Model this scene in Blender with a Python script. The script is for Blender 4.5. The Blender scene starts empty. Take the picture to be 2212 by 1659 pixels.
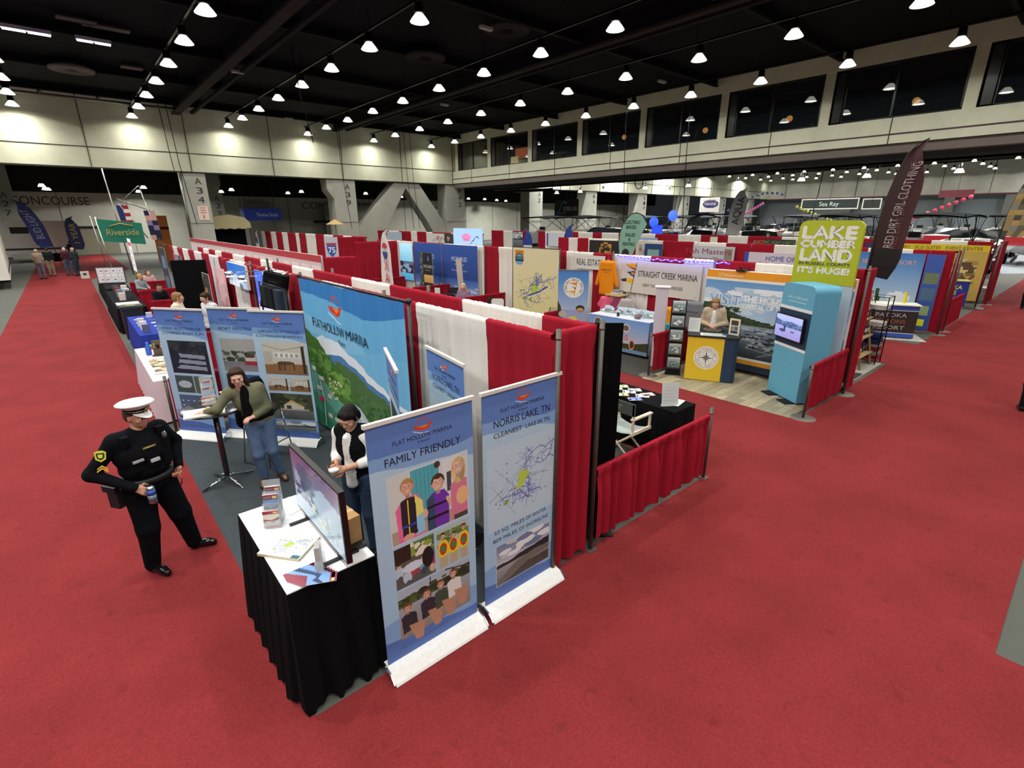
import bpy, math, random
import numpy as np
from mathutils import Vector, Matrix, Euler
PI = math.pi
SC = bpy.context.scene
COL = SC.collection

# ---------------------------------------------------------------- camera, world, exposure
F_PX, YAW, PITCH, ROLL, CAM_H = 1079.2, .70903, -.31986, -.00305, 3.35
_cy, _sy, _cp, _sp = math.cos(YAW), math.sin(YAW), math.cos(PITCH), math.sin(PITCH)
_f = Vector((_sy*_cp, _cy*_cp, _sp)); _r0 = Vector((_cy, -_sy, 0)); _u0 = _r0.cross(_f)
_r = _r0*math.cos(ROLL) + _u0*math.sin(ROLL); _u = _u0*math.cos(ROLL) - _r0*math.sin(ROLL)
cd = bpy.data.cameras.new('camera'); cam = bpy.data.objects.new('camera', cd); COL.objects.link(cam)
cd.sensor_width = 36; cd.lens = F_PX/2212*36; cd.clip_start = .05; cd.clip_end = 400
cam.matrix_world = Matrix(((_r.x, _u.x, -_f.x, 0), (_r.y, _u.y, -_f.y, 0), (_r.z, _u.z, -_f.z, CAM_H), (0, 0, 0, 1)))
SC.camera = cam
W = bpy.data.worlds.new('world'); SC.world = W; W.use_nodes = True
W.node_tree.nodes['Background'].inputs[0].default_value = (.85, .9, 1, 1)
W.node_tree.nodes['Background'].inputs[1].default_value = .02
SC.view_settings.view_transform = 'Standard'; SC.view_settings.look = 'None'
SC.view_settings.exposure = -0.2; SC.view_settings.gamma = 1; SC.view_settings.use_curve_mapping = False
LAMP_W = 480      # watts of one ceiling lamp
LAMP_COL = (1, .985, .93)

def ray(px, py):
    a, b = (px-1106)/F_PX, -(py-829.5)/F_PX
    return _f + _r*a + _u*b
def at(px, py, z=0.0):          # where a sight line meets the level z
    d = ray(px, py); t = (z-CAM_H)/d.z
    return (d.x*t, d.y*t)

# ---------------------------------------------------------------- finishes
def hexc(h):
    if isinstance(h, str):
        h = h.lstrip('#'); return tuple(int(h[i:i+2], 16)/255 for i in (0, 2, 4))
    return tuple(h)
def lin(c):
    c = np.asarray(c, float)
    return np.where(c <= .04045, c/12.92, ((c+.055)/1.055)**2.4)
MATS = {}
def fin(name):
    if name in MATS: return MATS[name]
    m = bpy.data.materials.new(name); m.use_nodes = True
    nt = m.node_tree; b = nt.nodes['Principled BSDF']
    at_ = nt.nodes.new('ShaderNodeAttribute'); at_.attribute_name = 'col'
    P = dict(cloth=(.95, 0, 90, .04, .2), garment=(.95, 0, 90, .06, .25), pipe=(.55, .7, 30, .12, .05), paint=(.55, 0, 8, .04, .03), matte=(.9, 0, 20, .05, .08), print=(.5, 0, 6, .02, .02),
             satin=(.6, 0, 40, .05, .12), gloss=(.18, 0, 5, .03, .01), metal=(.32, 1, 12, .08, .03), chrome=(.12, 1, 5, .03, .01),
             skin=(.55, 0, 60, .05, .05), hair=(.6, 0, 160, .25, .3), carpet=(.98, 0, 70, .16, .4), wall=(.85, 0, 1.2, .06, .1),
             plastic=(.4, 0, 10, .03, .02), wood=(.5, 0, 9, .12, .05), black=(.9, 0, 6, .3, .1)).get(name.split('_')[0], (.6, 0, 10, .04, .02))
    rough, met, sc, var, bump = P
    b.inputs['Roughness'].default_value = rough; b.inputs['Metallic'].default_value = met
    tc = nt.nodes.new('ShaderNodeTexCoord')
    nz = nt.nodes.new('ShaderNodeTexNoise'); nz.inputs['Scale'].default_value = sc; nz.inputs['Detail'].default_value = 4
    nt.links.new(tc.outputs['Object'], nz.inputs['Vector'])
    mr = nt.nodes.new('ShaderNodeMapRange'); mr.inputs['From Min'].default_value = .3; mr.inputs['From Max'].default_value = .7
    mr.inputs['To Min'].default_value = 1-var; mr.inputs['To Max'].default_value = 1+var
    nt.links.new(nz.outputs['Fac'], mr.inputs['Value'])
    vm = nt.nodes.new('ShaderNodeVectorMath'); vm.operation = 'SCALE'
    nt.links.new(at_.outputs['Color'], vm.inputs[0]); nt.links.new(mr.outputs[0], vm.inputs['Scale'])
    nt.links.new(vm.outputs[0], b.inputs['Base Color'])
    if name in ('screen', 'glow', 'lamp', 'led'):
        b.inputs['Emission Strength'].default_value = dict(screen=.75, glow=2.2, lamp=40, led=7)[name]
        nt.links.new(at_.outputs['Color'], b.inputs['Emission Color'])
        if name == 'screen': b.inputs['Roughness'].default_value = .15
    elif name == 'clear':
        b.inputs['Transmission Weight'].default_value = 0; b.inputs['Alpha'].default_value = .28; b.inputs['Roughness'].default_value = .08
    elif name == 'pane':
        b.inputs['Alpha'].default_value = .6; b.inputs['Roughness'].default_value = .015; b.inputs['IOR'].default_value = 2.3
    elif name == 'sheer':
        b.inputs['Alpha'].default_value = .8
    else:
        bp = nt.nodes.new('ShaderNodeBump'); bp.inputs['Strength'].default_value = bump; bp.inputs['Distance'].default_value = .01
        nt.links.new(nz.outputs['Fac'], bp.inputs['Height']); nt.links.new(bp.outputs[0], b.inputs['Normal'])
    if name == 'garment':       # soft wrinkles
        n2 = nt.nodes.new('ShaderNodeTexNoise'); n2.inputs['Scale'].default_value = 7; n2.inputs['Detail'].default_value = 3; n2.inputs['Distortion'].default_value = 1.2
        b2 = nt.nodes.new('ShaderNodeBump'); b2.inputs['Strength'].default_value = .4; b2.inputs['Distance'].default_value = .03
        nt.links.new(tc.outputs['Object'], n2.inputs['Vector']); nt.links.new(n2.outputs['Fac'], b2.inputs['Height']); nt.links.new(b2.outputs[0], bp.inputs['Normal'])
    if name == 'carpet':      # worn and trodden patches
        prev = vm
        for sc_, lo, hi, d0, d1 in ((1.1, .35, .65, .90, 1.09), (6, .60, .72, 1.0, .84), (260, .35, .65, .9, 1.1)):
            n3 = nt.nodes.new('ShaderNodeTexNoise'); n3.inputs['Scale'].default_value = sc_; n3.inputs['Detail'].default_value = 5; m3 = nt.nodes.new('ShaderNodeMapRange')
            for k_, v_ in zip(('From Min', 'From Max', 'To Min', 'To Max'), (lo, hi, d0, d1)): m3.inputs[k_].default_value = v_
            v3 = nt.nodes.new('ShaderNodeVectorMath'); v3.operation = 'SCALE'; nt.links.new(tc.outputs['Object'], n3.inputs['Vector']); nt.links.new(n3.outputs['Fac'], m3.inputs['Value'])
            nt.links.new(prev.outputs[0], v3.inputs[0]); nt.links.new(m3.outputs[0], v3.inputs['Scale']); prev = v3
        nt.links.new(prev.outputs[0], b.inputs['Base Color'])
    if name in ('garment', 'cloth', 'carpet', 'matte', 'black', 'hair'): b.inputs['Specular IOR Level'].default_value = .12
    MATS[name] = m
    return m

# ---------------------------------------------------------------- mesh builder
def rotz(p, a):
    c, s = math.cos(a), math.sin(a); p = np.atleast_2d(np.asarray(p, float))
    return np.stack([p[:, 0]*c-p[:, 1]*s, p[:, 0]*s+p[:, 1]*c, p[:, 2]], 1)
_TXT = {}
def text_mesh(s, bold=False):
    key = s
    if key not in _TXT:
        cu = bpy.data.curves.new('txt', 'FONT'); cu.body = s; cu.size = 1; cu.fill_mode = 'FRONT'; cu.resolution_u = 3
        o = bpy.data.objects.new('txt', cu); COL.objects.link(o)
        dg = bpy.context.evaluated_depsgraph_get()
        me = bpy.data.meshes.new_from_object(o.evaluated_get(dg))
        v = np.array([q.co[:] for q in me.vertices]).reshape(-1, 3)[:, :2]
        f = [tuple(p.vertices) for p in me.polygons]
        bpy.data.objects.remove(o); bpy.data.curves.remove(cu); bpy.data.meshes.remove(me)
        _TXT[key] = (v, f)
    return _TXT[key]

class MB:
    def __init__(s): s.V = []; s.L = []; s.S = []; s.C = []; s.M = []; s.G = []; s.n = 0; s.fins = []
    def add(s, v, faces, col, fn='paint', smooth=False, T=None):
        v = np.asarray(v, float).reshape(-1, 3)
        if T is not None: v = T(v)
        if fn not in s.fins: s.fins.append(fn)
        mi = s.fins.index(fn)
        if isinstance(faces, np.ndarray):
            nf = len(faces); s.L.append(faces.ravel()+s.n); s.S.append(np.full(nf, faces.shape[1]))
        else:
            nf = len(faces)
            if nf == 0: return s
            s.L.append(np.array([i for f in faces for i in f])+s.n); s.S.append(np.array([len(f) for f in faces]))
        c = np.asarray(hexc(col) if isinstance(col, str) else col, float)
        if c.ndim == 1: c = np.tile(c, (nf, 1))
        s.C.append(c); s.M.append(np.full(nf, mi)); s.G.append(np.full(nf, smooth)); s.V.append(v); s.n += len(v)
        return s
    def box(s, c, d, col, fn='paint', rz=0, R=None, T=None):
        x, y, z = [q/2 for q in d]
        v = np.array([(-x,-y,-z),(x,-y,-z),(x,y,-z),(-x,y,-z),(-x,-y,z),(x,-y,z),(x,y,z),(-x,y,z)], float)
        if R is not None: v = v @ np.array(R).T
        if rz: v = rotz(v, rz)
        return s.add(v+np.array(c), [(0,3,2,1),(4,5,6,7),(0,1,5,4),(1,2,6,5),(2,3,7,6),(3,0,4,7)], col, fn, T=T)
    def b2(s, lo, hi, col, fn='paint', T=None):
        lo, hi = np.array(lo, float), np.array(hi, float)
        return s.box((lo+hi)/2, hi-lo, col, fn, T=T)
    def rbox(s, c, d, r, col, fn='paint', rz=0, n=4, T=None):      # box with rounded vertical edges
        x, y, z = d[0]/2, d[1]/2, d[2]/2; pts = []
        for (cx, cy, a0) in ((x-r, y-r, 0), (-x+r, y-r, 90), (-x+r, -y+r, 180), (x-r, -y+r, 270)):
            for k in range(n+1):
                a = math.radians(a0+90*k/n); pts.append((cx+r*math.cos(a), cy+r*math.sin(a)))
        return s.prism(pts, -z, z, col, fn, c=c, rz=rz, T=T)
    def prism(s, pts, z0, z1, col, fn='paint', c=(0,0,0), rz=0, axis='z', T=None, smooth=False):
        n = len(pts); P = np.array(pts, float)
        v = np.concatenate([np.c_[P, np.full(n, z0)], np.c_[P, np.full(n, z1)]])
        if axis == 'y': v = v[:, [0, 2, 1]]          # outline in x,z, thickness along y
        if axis == 'x': v = v[:, [2, 0, 1]]          # outline in y,z, thickness along x
        if rz: v = rotz(v, rz)
        f = [tuple(range(n))[::-1], tuple(range(n, 2*n))]
        s.add(v+np.array(c), f+[(i, (i+1) % n, n+(i+1) % n, n+i) for i in range(n)], col, fn, T=T)
        return s
    def tube(s, path, r, col, fn='metal', n=8, T=None, caps=True):
        P = [np.array(p, float) for p in path]; rr = r if hasattr(r, '__len__') else [r]*len(P)
        V = []; up = np.array((0, 0, 1.))
        d0 = P[1]-P[0]; d0 /= np.linalg.norm(d0)+1e-9
        u = np.cross(d0, up if abs(d0[2]) < .95 else (1., 0, 0)); u /= np.linalg.norm(u)
        for i, p in enumerate(P):
            a = P[max(i-1, 0)]; b = P[min(i+1, len(P)-1)]; d = b-a; d /= np.linalg.norm(d)+1e-9
            u = u-d*np.dot(u, d); u /= np.linalg.norm(u)+1e-9; w = np.cross(d, u)
            for k in range(n):
                t = 2*PI*k/n; V.append(p+(u*math.cos(t)+w*math.sin(t))*rr[i])
        f = [(i*n+k, i*n+(k+1) % n, (i+1)*n+(k+1) % n, (i+1)*n+k) for i in range(len(P)-1) for k in range(n)]
        if caps: f += [tuple(range(n))[::-1], tuple(range((len(P)-1)*n, len(P)*n))]
        return s.add(V, f, col, fn, True, T=T)
    def lathe(s, prof, c, col, fn='paint', n=16, T=None, smooth=True):
        V = []; m = len(prof)
        for r, z in prof:
            for k in range(n): a = 2*PI*k/n; V.append((c[0]+r*math.cos(a), c[1]+r*math.sin(a), c[2]+z))
        f = [(i*n+k, i*n+(k+1) % n, (i+1)*n+(k+1) % n, (i+1)*n+k) for i in range(m-1) for k in range(n)]
        if prof[0][0] > 1e-4: f.append(tuple(range(n))[::-1])
        if prof[-1][0] > 1e-4: f.append(tuple(range((m-1)*n, m*n)))
        return s.add(V, f, col, fn, smooth, T=T)
    def ell(s, c, r, col, fn='paint', n=12, m=8, rz=0, R=None, T=None):
        V = [(0, 0, -1)]
        for i in range(1, m):
            p = PI*i/m
            for k in range(n): a = 2*PI*k/n; V.append((math.sin(p)*math.cos(a), math.sin(p)*math.sin(a), -math.cos(p)))
        V.append((0, 0, 1)); V = np.array(V)*np.array(r)
        if R is not None: V = V @ np.array(R).T
        if rz: V = rotz(V, rz)
        f = [(0, 1+(k+1) % n, 1+k) for k in range(n)]
        for i in range(m-2): f += [(1+i*n+k, 1+i*n+(k+1) % n, 1+(i+1)*n+(k+1) % n, 1+(i+1)*n+k) for k in range(n)]
        t = 1+(m-1)*n; f += [(t, t-n+k, t-n+(k+1) % n) for k in range(n)]
        return s.add(V+np.array(c), f, col, fn, True, T=T)
    def grid(s, P, col, fn='cloth', smooth=True, T=None):        # P: (nu, nv, 3)
        P = np.asarray(P, float); nu, nv = P.shape[:2]
        i = np.arange(nu-1)[:, None]*nv+np.arange(nv-1)[None, :]
        F = np.stack([i, i+nv, i+nv+1, i+1], -1).reshape(-1, 4)
        c = np.asarray(hexc(col) if isinstance(col, str) else col, float)
        if c.ndim == 3: c = c.reshape(-1, 3)
        return s.add(P.reshape(-1, 3), F, c, fn, smooth, T=T)
    def poly(s, pts, col, fn='print', T=None):
        return s.add(pts, [tuple(range(len(pts)))], col, fn, T=T)
    def text(s, t, c, h, col, fn='print', w=None, M=None, align='c', T=None, bold=0):
        """flat lettering, cap height h, in the x,z plane facing -y; M maps (x, z) pairs -> xyz"""
        v, f = text_mesh(t)
        if len(v) == 0: return s
        x0, x1 = v[:, 0].min(), v[:, 0].max(); sc = h/.69; sx = sc
        if w: sx = w/(x1-x0)
        X = (v[:, 0]-(x0+x1)/2)*sx if align == 'c' else (v[:, 0]-x0)*sx
        Z = v[:, 1]*sc
        if M is None: V = np.stack([X+c[0], np.full(len(X), c[1]), Z+c[2]], 1)
        else: V = M(X+c[0], Z+c[1])
        s.add(V, f, col, fn, T=T)
        if bold and M is None:
            for dx, dz in ((bold, 0), (-bold, 0), (0, bold), (0, -bold)):
                s.add(V+np.array((dx, .0002*(dx > 0)+.0001, dz)), f, col, fn, T=T)
        return s
    def obj(s, name, parent=None, loc=None, rz=0, **tags):
        me = bpy.data.meshes.new(name)
        if s.n:
            V = np.concatenate(s.V); L = np.concatenate(s.L).astype(np.int32); S = np.concatenate(s.S).astype(np.int32)
            me.vertices.add(len(V)); me.vertices.foreach_set('co', V.astype(np.float32).ravel())
            me.loops.add(len(L)); me.loops.foreach_set('vertex_index', L)
            me.polygons.add(len(S)); st = np.zeros(len(S), np.int32); st[1:] = np.cumsum(S)[:-1]
            me.polygons.foreach_set('loop_start', st); me.polygons.foreach_set('loop_total', S)
            for fn in s.fins: me.materials.append(fin(fn))
            me.polygons.foreach_set('material_index', np.concatenate(s.M).astype(np.int32))
            me.polygons.foreach_set('use_smooth', np.concatenate(s.G))
            C = lin(np.concatenate(s.C)); C = np.repeat(np.c_[C, np.ones(len(C))], S, axis=0)
            ca = me.color_attributes.new('col', 'FLOAT_COLOR', 'CORNER'); ca.data.foreach_set('color', C.astype(np.float32).ravel())
            me.update(calc_edges=True)
            if me.validate(): pass
        o = bpy.data.objects.new(name, me); COL.objects.link(o)
        if parent: o.parent = parent
        if loc: o.location = loc
        if rz: o.rotation_euler.z = rz
        tag(o, **tags)
        return o

def tag(o, label=None, cat=None, group=None, kind=None):
    if label: o['label'] = label
    if cat: o['category'] = cat
    if group: o['group'] = group
    if kind: o['kind'] = kind
    return o
def thing(name, loc, rz=0, label=None, cat=None, group=None):
    o = bpy.data.objects.new(name, None); o.empty_display_size = .1; COL.objects.link(o)
    o.location = (loc[0], loc[1], loc[2] if len(loc) > 2 else 0); o.rotation_euler.z = rz
    return tag(o, label, cat, group)
def copy_tree(o, parent=None):
    c = o.copy(); COL.objects.link(c); c.parent = parent
    for ch in list(KIDS.get(o.name, o.children)): copy_tree(ch, c)
    return c
KIDS = {}
def dup(src, loc, rz=0, label=None, group=None, scale=None):
    c = copy_tree(src); c.location = (loc[0], loc[1], loc[2] if len(loc) > 2 else 0); c.rotation_euler.z = rz
    if label: c['label'] = label
    if group: c['group'] = group
    if scale: c.scale = scale
    return c
ORD = ['first','second','third','fourth','fifth','sixth','seventh','eighth','ninth','tenth','eleventh','twelfth','thirteenth',
       'fourteenth','fifteenth','sixteenth','seventeenth','eighteenth','nineteenth','twentieth']

# ---------------------------------------------------------------- print canvas
class Canvas:
    def __init__(s, w, h, cell, col='#ffffff'):
        s.w, s.h = w, h; s.nx, s.ny = max(2, round(w/cell)), max(2, round(h/cell))
        s.X, s.Z = np.meshgrid((np.arange(s.nx)+.5)/s.nx*w, (np.arange(s.ny)+.5)/s.ny*h, indexing='ij')
        s.a = np.tile(np.array(hexc(col)), (s.nx, s.ny, 1))
    def put(s, m, col): s.a[m] = hexc(col); return s
    def rect(s, x0, z0, x1, z1, col): return s.put((s.X >= x0)&(s.X <= x1)&(s.Z >= z0)&(s.Z <= z1), col)
    def ell(s, x, z, rx, rz, col, rot=0):
        dx, dz = s.X-x, s.Z-z
        if rot: c, q = math.cos(rot), math.sin(rot); dx, dz = dx*c+dz*q, -dx*q+dz*c
        return s.put((dx/rx)**2+(dz/rz)**2 <= 1, col)
    def ring(s, x, z, r0, r1, col):
        d = np.hypot(s.X-x, s.Z-z); return s.put((d >= r0)&(d <= r1), col)
    def poly(s, pts, col):
        m = np.zeros(s.X.shape, bool); n = len(pts)
        for i in range(n):
            x0, z0 = pts[i]; x1, z1 = pts[(i+1) % n]
            if z0 == z1: continue
            c = ((s.Z < z0) != (s.Z < z1)) & (s.X < (x1-x0)*(s.Z-z0)/(z1-z0)+x0); m ^= c
        return s.put(m, col)
    def grad(s, x0, z0, x1, z1, ca, cb):        # ca at the bottom, cb at the top
        m = (s.X >= x0)&(s.X <= x1)&(s.Z >= z0)&(s.Z <= z1); t = ((s.Z-z0)/(z1-z0))[..., None]
        g = np.array(hexc(ca))*(1-t)+np.array(hexc(cb))*t; s.a[m] = g[m]; return s
    def wave(s, x0, x1, z, amp, wl, col, ph=0, below=True, z0=-1e9, z1=1e9):
        e = z+amp*np.sin(s.X/wl*2*PI+ph)+amp*.4*np.sin(s.X/wl*4.4*PI+ph*2)
        m = (s.X >= x0)&(s.X <= x1)&(s.Z >= z0)&(s.Z <= z1)&((s.Z < e) if below else (s.Z > e)); return s.put(m, col)
    def line(s, pts, w, col):
        for (x0, z0), (x1, z1) in zip(pts[:-1], pts[1:]):
            dx, dz = x1-x0, z1-z0; L = dx*dx+dz*dz+1e-12
            t = np.clip(((s.X-x0)*dx+(s.Z-z0)*dz)/L, 0, 1); s.put(np.hypot(s.X-x0-t*dx, s.Z-z0-t*dz) <= w/2, col)
        return s
    def mottle(s, x0, z0, x1, z1, cols, n, r, seed=1, asp=.6):
        R = random.Random(seed)
        for _ in range(n): s.blob(R.uniform(x0, x1), R.uniform(z0, z1), r*R.uniform(.4, 1.2), R.choice(cols), x0, z0, x1, z1, asp)
        return s
    def blob(s, x, z, r, col, x0, z0, x1, z1, asp=.6):
        return s.put((((s.X-x)/r)**2+((s.Z-z)/(r*asp))**2 <= 1)&(s.X >= x0)&(s.X <= x1)&(s.Z >= z0)&(s.Z <= z1), col)
    def noise(s, amt, seed=3):
        R = np.random.RandomState(seed); s.a = np.clip(s.a+(R.rand(s.nx, s.ny, 1)-.5)*amt, 0, 1); return s
def flat(x0=0, z0=0, y=0):
    return lambda X, Z, off=0: np.stack([np.asarray(X)+x0, np.full(np.shape(X), y-off), np.asarray(Z)+z0], -1)
def sheet(mb, cv, M, fn='print', back=None, T=None):
    X, Z = np.meshgrid(np.linspace(0, cv.w, cv.nx+1), np.linspace(0, cv.h, cv.ny+1), indexing='ij')
    mb.grid(M(X, Z), cv.a, fn, True, T=T)
    if back: mb.grid(M(X[::4 if cv.nx > 40 else 1, ::4 if cv.ny > 40 else 1], Z[::4 if cv.nx > 40 else 1, ::4 if cv.ny > 40 else 1], -.004), back, fn, True, T=T)
def on(M, off=.0008):
    return lambda X, Z: M(X, Z, off)
# ---------------------------------------------------------------- large structure
WALL = '#d2d3ba'; DARK = '#0c0c0d'; CONC = '#4e5049'; RED = '#7a2a2b'; GREYC = '#43474a'
def struct(name, mb): return mb.obj(name, kind='structure')
m = MB(); m.b2((-45, -12, -.3), (100, 70, 0), CONC, 'wall'); struct('floor', m)
m = MB(); m.b2((-45, -12, 10.7), (29.5, 43, 10.9), '#141416', 'black'); m.b2((29.5, -12, 10.7), (98.5, 43, 10.9), '#101011', 'black')
struct('ceiling', m)
m = MB(); m.b2((-45, 43.4, 8.2), (98, 70, 8.4), '#101011', 'black'); struct('ceiling_concourse', m)

def seam(m, a, b, w=.05, col='#3a3934'):
    a, b = np.array(a, float), np.array(b, float); lo = np.minimum(a, b); hi = np.maximum(a, b)
    for i in range(3):
        if hi[i]-lo[i] < 1e-6: lo[i] -= w/2; hi[i] += w/2
    m.b2(lo, hi, col, 'matte')
# left/far wall: a deep band of concrete panels carried by columns
m = MB(); m.b2((-45, 43, 6.5), (98, 43.5, 10.7), WALL, 'wall')
for k in range(-8, 18): 
    x = 2.2+5.45*k; seam(m, (x, 42.99, 6.5), (x, 42.99, 10.7), .035)
    if k in (5, 11): seam(m, (x+2.1, 42.99, 6.5), (x+2.1, 42.99, 10.7), .03)
seam(m, (-45, 42.99, 7.67), (98, 42.99, 7.67), .035)
struct('wall_far', m)
m = MB(); m.b2((-45, 42.95, 6.42), (98, 43.55, 6.5), '#3c3a36', 'matte'); struct('trim_1', m)
# right wall: the mezzanine front, its piers and head beam
m = MB(); PY = [42.4, 37.45, 32.2, 26.9, 21.5, 16.1, 10.8, 5.3, -.1, -5.5, -10.9]
m.b2((29.5, -12, 6.55), (29.9, 43, 7.63), '#d0d1bb', 'wall')
m.b2((29.5, -12, 9.95), (29.9, 43, 10.7), WALL, 'wall')
for y in PY: m.b2((29.55, y-.22, 7.63), (30.1, y+.22, 9.95), WALL, 'wall')
for k in range(10): seam(m, (29.49, 40.0-5.35*k, 6.55), (29.49, 40.0-5.35*k, 7.63), .03)
m.b2((29.485, -12, 6.91), (29.5, 43, 6.97), '#55454a', 'matte')
struct('wall_right', m)
m = MB(); m.b2((29.6, -12, 6.15), (30.1, 43, 6.55), '#6f6660', 'wall'); m.b2((30.1, -12, 6.2), (36.2, 43, 6.5), '#141314', 'black')
m.b2((36.1, -12, 6.3), (36.3, 43, 6.56), '#8c8a80', 'wall'); struct('trim_2', m)
# mezzanine room behind the windows
m = MB(); m.b2((36, -12, 6.5), (36.2, 43, 10.7), '#16181a', 'matte'); m.b2((29.9, -12, 6.5), (36, 43, 6.9), '#1b1b1c', 'matte')
m.b2((29.9, 31.9, 6.9), (36, 32.1, 10.7), '#2a2c28', 'matte'); struct('wall_mezzanine_back', m)
for i in range(len(PY)-1):
    y1, y0 = PY[i]-.22, PY[i+1]+.22; mid = (y0+y1)/2
    fr = MB(); 
    for z in (7.66, 9.9): fr.b2((29.62, y0, z-.05), (29.74, y1, z+.05), '#101010', 'plastic')
    for y in (y0+.05, mid, y1-.05, y1-.5): fr.b2((29.62, y-.045, 7.66), (29.74, y+.045, 9.9), '#101010', 'plastic')
    fr.b2((29.62, y1-.5, 7.66), (29.72, y1, 9.9), '#1c1d1c', 'plastic')
    o = struct('window_%d' % (i+1), fr)
    g = MB(); g.b2((29.67, y0, 7.7), (29.68, y1, 9.88), '#20262a', 'pane'); g.obj('pane', o)
    if i >= 2:
        b = MB(); b.b2((30.2, y0, 9.17), (30.22, y1, 9.95), '#8d8b80', 'cloth'); b.obj('roller_blind', o)
# two lit bays at the far end of the mezzanine
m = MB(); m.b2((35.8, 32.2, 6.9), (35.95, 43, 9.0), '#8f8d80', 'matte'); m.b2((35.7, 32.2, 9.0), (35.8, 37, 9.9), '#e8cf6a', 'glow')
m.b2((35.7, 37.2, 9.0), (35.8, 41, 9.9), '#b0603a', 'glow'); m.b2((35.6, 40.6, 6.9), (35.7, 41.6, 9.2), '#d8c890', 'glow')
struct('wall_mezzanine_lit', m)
for i, (y, z) in enumerate([(29.2, 8.75), (25.6, 9.05), (19.1, 8.75), (13.9, 8.75), (8.0, 8.75), (3.2, 8.8), (-1.5, 8.8)]):
    g = MB(); g.ell((33, y, z), (.17, .17, .17), '#ffb45a', 'glow'); g.tube([(33, y, z+.15), (33, y, 10.6)], .012, '#222222')
    g.obj('globe_lamp', label='warm orange globe lamp behind the mezzanine glass, %s from the far end' % ORD[i], cat='lamp', group='globe lamps behind the mezzanine windows')
# concourse wall beyond the opening
m = MB(); m.b2((-45, 68, 0), (98, 68.4, 8.3), '#c4c3b6', 'wall')
for k in range(26): seam(m, (-43+5.4*k, 67.98, 0), (-43+5.4*k, 67.98, 8.3), .05, '#77766c')
m.b2((-45, 66.6, 5.9), (98, 68, 8.3), '#24241f', 'matte')
m.b2((-.2, 67.9, 0), (4.2, 67.99, 2.6), '#8f8b78', 'matte'); m.b2((-.6, 67.85, 2.5), (4.5, 67.97, 2.75), '#34322c', 'matte'); m.b2((-.6, 67.85, .0), (-.1, 67.97, 2.6), '#39352c', 'matte')
m.text('CONCOURSE', (-.3, 67.97, 4.75), .75, '#35342f', w=5.8)
m.text('CONCESSIONS', (28, 67.97, 4.6), .8, '#55534d', w=9)
m.text('CONCOURSE', (43, 67.97, 4.2), .8, '#55534d', w=7)
m.b2((17, 67.2, 0), (19.5, 68, 5.2), '#8f8e82', 'wall'); m.b2((26, 67.2, 0), (34, 68, 5.1), '#9d9c90', 'wall')
m.b2((24.5, 67.1, 2.9), (34, 67.3, 3.2), '#2c2b28', 'matte')
struct('wall_concourse', m)
for nm, x, y, lab in (('column', 12.8, 62, 'A\n3\n3'), ('column', -3.3, 64, 'A\n2\n7')):
    m = MB(); m.b2((x-.6, y, 0), (x+.6, y+1.2, 8.2), '#8f8e84', 'wall')
    for k, ch in enumerate(lab.split('\n')): m.text(ch, (x, y-.01, 5.2-.75*k), .5, '#2c2b29', w=.45 if ch != '1' else .2)
    m.obj(nm, label='square concrete concourse column lettered ' + lab.replace('\n', ''), cat='column')
# columns under the far wall
def column(x0, x1, lab, label, sign=False, haunch=False, xa=None):
    m = MB(); m.b2((x0, 43.02, 0), (x1, 44.5, 6.5), '#b6b5aa', 'wall')
    seam(m, (x0, 43.0, 3.1), (x1, 43.0, 3.1), .03, '#77766c')
    if haunch: m.prism([(x0, 4.9), (x0-.5, 5.6), (x0-.55, 6.5), (x0, 6.5)], 43.05, 44.3, '#b6b5aa', 'wall', axis='y')
    for k, ch in enumerate(lab): m.text(ch, (xa or x1-.5, 43.0, 5.7-.62*k), .42, '#2a2a2c', w=.4)
    if sign:
        m.b2((x1-.85, 42.97, 3.3), (x1-.2, 43.0, 4.25), '#efd9cd', 'print'); 
        for k in range(3): m.b2((x1-.7, 42.965, 4.1-.16*k), (x1-.35, 42.97, 4.15-.16*k), '#c85a50', 'print')
        m.b2((x1-.56, 42.965, 3.42), (x1-.5, 42.97, 3.65), '#c0302c', 'print')
    return m.obj('column', label=label, cat='column')
column(7.0, 8.4, 'A34', 'square concrete column lettered A34 under the far wall, evacuation notice on it', sign=True)
m = MB(); m.tube([(6.8, 42.8, 0), (6.8, 42.8, 6.4)], .09, '#8b8a84'); m.obj('downpipe', label='grey vertical downpipe beside the column lettered A34', cat='pipe')
column(17.6, 19.5, 'A39', 'wide concrete column lettered A39 with a curved haunch at its left', haunch=True, xa=18.8)
column(28.6, 30.8, 'A42', 'concrete corner column lettered A42 where the two walls meet', xa=30.2)
m = MB()
m.prism([(24.35, 6.4), (23.2, 6.4), (19.55, 2.6), (19.55, 0), (20.9, 0), (22.6, 3.3), (24.35, 6.0), (24.35, 6.0), (26.4, 3.2), (28.0, .6), (28.0, 0), (28.55, 0), (28.55, 2.7), (25.75, 6.4)], 43.1, 44.3, '#b0afa4', 'wall', axis='y')
m.obj('diagonal_brace', label='big concrete A-shaped brace standing between columns A39 and A42', cat='brace')
for x, lab in ((40.5, 'A2'), (49.8, 'B6'), (60.2, 'B10'), (71, 'B14'), (82, 'B18'), (92, 'B22')):
    column(x-1, x+1, lab[:3], 'concrete column past the mezzanine under the far wall, lettered ' + lab)
m = MB(); m.text('EXIT', (66.6, 42.96, 7.15), .5, '#4a4944', w=2.6); m.obj('exit_lettering', label='dark EXIT lettering high on the white wall beyond the mezzanine', cat='sign')
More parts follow.
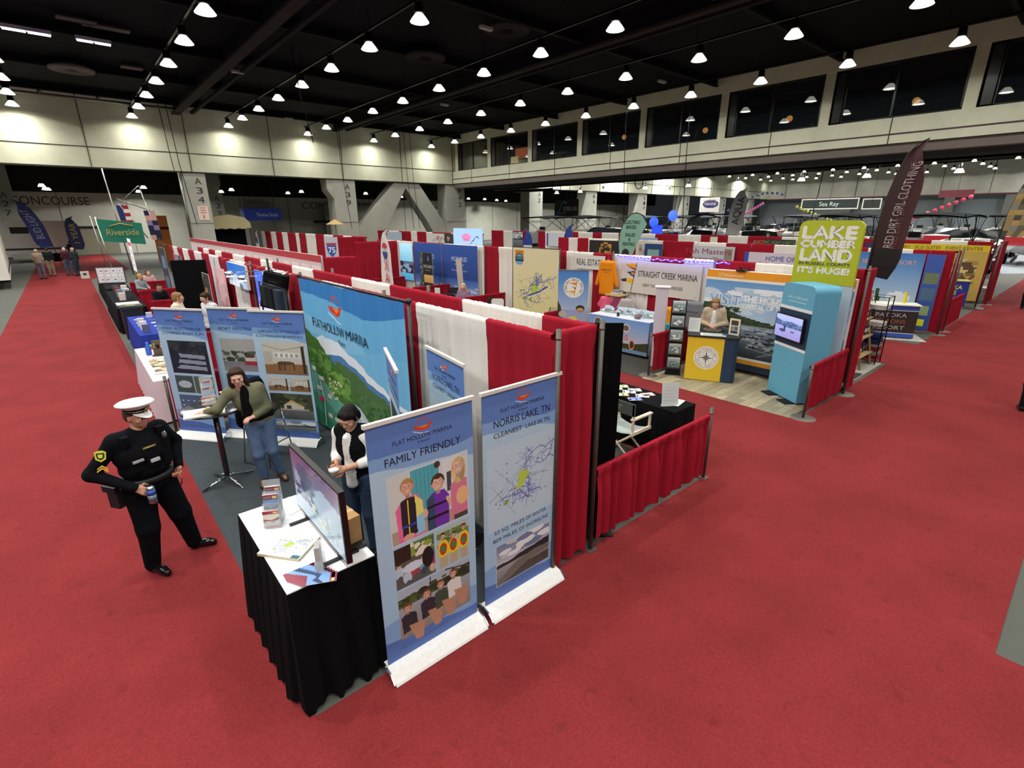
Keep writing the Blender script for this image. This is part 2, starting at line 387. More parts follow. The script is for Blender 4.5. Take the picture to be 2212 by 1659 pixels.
# far right wall of the second hall
m = MB(); m.b2((98, -12, 6.5), (98.5, 43.5, 10.7), '#cfcdc0', 'wall'); m.b2((97.95, -12, 6.3), (98.5, 43.5, 6.5), '#6c4a4c', 'matte')
for k in range(10): seam(m, (97.98, 40-5.4*k, 6.5), (97.98, 40-5.4*k, 10.7), .05)
struct('wall_second_hall', m)
m = MB(); m.b2((99.9, -12, 0), (100, 45, 6.5), '#a9b4ba', 'matte')
for k in range(8): m.b2((98, 36-6.5*k, 0), (99.5, 37.2-6.5*k, 6.4), '#7c7d78', 'wall')
struct('wall_second_hall_back', m)

# ceiling steel, tracks, ducts
for i, (x, w) in enumerate(((7.3, .45), (18.2, .35), (-3.6, .4))):
    m = MB(); m.b2((x-w/2, -12, 10.0), (x+w/2, 43, 10.1), '#3a3532', 'matte'); m.b2((x-.04, -12, 10.1), (x+.04, 43, 10.7), '#1c1a1a', 'matte')
    m.b2((x+.9, -12, 10.15), (x+1.1, 43, 10.3), '#2b2827', 'matte')
    m.obj('roof_girder', label='dark steel roof girder running to the far wall, %s' % ['over the left rows', 'over the middle rows', 'over the left aisle'][i], cat='girder')
for i in range(7):
    y = 3.6+5.47*i*1.0; y = 4.2+6.2*i
    m = MB(); m.b2((-20, y-.09, 10.3), (29.4, y+.09, 10.38), '#242222', 'matte'); m.b2((-20, y-.02, 10.38), (29.4, y+.02, 10.7), '#181717', 'matte')
    m.obj('ceiling_joist', label='dark crosswise ceiling joist, %s from the far wall' % ORD[6-i], cat='joist', group='crosswise ceiling joists')
LX = [-6.15, -.7, 4.75, 10.2, 15.65, 21.05, 26.6]
for i, x in enumerate(LX):
    m = MB(); m.b2((x-.04, -12, 10.02), (x+.04, 42.6, 10.08), '#262423', 'metal')
    for k in range(8): m.tube([(x, -8+7*k, 10.05), (x, -8+7*k, 10.695)], .012, '#1a1a1a', n=5)
    m.obj('lighting_track', label='thin dark conduit carrying the %s row of pendant lamps from the left' % ORD[i], cat='conduit', group='conduits of the pendant lamps')
for i, (x, y) in enumerate([(1.95, 35.2), (14.7, 17.4), (14.1, 22.4), (18.5, 30)]):
    m = MB(); c = '#77736c' if i == 0 else '#2e2c2c'
    m.lathe([(.25, .25), (.3, .0), (.55, .04), (.6, .0), (.85, .05), (.9, 0), (.92, .1), (.5, .3)], (x, y, 10.25), c, 'matte', 28)
    m.tube([(x, y, 10.5), (x, y, 10.7)], .25, '#1c1c1c')
    m.obj('ceiling_diffuser', label='round ringed air diffuser in the ceiling, %s' % ['pale, above the left aisle', 'dark, nearest the camera', 'dark, just behind the nearest one', 'dark, farthest back'][i], cat='air diffuser')
# fluorescent strips and white panels in the dark left corner
for i, (x0, x1, y) in enumerate([(-1.6, 1.2, 28.1), (1.9, 3.0, 28.0)]):
    m = MB(); m.b2((x0, y-.1, 9.98), (x1, y+.1, 10.1), '#c9c2c6', 'paint')
    o = m.obj('fluorescent_strip', label='glowing white fluorescent strip under the dark ceiling, %s' % ['the long left one', 'the short right one'][i], cat='strip light')
    t = MB(); t.tube([((x0+x1)/2, y, 10.1), ((x0+x1)/2, y, 10.69)], .02, '#222222')
    n = 4 if i == 0 else 2
    for k in range(n): a = x0+(x1-x0)*k/n; t.tube([(a+.03, y, 9.95), (a+(x1-x0)/n-.03, y, 9.95)], .035, '#fff4fb', 'led')
    t.obj('tube', o)
m = MB()
for (px, py, w, h) in ((285, 148, .9, .5), (290, 165, .9, .5), (165, 45, 1.2, .4), (230, 62, 1.5, .4), (255, 90, 1.6, .6)):
    x, y = at(px, py, 10.5); m.b2((x-w/2, y-h/2, 10.5), (x+w/2, y+h/2, 10.54), '#6e6862', 'matte')
m.obj('ceiling_panels', label='group of loose tan tiles in the open ceiling above the left aisle', cat='ceiling tile', kind='stuff')
for i, (px, py) in enumerate([(513, 155), (960, 226), (1050, 60), (1430, 176), (624, 256), (932, 299)]):
    x, y = at(px, py, 10.2); m = MB(); m.b2((x-.28, y-.09, 10.14), (x+.28, y+.09, 10.24), '#b9b6ac', 'paint'); m.tube([(x, y, 10.2), (x, y, 10.7)], .012, '#222222')
    m.obj('sprinkler_box', label='small pale box hanging under the dark ceiling, %s from the left of them' % ORD[[0, 3, 4, 5, 1, 2][i]], cat='ceiling box', group='pale ceiling boxes')
m = MB(); m.tube([(-9, 41.5, 10.1), (7.2, 41.5, 10.1)], .07, '#77746c'); 
for x in (-6, -2.6, .6, 3.2): m.tube([(x, 41.5, 10.1), (x, 41.7, 10.6)], .09, '#77746c')
m.obj('catwalk_rail', label='grey pipe rail along the top of the far wall above the left aisle', cat='rail')
for i, (xs, ys, zb) in enumerate([(6.2, 41.6, 3.0), (6.6, 41.6, 3.0), (17.9, 42.0, 2.6), (24.0, 42.3, 2.5), (24.6, 42.3, 2.5), (9.4, 26, 6.8), (25.8, 20, 2.3), (27.5, 17, 2.3)]):
    m = MB(); m.tube([(xs, ys, 10.7), (xs+.15, ys, (zb+10.7)/2), (xs+.5, ys, zb)], .022, '#26241f', n=5)
    m.obj('hanging_cable', label='thin dark power cable dropping from the ceiling, %s' % ['left one before column A34','right one before column A34','in front of column A39','left one before the brace','right one before the brace','short one over the left rows','left one before the mezzanine','right one before the mezzanine'][i], cat='cable')
# pipes under the mezzanine edge, pendants there
m = MB(); m.tube([(33, 41, 6.0), (33, -8, 6.0)], .07, '#2c2220'); m.tube([(33, 38, 5.75), (33, 33, 5.75)], .12, '#2a2726')
for y in (32.5, 24.0): m.tube([(33+.5*math.cos(a/8*PI), y, 5.9+.5*math.sin(a/8*PI)) for a in range(17)], .03, '#201e1e')
m.obj('service_pipe', label='dark pipe with looped cables running under the mezzanine edge', cat='pipe')

# ---------------------------------------------------------------- pendant lamps
def in_view(x, y, z, mx=30):
    d = Vector((x, y, z-CAM_H)); w = d.dot(_f)
    if w < .3: return False
    px, py = 1106+F_PX*d.dot(_r)/w, 829.5-F_PX*d.dot(_u)/w
    return -mx < px < 2212+mx and -mx < py < 1659+mx
def pendant_proto():
    t = thing('pendant_lamp', (0, 0, 0))
    m = MB(); m.tube([(0, 0, .52), (0, 0, .6)], .02, '#222222', n=6); m.obj('stem', t)
    m = MB(); m.lathe([(.05, .56), (.11, .54), (.12, .3), (.14, .26), (.08, .24)], (0, 0, 0), '#171717', 'plastic', 12); m.obj('ballast_housing', t)
    m = MB(); m.lathe([(.09, .25), (.13, .2), (.2, .1), (.25, .015), (.26, .0), (.245, .0), (.19, .09), (.12, .19), (.08, .22)], (0, 0, 0), '#fbfbe9', 'glow', 16); m.obj('reflector', t)
    m = MB(); m.lathe([(0, .05), (.1, .03), (.23, .025)], (0, 0, 0), '#fffbe8', 'lamp', 16); m.obj('lens', t)
    return t
def spot(x, y, z, w, ang=159):
    ld = SPOTS.get((w, ang))
    if not ld:
        ld = bpy.data.lights.new('lamp', 'SPOT'); ld.energy = w; ld.spot_size = math.radians(ang); ld.spot_blend = .05
        ld.shadow_soft_size = .16; ld.color = LAMP_COL
        ld.use_nodes = True; nt = ld.node_tree; em = nt.nodes['Emission']       # the reflector throws more light down than sideways
        tc = nt.nodes.new('ShaderNodeTexCoord'); sx = nt.nodes.new('ShaderNodeSeparateXYZ'); ab = nt.nodes.new('ShaderNodeMath'); ab.operation = 'ABSOLUTE'
        mr = nt.nodes.new('ShaderNodeMapRange'); pw = nt.nodes.new('ShaderNodeMath'); pw.operation = 'POWER'; pw.inputs[1].default_value = 2.0; mr.inputs['To Min'].default_value = .13; mr.inputs['To Max'].default_value = 1.35
        nt.links.new(tc.outputs['Normal'], sx.inputs[0]); nt.links.new(sx.outputs['Z'], ab.inputs[0]); nt.links.new(ab.outputs[0], pw.inputs[0]); nt.links.new(pw.outputs[0], mr.inputs['Value']); nt.links.new(mr.outputs[0], em.inputs['Strength']); SPOTS[(w, ang)] = ld
    o = bpy.data.objects.new('lamp_light', ld); COL.objects.link(o); o.location = (x, y, z)
SPOTS = {}
LY = [42.0-3.65*k for k in range(15)]
proto = pendant_proto(); first = True
KIDS[proto.name] = list(proto.children); proto.scale = (1.2, 1.2, 1)
for ix, x in enumerate(LX):
    for iy, y in enumerate(LY):
        spot(x, y, 9.42, LAMP_W*(1.75 if x < 0 else 1.0))
        if in_view(x, y, 9.5):
            lb = 'high bay pendant lamp, %s from the far wall in the %s row from the left' % (ORD[iy], ORD[ix-(1 if LX[0] < -5 else 0)] if ix else 'leftmost')
            if first: proto.location = (x, y, 9.42); proto['label'] = lb; proto['category'] = 'pendant lamp'; proto['group'] = 'high bay lamps of the main hall'; first = False
            else: dup(proto, (x, y, 9.42), 0, lb)
# second hall: the same lamps, too small to show parts
def far_lamp(rod, **k):
    m = MB(); m.lathe([(.1, .55), (.11, .3), (.14, .24)], (0, 0, 0), '#171717', 'plastic', 8)
    m.lathe([(.14, .24), (.26, .02), (.26, 0)], (0, 0, 0), '#fbfbe9', 'glow', 10); m.lathe([(0, .03), (.25, .01)], (0, 0, 0), '#fffbe8', 'lamp', 10); m.tube([(0, 0, .5), (0, 0, rod)], .015, '#222222', n=4)
    return m.obj('distant_pendant_lamp', cat='pendant lamp', **k)
far = far_lamp(1.28, group='lamps of the second hall'); nf = 0; lowlamp = far_lamp(4.75, group='low lamps past the mezzanine'); conlamp = far_lamp(2.25, group='lamps of the concourse behind the far wall')
for ix in range(13):
    x = 32.1+5.45*ix-(1.5 if ix == 12 else 0)
    for iy, y in enumerate(LY):
        if x > 36:
            if ix == 12 or (ix % 2 == 0 and iy % 2 == 0): spot(x, y, 9.42, LAMP_W*.7 if ix == 12 else LAMP_W*8)
            d = Vector((x, y, 9.5-CAM_H)); 
            if x > 66 and in_view(x, y, 9.5, 0):
                lb = 'second hall lamp, %s from its left wall, %s row from its right wall' % (ORD[iy], ORD[12-ix])
                o = far if nf == 0 else far.copy()
                if nf: COL.objects.link(o)
                nf += 1; o.location = (x, y, 9.42); o['label'] = lb
for i, y in enumerate([41.9, 38.4, 35.3, 30.2, 25.7, 21.3, 16.4, 12.2, 7.3]):
    o = lowlamp if i == 0 else lowlamp.copy(); o.location = (42.6, y, 5.95)
    if i: COL.objects.link(o)
    o['label'] = 'low pendant lamp just past the mezzanine edge, %s from the left' % ORD[i]
# concourse lamps behind the far wall
for i, (px, py) in enumerate([(90, 402), (98, 409), (105, 414), (293, 417), (310, 406), (478, 415), (500, 411), (622, 418), (651, 415), (790, 419), (867, 426), (934, 432), (1012, 430), (1047, 431), (1035, 437), (1073, 433)]):
    x, y = at(px, py, 6.0); y = min(y, 65.5); o = conlamp if i == 0 else conlamp.copy(); o.location = (x, y, 5.95)
    if i: COL.objects.link(o)
    o['label'] = 'small lamp in the dark concourse beyond the far wall, %s from the left' % ORD[i]
    if i in (0, 3, 6, 8, 10, 13): spot(x, y, 5.9, LAMP_W*1.6)
for x, y in ((-12, 55), (-20, 60), (6, 60), (40, 60), (52, 62), (66, 60), (80, 60)): spot(x, y, 6.5, LAMP_W*9)
for i in range(len(PY)-2): pass
# ---------------------------------------------------------------- organic surfaces (people): blended limbs meshed in one skin
def sdf_mesh(prims, cell, k):
    lo = np.full(3, 1e9); hi = -lo
    bb = []
    for p in prims:
        if p[0] == 'c':
            a, b, ra, rb = np.array(p[1], float), np.array(p[2], float), p[3], p[4]; r = max(ra, rb)
            l, h = np.minimum(a, b)-r, np.maximum(a, b)+r
        else:
            c, r = np.array(p[1], float), max(p[2]); l, h = c-r, c+r
        bb.append((l, h)); lo = np.minimum(lo, l); hi = np.maximum(hi, h)
    pad = 3*cell+k; lo -= pad; hi += pad
    n = np.ceil((hi-lo)/cell).astype(int)+1
    acc = np.zeros(n, np.float32); best = np.full(n, 1e3, np.float32); ci = np.zeros(n, np.int16)
    for i, p in enumerate(prims):
        l, h = bb[i]; m = 5*k+2*cell
        i0 = np.maximum(0, ((l-m-lo)/cell).astype(int)); i1 = np.minimum(n, np.ceil((h+m-lo)/cell).astype(int)+1)
        sl = tuple(slice(a, b) for a, b in zip(i0, i1))
        G = np.stack(np.meshgrid(*[(np.arange(a, b)*cell+o) for a, b, o in zip(i0, i1, lo)], indexing='ij'), -1)
        if p[0] == 'c':
            a, b = np.array(p[1], float), np.array(p[2], float); d = b-a; L = d @ d+1e-12
            t = np.clip(((G-a) @ d)/L, 0, 1); D = np.linalg.norm(G-a-t[..., None]*d, axis=-1)-(p[3]+(p[4]-p[3])*t)
        else:
            q = G-np.array(p[1]); 
            if p[3] is not None: q = q @ np.array(p[3])
            r = np.array(p[2], float); k0 = np.linalg.norm(q/r, axis=-1); k1 = np.linalg.norm(q/r**2, axis=-1)+1e-9
            D = k0*(k0-1)/k1
        D = D.astype(np.float32)
        acc[sl] += np.exp(np.clip(-D/k, -30, 40)); bs = best[sl]; w = D < bs; bs[w] = D[w]; ci[sl][w] = i
    F = -k*np.log(acc+1e-25)
    S = F < 0
    nx, ny, nz = n-1
    cnt = np.zeros((nx, ny, nz), np.float32); sm = np.zeros((nx, ny, nz, 3), np.float32)
    idx = np.indices((nx, ny, nz)).transpose(1, 2, 3, 0).astype(np.float32)
    corners = [(i, j, l) for i in (0, 1) for j in (0, 1) for l in (0, 1)]
    def sub(A, o): return A[o[0]:o[0]+nx, o[1]:o[1]+ny, o[2]:o[2]+nz]
    for ax in range(3):
        for a in (0, 1):
            for b in (0, 1):
                o = [a, b]; o.insert(ax, 0); o2 = list(o); o2[ax] = 1
                f0, f1 = sub(F, o), sub(F, o2); c = (f0 < 0) != (f1 < 0)
                w = np.nonzero(c); t = f0[w]/(f0[w]-f1[w]); P = np.tile(np.array(o, np.float32), (len(t), 1)); P[:, ax] = t
                cnt[w] += 1; sm[w] += P
    w = np.nonzero(cnt); vid = np.full((nx, ny, nz), -1, np.int64); vid[w] = np.arange(len(w[0]))
    V = (sm[w]/cnt[w][:, None]+idx[w])*cell+lo
    C = ci[w]; faces = []
    for ax in range(3):
        o2 = [0, 0, 0]; o2[ax] = 1
        A = S[:nx, :ny, :nz]; B = S[o2[0]:o2[0]+nx, o2[1]:o2[1]+ny, o2[2]:o2[2]+nz]
        e = A != B; u, v = [q for q in range(3) if q != ax]
        ii = np.argwhere(e); ii = ii[(ii[:, u] > 0) & (ii[:, v] > 0)]
        if not len(ii): continue
        du = np.zeros(3, int); du[u] = 1; dv = np.zeros(3, int); dv[v] = 1
        q = [vid[tuple((ii-x).T)] for x in (0*du, du, du+dv, dv)]
        f = np.stack(q, 1); flip = A[tuple(ii.T)] ^ (ax == 1); f[~flip] = f[~flip][:, ::-1]
        faces.append(f[(f >= 0).all(1)])
    return V, np.concatenate(faces), C
def organic(mb, prims, cell, k, fn, T=None):
    V, Fc, C = sdf_mesh(prims, cell, k)
    cols = np.array([hexc(p[-1]) for p in prims]); mb.add(V, Fc, cols[C[Fc[:, 0]]], fn, True, T=T)

def rotm(yaw=0, pitch=0, roll=0): return np.array(Euler((pitch, roll, yaw), 'XYZ').to_matrix())
def hand_prims(w, d, pn, skin, curl=.5, spread=.12, side=1, s=1.0, grip=False):
    """w wrist, d pointing direction, pn palm normal; side: which side the thumb leaves"""
    w, d, pn = np.array(w, float), np.array(d, float), np.array(pn, float)
    d /= np.linalg.norm(d); pn -= d*(pn @ d); pn /= np.linalg.norm(pn); x = np.cross(d, pn)*side
    P = [('c', w-d*.03, w+d*.02, .027*s, .029*s, skin)]
    for q in (-1, -.35, .3, .9): P.append(('c', w+d*.02+x*q*.017*s, w+d*.085*s+x*q*.029*s, .0165*s, .013*s, skin))
    for i, (q, L) in enumerate(((1.0, .070), (.33, .080), (-.33, .074), (-1.0, .058))):
        p = w+d*.088*s+x*q*.029*s; a = 0
        dd = d+x*q*spread; dd /= np.linalg.norm(dd)
        for j, fr in enumerate((.45, .32, .23)):
            a += curl*(1.0 if j else .8); e = p+(dd*math.cos(a)+pn*math.sin(a))*L*fr*s
            P.append(('c', p, e, (.0098-.001*j)*s, (.0090-.001*j)*s, skin)); p = e
    t0 = w+d*.03*s+x*.026*s+pn*.005; t1 = t0+(d*.55+x*.75+pn*.35)*.042*s; t2 = t1+(d*.85+x*.2+pn*(.3+curl*.5))*.036*s
    P += [('c', t0, t1, .014*s, .0115*s, skin), ('c', t1, t2, .0115*s, .009*s, skin)]
    return P
def head_prims(H, R, skin, s=1.0, smile=True, fem=False, beard=None, lip='#b0605a', lod=0):
    def p(x, y, z): return np.array(H)+R @ (np.array((x, y, z), float)*s)
    def E(x, y, z, a, b, c, col, rr=0): return ('e', p(x, y, z), (a*s, b*s, c*s), R if not rr else R @ rotm(0, 0, rr), col)
    jw = .050 if fem else .057; js = beard or skin
    P = [E(0, .018, .035, .074, .092, .082, skin), E(0, -.015, -.005, .066, .072, .085, skin), E(0, -.034, -.062, jw, .048, .040, js),
         E(0, -.066, -.088, .024, .020, .017, js), ('c', p(0, -.080, .018), p(0, -.097, -.024), .0065*s, .0098*s, skin),
         ('c', p(-.009, -.090, -.028), p(.009, -.090, -.028), .0072*s, .0072*s, skin)]
    for q in (-1, 1):
        P += [E(q*.038, -.058, -.022, .026, .022, .024, skin), ('c', p(q*.016, -.083, .026), p(q*.046, -.074, .024), .0075*s, .006*s, skin),
              E(q*.073, .012, -.010, .009, .018, .028, skin), E(q*.028, -.0725, .006, .0125, .0105, .0078, '#e3dcd6')]
    det = [E(q*.028, -.0805, .005, .0058, .004, .0062, '#2c211c') for q in (-1, 1)]
    det += [('c', p(q*.014, -.0845, .028), p(q*.042, -.076, .029), .0026*s, .0018*s, '#5c4434') for q in (-1, 1)]
    if smile: det += [('c', p(q*.015, -.0775, -.0585), p(0, -.0825, -.0605), .0022*s, .0032*s, '#e6dfd8') for q in (-1, 1)]
    det += [('c', p(q*.022, -.0735, -.0545 if smile else -.059), p(0, -.0835, -.0565), .0022*s, .0032*s, lip) for q in (-1, 1)]+[
            ('c', p(q*.021, -.0745, -.0575), p(0, -.0815, -.0655), .0022*s, .0038*s, lip) for q in (-1, 1)]
    return P+det if lod < 1 else P
def V3(*a): return np.array(a, float)
STAND = dict(pel=(0, 0, .96), waist=(0, 0, 1.10), chest=(0, 0, 1.28), neck=(0, .0, 1.475), head=(0, -.02, 1.60),
             sL=(.17, 0, 1.42), sR=(-.17, 0, 1.42), eL=(.22, .02, 1.14), eR=(-.22, .02, 1.14), wL=(.21, -.06, .90), wR=(-.21, -.06, .90),
             hL=(.085, 0, .92), hR=(-.085, 0, .92), kL=(.10, -.01, .50), kR=(-.10, -.01, .50), aL=(.10, .02, .09), aR=(-.10, .02, .09),
             tL=(.12, -.16, .035), tR=(-.12, -.16, .035), yaw=0, pitch=0, roll=0)
def person(name, loc, rz, label, pose, top='#333333', bottom='#333a4a', skin='#c99a80', hair='#3a2a20', shoes='#1c1a1a', scale=1.0, g=1.0,
           lod=0, fem=False, hairlen=0, sleeve='w', topname='jacket', hands=None, hem=0, bare=False, extra=None, group=None, topcol2=None, beard=None, nohair=False, lip='#b0605a', opencol=None, lg=1.0, crop=False):
    P = dict(STAND); P.update(pose)
    J = {k: V3(*v) if isinstance(v, tuple) else v for k, v in P.items()}
    t = thing(name, loc, rz, label, 'person', group); t.scale = (scale,)*3
    cell, kk = ((.010, .013), (.016, .016), (.028, .02))[lod]
    R = rotm(J['yaw'], J['pitch'], J['roll'])
    def torso(o, crop=False):
        gw = g
        return [('e', J['pel'], ((.165 if fem else .155)*gw+o, .115*gw+o, .12+o), None), ('e', J['waist'], (.14*gw+o, .105*gw+o, .14+o), None),
                ('e', J['chest'], (.165*gw+o, .112*gw+o, .17+o), None), ('c', J['sL']*.93+J['chest']*.07, J['sR']*.93+J['chest']*.07, .062*gw**.5+o, .062*gw**.5+o),
                ('c', J['chest']+V3(0, .01, .08), J['neck'], .085+o, .055+o*.5)]
    def arms(o, upto='w'):
        L = []
        for s in 'LR':
            L.append(('c', J['s'+s], J['e'+s], .052*g**.5+o, .042*g**.4+o))
            if upto == 'w': L.append(('c', J['e'+s], J['w'+s], .042*g**.4+o, .028+o))
            elif upto == 'q': L.append(('c', J['e'+s], J['e'+s]*.55+J['w'+s]*.45, .042*g**.4+o, .036+o))
        return L
    def legs(o):
        L = []
        for s in 'LR':
            w = lg if o > 0 else 1; L += [('c', J['h'+s], J['k'+s], (.088*g**.7+o)*(w+1)/2, (.060*g**.4+o)*w), ('c', J['k'+s], J['a'+s], (.058*g**.4+o)*w, (.040+o)*w*1.1)]
        return L
    def C(L, col): return [tuple(p)+(col,) for p in L]
    body = MB()
    pr = C(torso(-.006), skin)+C(arms(-.003), skin)+C(legs(-.004), skin)+[('c', J['neck']-V3(0, 0, .05), J['head']-V3(0, -.01, .03), .054, .052, skin)]
    for s in 'LR': pr.append(('c', J['a'+s]-V3(0, 0, .03), J['t'+s], .035, .026, skin))
    hp = head_prims(J['head'], R, skin, 1.0, True, fem, beard, lip, lod)
    if lod == 2: organic(body, pr+hp[:4]+[('c', J['w'+s], J['w'+s]*1.35-J['e'+s]*.35, .032, .022, skin) for s in 'LR'], cell, kk, 'skin')
    else:
        organic(body, pr, cell, kk, 'skin')
        organic(body, hp, .0042 if lod == 0 else .009, .0045 if lod == 0 else .008, 'skin')
        for s in 'LR':
            h = (hands or {}).get(s, dict(d=J['w'+s]-J['e'+s], pn=(0, 0, -1) if abs(J['w'+s][2]-J['e'+s][2]) < .12 else ((-1, 0, 0) if s == 'L' else (1, 0, 0)), curl=.4))
            organic(body, hand_prims(J['w'+s], h['d'], h['pn'], skin, h.get('curl', .4), h.get('spread', .12), h.get('side', 1)), .0042 if lod == 0 else .008, .003, 'skin')
    body.obj('body', t)
    m = MB(); L = torso(.014)[1 if crop else 0:]+arms(.011, sleeve)
    if hem: L.append(('c', J['pel']+V3(-.05*g, 0, hem), J['pel']+V3(.05*g, 0, hem), .125*g, .125*g))
    L = C(L, top)
    if opencol: L += [('c', J['chest']+V3(0, -.112*g-.012, .12), J['pel']+V3(0, -.11*g-.015, .05), .03, .045, opencol)]
    organic(m, L, cell, kk, 'garment')
    if lod < 2:
        for s in 'LR':
            if sleeve == 'w': d = J['w'+s]-J['e'+s]; d = d/np.linalg.norm(d); m.tube([J['w'+s]-d*.03, J['w'+s]-d*.005], .041, top, 'garment', 12)
    m.obj(topname, t)
    m = MB(); L = [('e', J['pel']-V3(0, 0, .01), ((.165 if fem else .155)*g+.008, .115*g+.010, .125), None)]+legs(.012)
    organic(m, C(L, bottom), cell, kk, 'garment'); m.obj('trousers', t)
    for s in 'LR':
        m = MB(); a, b = J['a'+s], J['t'+s]
        organic(m, [('c', a-V3(0, -.02, .035), a*.3+b*.7, .046, .042, shoes), ('c', a*.3+b*.7, b, .043, .036, shoes), ('c', a, a-V3(0, 0, .04), .05, .048, shoes)], .008 if lod == 0 else .014, .006, 'gloss')
        m.obj('shoe', t)
    if not nohair:
        m = MB(); 
        def p(x, y, z): return J['head']+R @ V3(x, y, z)
        L = [('e', p(0, .028, .048), (.081, .094, .080), R), ('e', p(0, .062, .0), (.070, .058, .075), R)]
        if fem or hairlen: L += [('c', p(-.036, -.046, .082), p(.036, -.046, .082), .021, .021)]
        else: L += [('c', p(-.035, -.055, .092), p(.035, -.055, .092), .020, .020)]
        if fem and not hairlen:
            for q in (-1, 1): L += [('c', p(q*.070, -.015, .06), p(q*.074, .0, -.012), .020, .014), ('c', p(q*.05, .075, 0), p(q*.04, .085, -.05), .03, .025)]
            L += [('c', p(-.045, -.058, .070), p(.02, -.070, .060), .012, .010), ('c', p(.02, -.068, .068), p(.055, -.05, .05), .011, .009)]
        if hairlen:
            for q in (-1, 1):
                L += [('c', p(q*.066, .0, .06), p(q*.078, .01, -.06), .026, .030), ('c', p(q*.078, .01, -.06), p(q*.082, .0, -.06-hairlen), .030, .020)]
            L += [('c', p(0, .075, 0), p(0, .085, -.05-hairlen), .055, .045), ('c', p(-.04, .07, 0), p(-.055, .07, -.05-hairlen), .045, .03), ('c', p(.04, .07, 0), p(.055, .07, -.05-hairlen), .045, .03)]
        organic(m, C(L, hair), .007 if lod == 0 else .012 if lod == 1 else .02, .009, 'hair'); m.obj('hair', t)
    if extra: extra(t, J, R)
    return t
# ---------------------------------------------------------------- pipe and drape
def solve_y(px, x, z):        # the y at which a point (x, y, z) falls on picture column px
    lo, hi = -1.0, 60.0
    def f(y):
        d = Vector((x, y, z-CAM_H)); w = d.dot(_f); return 1106+F_PX*d.dot(_r)/w
    if x > 0:
        for _ in range(50):
            mid = (lo+hi)/2
            d = Vector((x, mid, z-CAM_H)); w = d.dot(_f)
            if w < .05 or f(mid) > px: lo = mid
            else: hi = mid
    return lo
RC_, WC_ = '#9a1b2c', '#e6e0d9'
def drape_mesh(a, b, z0, z1, col, seed=0, step=.022, amp=.028, lift=None, fn='cloth', sag=0):
    R = random.Random(seed); a, b = np.array(a, float), np.array(b, float); d = b-a; L = np.linalg.norm(d); d /= L; nrm = np.array((d[1], -d[0]))
    nu = max(6, int(L/step)); u = np.linspace(0, L, nu)
    zs = np.array([1.0, .985, .965, .94, .90, .80, .65, .5, .35, .2, .1, .0])
    ph = np.zeros(nu); big = np.zeros(nu)
    w1, w2, w3 = R.uniform(.16, .24), R.uniform(.33, .5), R.uniform(.07, .10); p1, p2, p3 = [R.uniform(0, 6) for _ in range(3)]
    wob = np.cumsum([R.uniform(-.25, .25) for _ in range(nu)])*.25
    s1 = np.sin(u/w1*2*PI+p1+wob); s2 = np.sin(u/w2*2*PI+p2+wob*.5); s3 = np.sin(u/w3*2*PI+p3)
    ru = np.array([R.uniform(-1, 1) for _ in range(nu)])
    P = np.zeros((nu, len(zs)+2, 3))
    for j, t in enumerate([None, None]+list(zs)):
        if t is None:      # the rod pocket: up the back and over
            zz = z1-.055 if j == 0 else z1+.012; off = -.03 if j == 0 else -.012; o = off+ru*.004
            z = zz+ru*.006
        else:
            k = 1-t
            o = (.026 if t > .93 else .012)+(amp*min(1, k*3)*(.6*np.abs(s1)**.8*np.sign(s1)+.55*s2)) + s3*.004*(1+k)+ru*(.005 if t > .9 else .001)
            z = np.full(nu, z0+(z1-z0)*t) if 0 < t < 1 else (z0+(z1-z0)*t)+(np.full(nu, 0.) if t else (lift*np.clip(s2+.5*s1, -.2, 1.2) if lift is not None else .012*s2+.01*s1))
        if sag: z = z-sag*np.sin(u/L*PI)*(1 if t is None else t)
        P[:, j, 0] = a[0]+d[0]*u+nrm[0]*o; P[:, j, 1] = a[1]+d[1]*u+nrm[1]*o; P[:, j, 2] = z
    m = MB(); m.grid(P, col, fn); return m
_dn = [0]
def drape(a, b, z0, z1, col, label, group=None, **kw):
    _dn[0] += 1
    return drape_mesh(a, b, z0, z1, col, _dn[0]*7+1, **kw).obj('curtain', label=label, cat='drape', group=group)
CN = {RC_: 'red', WC_: 'white'}
def post(x, y, h, label, base=True, group='upright drape posts'):
    t = thing('drape_post', (x, y, 0), 0, label, 'post', group)
    m = MB(); m.tube([(0, 0, .01), (0, 0, h)], .024, '#5f5a53', 'pipe', 10); m.tube([(0, 0, h-.09), (0, 0, h-.07)], .027, '#6b665e', 'pipe'); m.obj('pole', t)
    if not base: m = MB(); m.b2((-.06, -.06, 0), (.06, .06, .012), '#6b665e', 'pipe'); m.obj('base_plate', t)
    else: m = MB(); m.lathe([(.0, .012), (.2, .01), (.215, .0)], (0, 0, 0), '#7d776c', 'pipe', 20); m.obj('base_plate', t)
    return t
def run(x, pxs, c0, desc, z=2.42, z0=.06, far=False, ymax=None, from_='right'):
    """one line of drapes along x = const; pxs: picture columns of its colour changes, right to left"""
    ys = [solve_y(p, x, z) for p in pxs]; c = c0
    for i in range(len(ys)-1):
        a, b = ys[i], ys[i+1]
        drape((x, b), (x, a), z0, z, c, '%s curtain %s, %s from the %s' % (CN[c], desc, ORD[i], from_), step=.03 if not far else .07, amp=.03, group=None)
        c = WC_ if c == RC_ else RC_
    return ys
